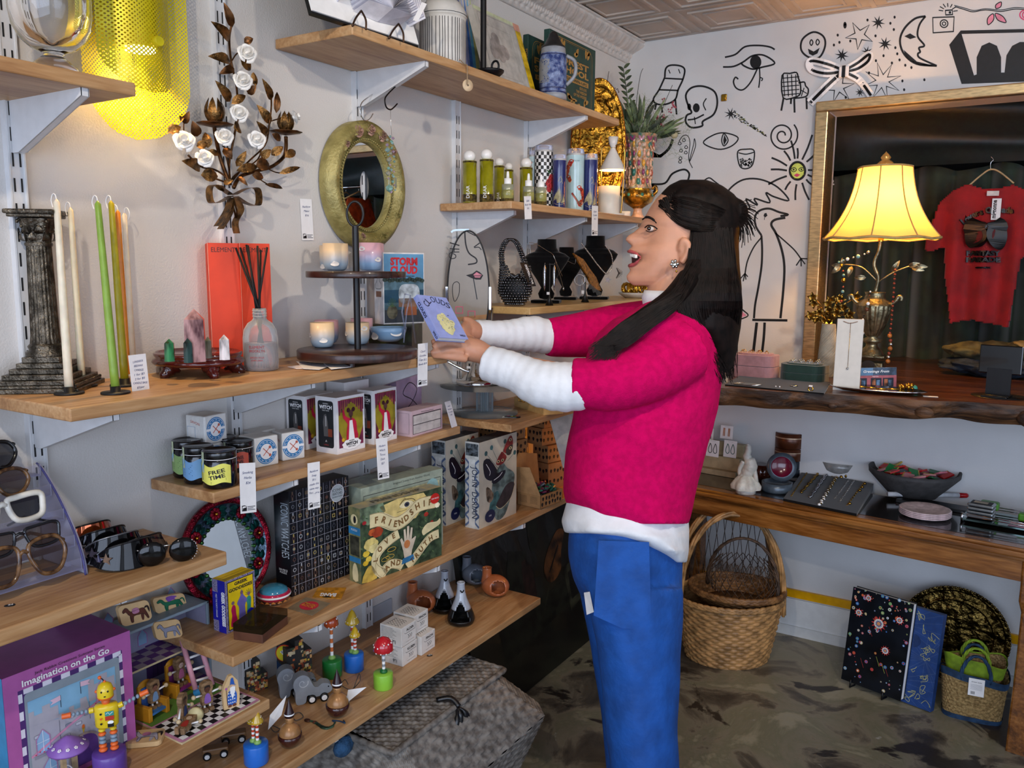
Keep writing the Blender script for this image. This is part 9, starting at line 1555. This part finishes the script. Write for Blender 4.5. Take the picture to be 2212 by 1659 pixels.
k=at(2155,857,z=Zc);T=thing('tablet_stand','black tablet on an angled black stand at the right of the slab counter','tablet',k,-.2);b=MB();b.box((0,.0,.112),(.115,.007,.085),mat('#060607',.12,coat=.5),bev=.003);b.obj('tablet',T);b=MB();b.box((0,-.015,.004),(.07,.07,.006),BLACK,bev=.002);b.box((0,-.004,.045),(.066,.004,.08),BLACK);b.tube([V((-.036,-.035,.006)),V((.036,-.035,.006))],.003,BLACK);b.obj('stand',T);small('black_disc','round black mat under the tablet stand','mat',2158,856,Zc,lambda b:b.lathe([(0,.0003),(.075,.0003),(.075,.0012),(0,.0012)],BLACK,n=40))
for n,lb,px,py,r in(('white_sneaker','white sneaker hanging inside the niche by the frame edge',1791,392,.014),):b=MB();b.ball((0,0,0),r,WHITE,(1.3,.6,.8));b.box((0,0,-.012),(.04,.015,.006),WHITE,bev=.002);tag(b.obj(n,None,at(px,py,y=3.6)),lb,'shoe')
q=pc(1300,0,2.4254);T=thing('striped_ribbon_bow','black and white striped ribbon bow pinned on the mural wall','bow',at(*q(1270,370),y=YB-.02));o_=T.location;T2=[]
for pl,wd_ in((((1270,370),(1180,335),(1095,320),(1100,365),(1180,385),(1270,372)),40),(((1270,370),(1340,330),(1400,285),(1395,320),(1340,360),(1275,375)),38),(((1250,385),(1180,450),(1090,540)),44),(((1290,385),(1350,420),(1410,500)),40)):
 b=MB();fn=lambda u,v,l=1:at(*q(u,v),y=YB-.014-l*.0008-.006*sin(u*.05))-o_;p=[(x,y)for x,y in pl];b.ink(p,wd_,fn,PAPER,0,5);b.ink(p,wd_*.36,fn,BLACK,1.5,5);b.obj('ribbon_loop' if len(pl)>3 else'ribbon_tail',T)
b=MB();c_=at(*q(1268,375),y=YB-.022)-o_;b.box(c_,(.034,.008,.038),PAPER,bev=.004);b.box(c_+V((0,-.003,0)),(.012,.006,.04),BLACK,bev=.001);b.obj('knot',T)
b=MB();p=at(1564,211,y=YB-.004);b.box((0,0,0),(.022,.004,.026),mat('#a8842e',.3,.9),bev=.003);b.ball((.008,-.008,-.004),.005,GOLD,n=8);tag(b.obj('brass_hook',None,p),'small brass hook on the mural wall right of the painted skull','hook')
q=pc(1480,870,3.0238);tz=Zt+.0005;pale=mat('#b8a680',.5,var=.08,ns=30)
T=thing('earring_shelf','pale wooden stepped stand for earring cards at her back','display stand',mw=frame(at(1478,1015,z=tz),uT));b=MB()
for i in range(3):b.bb((0,.03*i,0),(.22,.03*i+.03,.022+.05*i),pale,bev=.002)
b.obj('stepped_block',T);Te=T
def ecard(px,py,w,h,c_,lb,kind,d=3.19):
 p=at(px,py,y=d);b=MB();fn=PF((0,0,0),(1,-.12,0),(0,.1,1));b.prism(rect(0,0,w,h),fn,.0006,PAPER);m_=mat(c_,.4,.3);b.ink([(w*.3,h*.93),(w*.7,h*.93)],.0006,fn,mat('#8a8a90'),1,0)
 for x in(.3,.7):
  if kind:b.ink([(w*x,h*.8),(w*(x+.1),h*.62),(w*(x+.14),h*.3),(w*(x-.02),h*.22),(w*(x-.14),h*.4),(w*x,h*.8)],.0026,fn,m_,1,3)
  else:[b.ink([(w*(x-.06+.04*j),h*.82),(w*(x-.08+.05*j),h*.2)],.0016,fn,m_,1,0)for j in range(4)]
 tag(b.obj('earring_card',None,p),lb,'earrings')
ecard(*q(118,245),.042,.052,'#1a1a1e','white card with dark fringe earrings, upper left, half behind her back',0);ecard(*q(228,230),.052,.052,'#a86f3c','white card with bronze bar earrings, upper right',0);ecard(*q(135,345),.053,.065,'#2a3a3e','white card with dark teardrop earrings, lower left',1,3.12);ecard(*q(248,350),.053,.065,'#1d6a6a','white card with teal teardrop earrings, lower right',1,3.12)
fg=mat('#cdc8bd',.35,var=.06,sss=.1,bump=.3,bs=60);k=at(*q(395,588),z=tz);s=dep(k)/F0;T=thing('porcelain_figurine','white porcelain figurine of an upright animal on a round base','figurine',k);b=MB();b.lathe([(0,0),(21*s,0),(21*s,9*s),(18*s,10*s)],fg,n=30);b.lathe([(30*s,10*s),(31*s,18*s),(26*s,26*s),(18*s,36*s),(8*s,42*s)],fg,n=40,rib=(7,.08));b.obj('base',T)
b=MB();b.tube(crom([V((-6*s,0,34*s)),V((4*s,0,50*s)),V((8*s,0,64*s)),V((0,0,80*s)),V((2*s,0,96*s)),V((0,0,108*s))],6),[12*s,14*s,15*s,13*s,9*s,7*s,6*s,3*s],fg,14);b.tube(crom([V((-12*s,0,30*s)),V((-14*s,-4*s,50*s)),V((-6*s,-6*s,70*s))],5),5*s,fg,10);b.tube([V((14*s,0,62*s)),V((20*s,-2*s,40*s)),V((22*s,0,26*s))],5*s,fg,10);b.obj('animal_figure',T)
lt_=mat('#5f3420',.3,.25,var=.12);bg_=mat('#2a3038',.35)
for i,(c_,r,h,lb)in enumerate(((bg_,31,17,'dark blue leather cuff at the bottom of the stack'),(bg_,30,17,'dark blue leather cuff second from the bottom'),(lt_,31,26,'brown leather cuff below the topmost one'),(lt_,31,33,'brown leather cuff on top of the stack'))):
 k=at(*q(672,470),z=tz);s=dep(k)/F0;z0=(0,17,34,60)[i]*s;b=MB();b.lathe([(r*s*.9,0),(r*s,.002),(r*s,h*s),(r*s*.92,h*s+.001),(r*s*.9,h*s-.004)],c_,n=36,cap=False);b.lathe([(0,h*s*.98),(r*s*.92,h*s*.98)],c_,n=30,cap=False)
 if i>1:b.lathe([(r*s*1.012,h*s*.68),(r*s*1.012,h*s*.76)],mat('#c9a98c',.3,.6),n=36,cap=False)
 tag(b.obj('leather_cuff',None,k+V((0,0,z0+.0005*i))),lb,'cuff')
small('brown_jar','small amber brown jar behind the porcelain figurine','jar',*q(488,490),tz,lambda b:b.lathe([(0,0),(.038,0),(.042,.02),(.040,.05),(.03,.055)],mat('#4a2214',.12,var=.2,coat=.5),n=30))
k=at(*q(597,575),z=tz);s=dep(k)/F0;cb=mat('#59646e',.3,.3,var=.1);T=thing('compact_mirror','round grey trinket compact standing open with a crimson lid lining','compact',k);b=MB();b.lathe([(0,0),(30*s,0),(32*s,4*s),(32*s,20*s),(28*s,20*s),(27*s,14*s),(0,14*s)],cb,n=40,cap=False);b.obj('round_tray',T);b=MB();b.lathe([(0,0),(31*s,0),(31*s,5*s),(22*s,6*s)],cb,c=(4*s,16*s,50*s),ax=(.3,-1,.25),n=40,cap=False);b.lathe([(22*s,6*s),(20*s,4*s),(0,4*s)],mat('#6a0f2c',.2,coat=.5),c=(4*s,16*s,50*s),ax=(.3,-1,.25),n=36,cap=False);b.obj('open_lid',T)
small('glass_bowl','clear footed glass bowl ringed with gold link bracelets','bowl',*q(1010,500),tz,lambda b:(b.lathe([(0,0),(.03,0),(.034,.008),(.05,.02),(.075,.045),(.085,.075),(.082,.075),(.05,.03),(0,.012)],mat('#b3b3b0',.15,var=.12,trans=.4,coat=.3),n=44,cap=False)))
gl=mat('#b08a3c',.2,1,var=.2);small('link_bracelet','chunky gold link bracelet looped over the glass bowl','bracelet',*q(1010,500),tz,lambda b:[b.ball((.064*cos(a),.055*sin(a)-.014,.045+.028*sin(a+.5)),.0068,gl,(1,.8,1.2),7)for a in[i*2*PI/24 for i in range(24)]]);small('blue_stone_cuff','silver cuff with a dark blue stone leaning on the glass bowl','cuff',*q(868,480),tz,lambda b:([b.tube([V((.032*cos(a),.006*j,.034+.034*sin(a)))for a in[i*.314 for i in range(20)]],.0028,SILVER,7,closed=True)for j in(-1,0,1)],b.ball((-.01,-.012,.02),.018,mat('#14143c',.1,coat=.6),(1,.5,1),14)))
c4=[at(*q(x,y),z=tz)for x,y in((640,640),(1120,740),(1228,570),(770,480))];T=thing('bracelet_board','black velvet board with seven bracelets laid in slanting rows','display board',c4[0]);b=MB();o_=c4[0];zu1=V((0,0,.008));zu2=V((0,0,.024));b.add([a-o_ for a in c4]+[c4[0]-o_+zu1,c4[1]-o_+zu1,c4[2]-o_+zu2,c4[3]-o_+zu2],[[4,5,6,7],[0,1,5,4],[1,2,6,5],[2,3,7,6],[3,0,4,7]],velv);b.obj('velvet_board',T)
fB=lambda x,y:(lambda p:p+V((0,0,.008+.018*max(0,min(1,(p-c4[0]).dot((c4[3]-c4[0]).normalized())/(c4[3]-c4[0]).length)))))(at(*q(x,y),z=tz))
for i,(a,c_,r,m_,lb)in enumerate((((800,490),(690,630),.0014,gl,'thin gold chain bracelet, first from the left on the velvet board'),((880,495),(755,612),.0052,gl,'thick gold rope bracelet, second on the velvet board'),((925,510),(815,640),.006,rh,'wide rhinestone bracelet, third on the velvet board'),((985,530),(878,685),.005,gl,'pearl and gold cluster bracelet, fourth on the velvet board'),((1065,545),(975,650),.0018,SILVER,'slim silver strand bracelet, fifth on the velvet board'),((1100,550),(1005,672),.0022,SILVER,'slim twisted silver bracelet, sixth on the velvet board'),((1170,560),(1055,690),.0028,gl,'gold bracelet with round charms, last on the velvet board'))):
 b=MB();A_,B_=fB(*a),fB(*c_);n_=int((B_-A_).length/(r*1.5));[b.ball(A_.lerp(B_,j/n_)-A_+V((.002*sin(j),0,r*.6)),r*(1+.25*(i==3)*sin(j*2)),(m_,PAPER)[i==3 and j%3==0],(1,1,.7),6)for j in range(n_+1)]
 if i==6:[b.ball(A_.lerp(B_,t)-A_+V((.006,0,.005)),.006,gl,n=8)for t in(.1,.25,.4,.95)]
 tag(b.obj('bracelet',None,A_),lb,'bracelet')
q=pc(1860,980,3.608);k=at(*q(400,330),z=tz);s=dep(k)/F0;small('stone_bowl','wide dark grey bowl full of matchbooks','bowl',*q(400,330),tz,lambda b:b.lathe([(0,0),(42*s,0),(46*s,2*s),(90*s,50*s),(91*s,60*s),(88*s,60*s),(84*s,50*s),(40*s,8*s),(0,8*s)],mat('#403f3f',.7,var=.1,bump=.2),n=56,cap=False));mc=['#c01a1c','#c01a1c','#1f7a3c','#c9717f','#c01a1c','#d08a8e','#b8b4a8','#c01a1c','#2c6a40','#c0a23c'];rg=random.Random(11)
for i in range(26):
 b=MB();a=i*2.4;R=72*s*(.15+.85*(i/26)**.5)*.92;m_=mat(mc[i%10],.45,var=.05);b.box((0,0,0),(.042,.036,.006),m_,bev=.001);b.box((0,-.016,.0035),(.042,.004,.001),mat('#b99a4a',.4));o=b.obj('matchbook',None,k+V((R*cos(a),R*sin(a),(52+8*rg.random())*s-R*.02)));o.rotation_euler=(rg.uniform(-.5,.5),rg.uniform(-.5,.5),rg.random()*6);tag(o,'matchbook in the dark grey bowl','matchbook','matchbooks in the grey bowl')
k=at(*q(490,500),z=tz)
for i in range(4):s=dep(k)/F0;b=MB();b.lathe([(0,0),(36*s,0),(50*s,5*s),(52*s,7*s),(49*s,8*s),(34*s,4*s),(0,3*s)],mat('#c9b5b8',.3,var=.12,ns=60,coat=.3),n=48,cap=False,rib=(12,.008));tag(b.obj('saucer',None,k+V((0,.02,3.6*s*i))),'pale pink patterned saucer, %s of its stack of four'%('bottom','second up','third up','topmost')[i],'saucer')
p0,p1=at(*q(195,375),z=tz),at(*q(700,385),z=tz);b=MB();u=(p1-p0).normalized();zz_=V((0,0,.021));b.tube([zz_,u*.245+zz_],.0085,mat('#c9cfd6',.3),16);b.tube([u*.245+zz_,u*.27+zz_,u*.275+zz_],[.0088,.0088,.006],mat('#b0141c',.3),16);tag(b.obj('marker_pen',None,p0+V((0,.03,0))),'white marker pen with a red cap lying before the grey bowl','pen');small('black_pad','low black box under the white marker pen','box',*q(560,430),tz,lambda b:b.bb((-.12,.005,0),(.15,.07,.011),BLACK,bev=.001),-.12)
k=at(*q(1010,560),z=tz);T=thing('mirrored_tray','mirrored rectangular tray with chrome rails at the table end','tray',k,-.12);b=MB();b.bb((-.085,-.02,.008),(.24,.13,.013),mat('#6a7f7c',.03,1,var=0));b.obj('mirror_base',T);b=MB();[b.tube([V((-.08,y,z)),V((.235,y,z))],.0018,CHROME,7)for y in(-.018,.128)for z in(.022,.03)];[b.tube([V((x,y,0)),V((x,y,.032))],.0035,CHROME,8)for x in(-.08,.235)for y in(-.018,.128)];b.obj('chrome_rail',T)
tt=k+V((0,0,.0135));gnb=mat('#4c8a1e',.4,var=.1)
for i in range(4):b=MB();b.box((0,0,.006),(.075,.055,.011),mat('#9aa0a4',.2,.9),bev=.004);(i==3)and b.flat(rect(-.03,-.02,.03,.02),PF((0,0,.0117),(1,0,0),(0,1,0)),INK,1);(i==3)and b.flat(rect(-.022,-.013,.018,.013),PF((0,0,.0117),(1,0,0),(0,1,0)),mat('#b5a58a'),2);tag(b.obj('hinged_tin',None,tt+V((-.03,.03,.0125*i)),-.15),'small silver tin, %s of its stack'%('bottom','second up','third up','topmost with a dark label')[i],'tin')
for x,y,z,lb in((-.01,.105,.012,'green soap box in a clear holder at the back of the mirrored tray'),(.10,.06,.0,'green rounded soap box beside the silver tins'),(.15,.09,.0,'green rounded soap box farthest right on the mirrored tray')):b=MB();b.box((0,0,.014),(.055,.035,.026),gnb,bev=.006);tag(b.obj('green_soap_box',None,tt+V((x,y,z)),-.1),lb,'soap box')
for x,y,z,w_,lb in((.075,.0,.0,.05,'pink printed card lying flat on the mirrored tray'),(.125,.0,.0025,.05,'pink folded calendar card open on the mirrored tray')):b=MB();b.box((0,0,.001),(w_,.045,.0015),mat('#c99aa6',.6));(z>0)and(b.add([V((-.025,.022,.002)),V((.025,.022,.002)),V((.025,.03,.045)),V((-.025,.03,.045))],[[0,1,2,3]],mat('#c99aa6',.6)),b.flat(circ(0,.026,.008,12),PF((0,.021,0),(1,0,0),(0,.18,1)),mat('#8a2a3a'),2));tag(b.obj('pink_card',None,tt+V((x,y,z+.0005)),-.2),lb,'card')
#   person
DP=2.16
def Q(x,y,d=0):return at(x,y,d=DP+d)
skin=mat('#c48d70',.45,var=.03,ns=30,sss=.15);pinkk=mat('#c80058',.9,var=.06,ns=60,bump=.35,bs=420,spec=.15);wht=mat('#e3e6ea',.7,var=.02,bump=.2,bs=30);blu=mat('#104e9e',.75,var=.1,ns=16,bump=.25,bs=60);hr=mat('#120a08',.6,var=.3,ns=60,spec=.2)
def loft(b,rows,m,n=48,wr=0,ns=9,cap=True):
 R=[]
 for i in range(len(rows)-1):
  for k in range(5):t=k/5;t=t;R.append([a*(1-t)+c*t for a,c in zip(rows[i],rows[i+1])])
 R.append(list(rows[-1]));N=len(R);vs=[]
 for j,(y,x0,x1,h,dd)in enumerate(R):
  for i in range(n):
   a=2*PI*i/n;f=wr*(noise.noise(V((cos(a)*2.2,y/ns/9,sin(a)*2.2)))+.5*noise.noise(V((cos(a)*5,y/ns/3,sin(a)*5))));c_=cos(a);vs.append(Q((x0+x1)/2-(x1-x0)/2*c_*(1+f*.4),y,dd-(h*(1+f))*sin(a)))
 fs=[[j*n+i,j*n+(i+1)%n,(j+1)*n+(i+1)%n,(j+1)*n+i]for j in range(N-1)for i in range(n)]
 if cap:fs+=[list(range(n)),[(N-1)*n+i for i in range(n)][::-1]]
 b.add(vs,fs,m,True)
def limb(b,pts,m,n=20,wr=0,fr=60):
 p=crom([Q(x,y,d)for x,y,d,r in pts],6);K=len(p);rs=[]
 for i in range(K):t=i/(K-1)*(len(pts)-1);j=min(len(pts)-2,int(t));e=t-j;rs.append((pts[j][3]*(1-e)+pts[j+1][3]*e)*(1+wr*sin(i*fr/60*2.1)))
 b.tube(p,rs,m,n)
def fuse(o,v,sm=4):
 r=o.modifiers.new('r','REMESH');r.mode='VOXEL';r.voxel_size=v;r.use_smooth_shade=True;s_=o.modifiers.new('s','SMOOTH');s_.iterations=sm;s_.factor=.5
b=MB();HR=[(398,1455,1520,.03,1455),(410,1436,1556,.052,1436),(430,1416,1578,.068,1418),(450,1403,1588,.074,1408),(468,1393,1590,.076,1402),(480,1386,1590,.075,1400),(490,1382,1588,.073,1404),(500,1370,1584,.072,1402),(510,1354,1578,.070,1399),(517,1349,1572,.069,1398),(525,1356,1566,.068,1397),(531,1366,1560,.067,1394),(540,1357,1552,.066,1391),(546,1359,1548,.065,1390),(551,1376,1545,.064,1389),(562,1378,1538,.062,1388),(569,1361,1532,.060,1386),(577,1357,1526,.057,1384),(585,1362,1518,.053,1381),(596,1352,1505,.047,1377),(607,1355,1495,.04,1376),(617,1368,1490,.03,1384)]
n=64;vs=[]
for y,xf,xb,h,xc in HR:
 for i in range(n):
  a=2*PI*i/n;c_=cos(a);s_=sin(a);x=(xc+xb)/2-(xb-xc)/2*(abs(c_)**.85)*(1 if c_>0 else-1);
  if c_>0:x-=(xc-xf)*math.exp(-(s_/(.24 if 495<y<530 else .42))**2)
  vs.append(Q(x,y,-h*(abs(s_)**.9)*(1 if s_>0 else-1)))
K=len(HR);b.add(vs,[[j*n+i,j*n+(i+1)%n,(j+1)*n+(i+1)%n,(j+1)*n+i]for j in range(K-1)for i in range(n)]+[list(range(n)),[(K-1)*n+i for i in range(n)][::-1]],skin,True)
limb(b,[(1465,560,0,.06),(1448,610,0,.054),(1440,650,0,.055),(1440,700,0,.08)],skin,28);limb(b,[(1470,540,-.068,.009),(1476,520,-.078,.009),(1486,528,-.08,.009),(1484,548,-.076,.008),(1472,568,-.068,.009)],skin,10);b.ball(Q(1473,545,-.068),.016,skin,(.8,.4,1.2),12)
limb(b,[(1300,830,-.15,.035),(1150,800,-.13,.032),(1072,778,-.11,.023),(1048,768,-.10,.023)],skin,16);limb(b,[(1060,772,-.10,.023),(1030,758,-.10,.030),(1000,750,-.10,.029),(985,748,-.10,.022)],skin,18);b.ball(Q(1008,760,-.10),.030,skin,(1.25,.7,.8),16)
for pl in(((1002,736,-.105,.0125),(975,729,-.11,.0105),(950,736,-.12,.0095),(932,740,-.125,.0075)),((1000,748,-.12,.0125),(970,738,-.13,.0105),(948,742,-.14,.0092),(936,752,-.145,.0075)),((1000,762,-.125,.012),(972,757,-.14,.0105),(948,760,-.145,.009),(930,763,-.148,.0072)),((1008,775,-.12,.011),(982,772,-.135,.0095),(958,769,-.14,.0085),(934,768,-.145,.0065)),((1020,735,-.085,.012),(1000,727,-.07,.0105),(982,729,-.06,.009),(970,733,-.055,.0075))):limb(b,pl,skin,12)
limb(b,[(1150,722,.08,.03),(1045,720,.0,.024),(1020,716,-.03,.028),(1008,712,-.05,.022)],skin,16)
for pl in(((1015,700,-.04,.011),(1004,702,-.07,.009),(998,712,-.1,.0075)),((1014,708,-.05,.011),(1006,712,-.08,.009),(1000,720,-.1,.0075)),((1014,717,-.05,.01),(1008,722,-.08,.009),(1002,728,-.1,.007)),((1018,725,-.05,.009),(1012,730,-.07,.008),(1006,735,-.09,.0065)),((1022,700,-.03,.011),(1012,692,-.05,.009),(1000,690,-.06,.0075))):limb(b,pl,skin,10)
body=b.obj('person');fuse(body,.0034,3);tag(body,'laughing dark haired woman in a pink sweater and blue trousers holding up the Clouds book','person')
def kid(b,nm):o=b.obj(nm,body);return o
fpt=lambda x,y,dd:Q(x,y,dd)
b=MB();E=Q(1405,494,-.042);b.ball(E+CF*.0015,.0092,mat('#d8cfc6',.25),(1,1,.75),n=16);b.ball(E-CR*.004-CF*.0042,.0056,mat('#1c100a',.1,coat=.8),n=12);kid(b,'eye')
b=MB();b.tube(crom([Q(1393,492,-.046),Q(1400,487,-.054),Q(1412,489,-.058),Q(1420,495,-.058)],5),.0017,hr,6);b.tube(crom([Q(1395,498,-.048),Q(1404,501,-.055),Q(1418,497,-.058)],5),.001,hr,5);kid(b,'eyelashes');b=MB();b.tube(crom([Q(1388,474,-.035),Q(1397,469,-.052),Q(1409,473,-.062),Q(1418,482,-.066)],6),[.002,.0034,.003,.0015],hr,7);kid(b,'eyebrow')
lp_=mat('#a84a4c',.35,coat=.2)
b=MB()
for g in(-1,1):b.tube(crom([Q(1358,543,0),Q(1361,543,g*.014),Q(1372,547,g*.028),Q(1384,555,g*.041)],6),[.0042,.0045,.004,.002],lp_,9);b.tube(crom([Q(1360,574,0),Q(1363,573,g*.014),Q(1373,569,g*.028),Q(1384,557,g*.041)],6),[.0048,.005,.004,.002],lp_,9)
kid(b,'lips');b=MB();b.add([Q(1368,546,0),Q(1383,555,-.041),Q(1370,573,0),Q(1383,555,.041),Q(1364,548,-.014),Q(1365,572,-.014),Q(1373,551,-.028),Q(1374,567,-.028)],[[0,4,5,2],[4,6,7,5],[6,1,7],[0,2,3]],mat('#3a1012',.4));kid(b,'open_mouth')
for i in range(7):g=(i-1.5)*.0085;b=MB();b.box(Q(1362.5+abs(g)*300,550.5+abs(g)*90,-g),(.0075,.006,.0095),mat('#ece8df',.15,coat=.5),bev=.0018,rz=.4+g*30);kid(b,'tooth')
b=MB();b.ball(Q(1457,572,-.082),.0085,SILVER,n=8);[b.ball(Q(1457+7*cos(a),570+7*sin(a),-.085),.0042,SILVER,n=6)for a in(0,1,2,3,4,5)];b.ball(Q(1461,586,-.082),.003,GOLD,n=6);kid(b,'silver_earring')
b=MB();loft(b,[(648,1405,1470,.07,0),(668,1370,1500,.12,0),(690,1325,1532,.165,0),(720,1292,1550,.18,0),(760,1270,1559,.175,0),(820,1252,1560,.165,0),(880,1240,1552,.16,0),(950,1227,1533,.16,0),(1010,1217,1514,.16,0),(1060,1216,1504,.164,0),(1085,1222,1500,.166,0),(1112,1250,1494,.166,-.004),(1132,1330,1488,.163,-.008)],pinkk,64,.06)
limb(b,[(1470,755,-.10,.088),(1415,792,-.15,.080),(1360,818,-.18,.070),(1310,827,-.19,.069),(1270,828,-.19,.060),(1238,828,-.185,.061)],pinkk,30,.035,95);limb(b,[(1420,715,.10,.09),(1330,715,.15,.074),(1250,724,.13,.062),(1180,730,.09,.05)],pinkk,26,.03,90);o=kid(b,'pink_sweater');fuse(o,.007,3)
b=MB();limb(b,[(1262,832,-.19,.058),(1215,836,-.18,.060),(1165,828,-.17,.056),(1120,806,-.15,.046),(1092,796,-.14,.046),(1052,784,-.12,.044)],wht,26,.03,120);o=kid(b,'near_shirt_sleeve');fuse(o,.005,2)
b=MB();limb(b,[(1190,730,.10,.046),(1150,722,.08,.05),(1105,724,.05,.042),(1070,722,.02,.036),(1026,719,-.01,.034)],wht,24,.03,120);o=kid(b,'far_shirt_sleeve');fuse(o,.005,2)
b=MB();loft(b,[(1035,1240,1480,.13,0),(1085,1224,1484,.142,0),(1125,1212,1488,.158,0),(1150,1218,1488,.172,0),(1160,1290,1488,.17,0),(1190,1400,1488,.165,.02),(1215,1452,1484,.12,.04)],wht,64,.05);o=kid(b,'shirt_tail');fuse(o,.006,3)
b=MB();b.lathe([(.058,-.012),(.062,.012),(.056,.03),(.054,.028),(.058,0)],wht,c=Q(1440,652,0),n=36,cap=False,sx=1.05);kid(b,'shirt_collar')
b=MB();loft(b,[(1110,1245,1480,.13,0),(1150,1228,1478,.155,0),(1200,1227,1474,.16,0),(1250,1238,1474,.16,0),(1290,1256,1474,.155,.01)],blu,56,.05);loft(b,[(1270,1262,1476,.10,-.07),(1330,1275,1476,.10,-.075),(1400,1290,1472,.098,-.075),(1480,1300,1468,.096,-.075),(1580,1308,1464,.096,-.075),(1680,1322,1468,.098,-.075),(1745,1330,1468,.098,-.075)],blu,48,.06);loft(b,[(1270,1250,1462,.09,.09),(1400,1276,1450,.09,.09),(1550,1300,1450,.09,.09),(1690,1312,1450,.09,.09)],blu,40,.05);o=kid(b,'blue_trousers');fuse(o,.008,4)
b=MB();P_=[(1300,1175),(1395,1178),(1400,1355),(1345,1350),(1290,1325)];n_=len(P_);b.add([Q(x,y,-.172)for x,y in P_]+[Q(x,y,-.13)for x,y in P_],[list(range(n_))]+[[i,(i+1)%n_,n_+(i+1)%n_,n_+i]for i in range(n_)],blu);o=kid(b,'cargo_pocket');m_=o.modifiers.new('b','BEVEL');m_.width=.008;m_.segments=3
b=MB();b.add([Q(1262,1280,-.10),Q(1274,1278,-.12),Q(1283,1322,-.12),Q(1268,1328,-.10)],[[0,1,2,3]],PAPER);o=kid(b,'white_slip');m_=o.modifiers.new('s','SOLIDIFY');m_.thickness=.001
for dd,x0 in((-.075,1440),(.09,1425)):
 f=at(x0,1760,z=0);f=Q(x0,1700,dd);f.z=0;b=MB();b.grid(lambda u,v:f+V((-.10+.0,-.04,.035))+V((-.94,-.34,0))*(.13*cos(PI*(v-.5))*0-.0)+V((cos(2*PI*u)*.115*cos(PI*(v-.5)),sin(2*PI*u)*.042*cos(PI*(v-.5)),.034*sin(PI*(v-.5)))),32,12,mat('#c9ad98',.6),True,cu=True);kid(b,'shoe')
rg=random.Random(17);b=MB();HC=[(388,1470,1525,.035,0),(400,1445,1560,.062,0),(420,1425,1588,.078,0),(440,1428,1598,.084,0),(460,1448,1600,.086,0),(480,1462,1600,.087,0),(500,1478,1598,.086,.002),(530,1492,1596,.084,.004),(570,1494,1598,.088,.0),(620,1470,1602,.095,0),(660,1452,1604,.11,0),(710,1470,1600,.11,.01),(760,1520,1592,.08,.02),(800,1548,1580,.04,.02)]
loft(b,HC,hr,48,.06,6);b.ball(Q(1590,462,0),.04,hr,(.8,.8,1),16);limb(b,[(1490,600,-.085,.030),(1450,645,-.135,.026),(1395,682,-.165,.022),(1340,712,-.18,.014),(1295,745,-.19,.004)],hr,14);o=kid(b,'hair_mass');fuse(o,.006,3)
b=MB()
for i in range(420):
 t=rg.random();g=rg.uniform(-1,1);dd=-.088*math.sqrt(max(.02,1-g*g));x0=1422+rg.random()*40;y0=436-24*(x0-1422)/40+rg.uniform(-3,10);k_=rg.uniform(-8,8);e=rg.random()
 b.tube(crom([Q(x0,y0,-.03-.03*e),Q(1470+k_,425+60*e,-.075),Q(1530+k_,440+60*e,-.090),Q(1585,462+18*e,-.05)],4),[.0008,.0014,.0012,.0007],hr,4)
for i in range(520):
 e=rg.random();x0=1492+90*e;w1,w2=rg.uniform(-10,10),rg.uniform(-14,14);y1=700+rg.random()*130
 b.tube(crom([Q(x0,490+rg.random()*20,-.088*math.sqrt(max(.05,1-((x0-1530)/75)**2))),Q(x0+w1,580,-.096),Q(1470+120*e+w2,650,-.12),Q(1500+85*e+w1,710,-.115+.1*e),Q(1555+30*e+w2*.6,y1,-.06+.1*e)],4),[.0014,.0016,.0014,.0006],hr,4)
for i in range(560):
 e=rg.random();w1=rg.uniform(-14,14);w2=rg.uniform(-12,12);b.tube(crom([Q(1500+rg.uniform(-14,14),560+rg.random()*30,-.1),Q(1458+w1,632+26*e,-.16-.02*rg.random()),Q(1402+w2,668+38*e,-.205),Q(1348+w1,700+46*e,-.225),Q(1280+44*e+w2,745+rg.random()*34,-.235)],4),[.0014,.0015,.0012,.0005],hr,4)
for i in range(70):a=rg.uniform(-1.4,1.2);L=rg.uniform(20,48);b.tube(crom([Q(1585,470,-.03),Q(1590+L*.6*cos(a),470+L*.6*sin(a)*1.3,-.03),Q(1592+L*cos(a+.3),475+L*sin(a+.3)*1.3,-.03)],4),.0009,hr,4)
kid(b,'hair_strands');b=MB();b.ball(Q(1577,492,-.05),.005,GOLD,n=8);kid(b,'hair_clip')
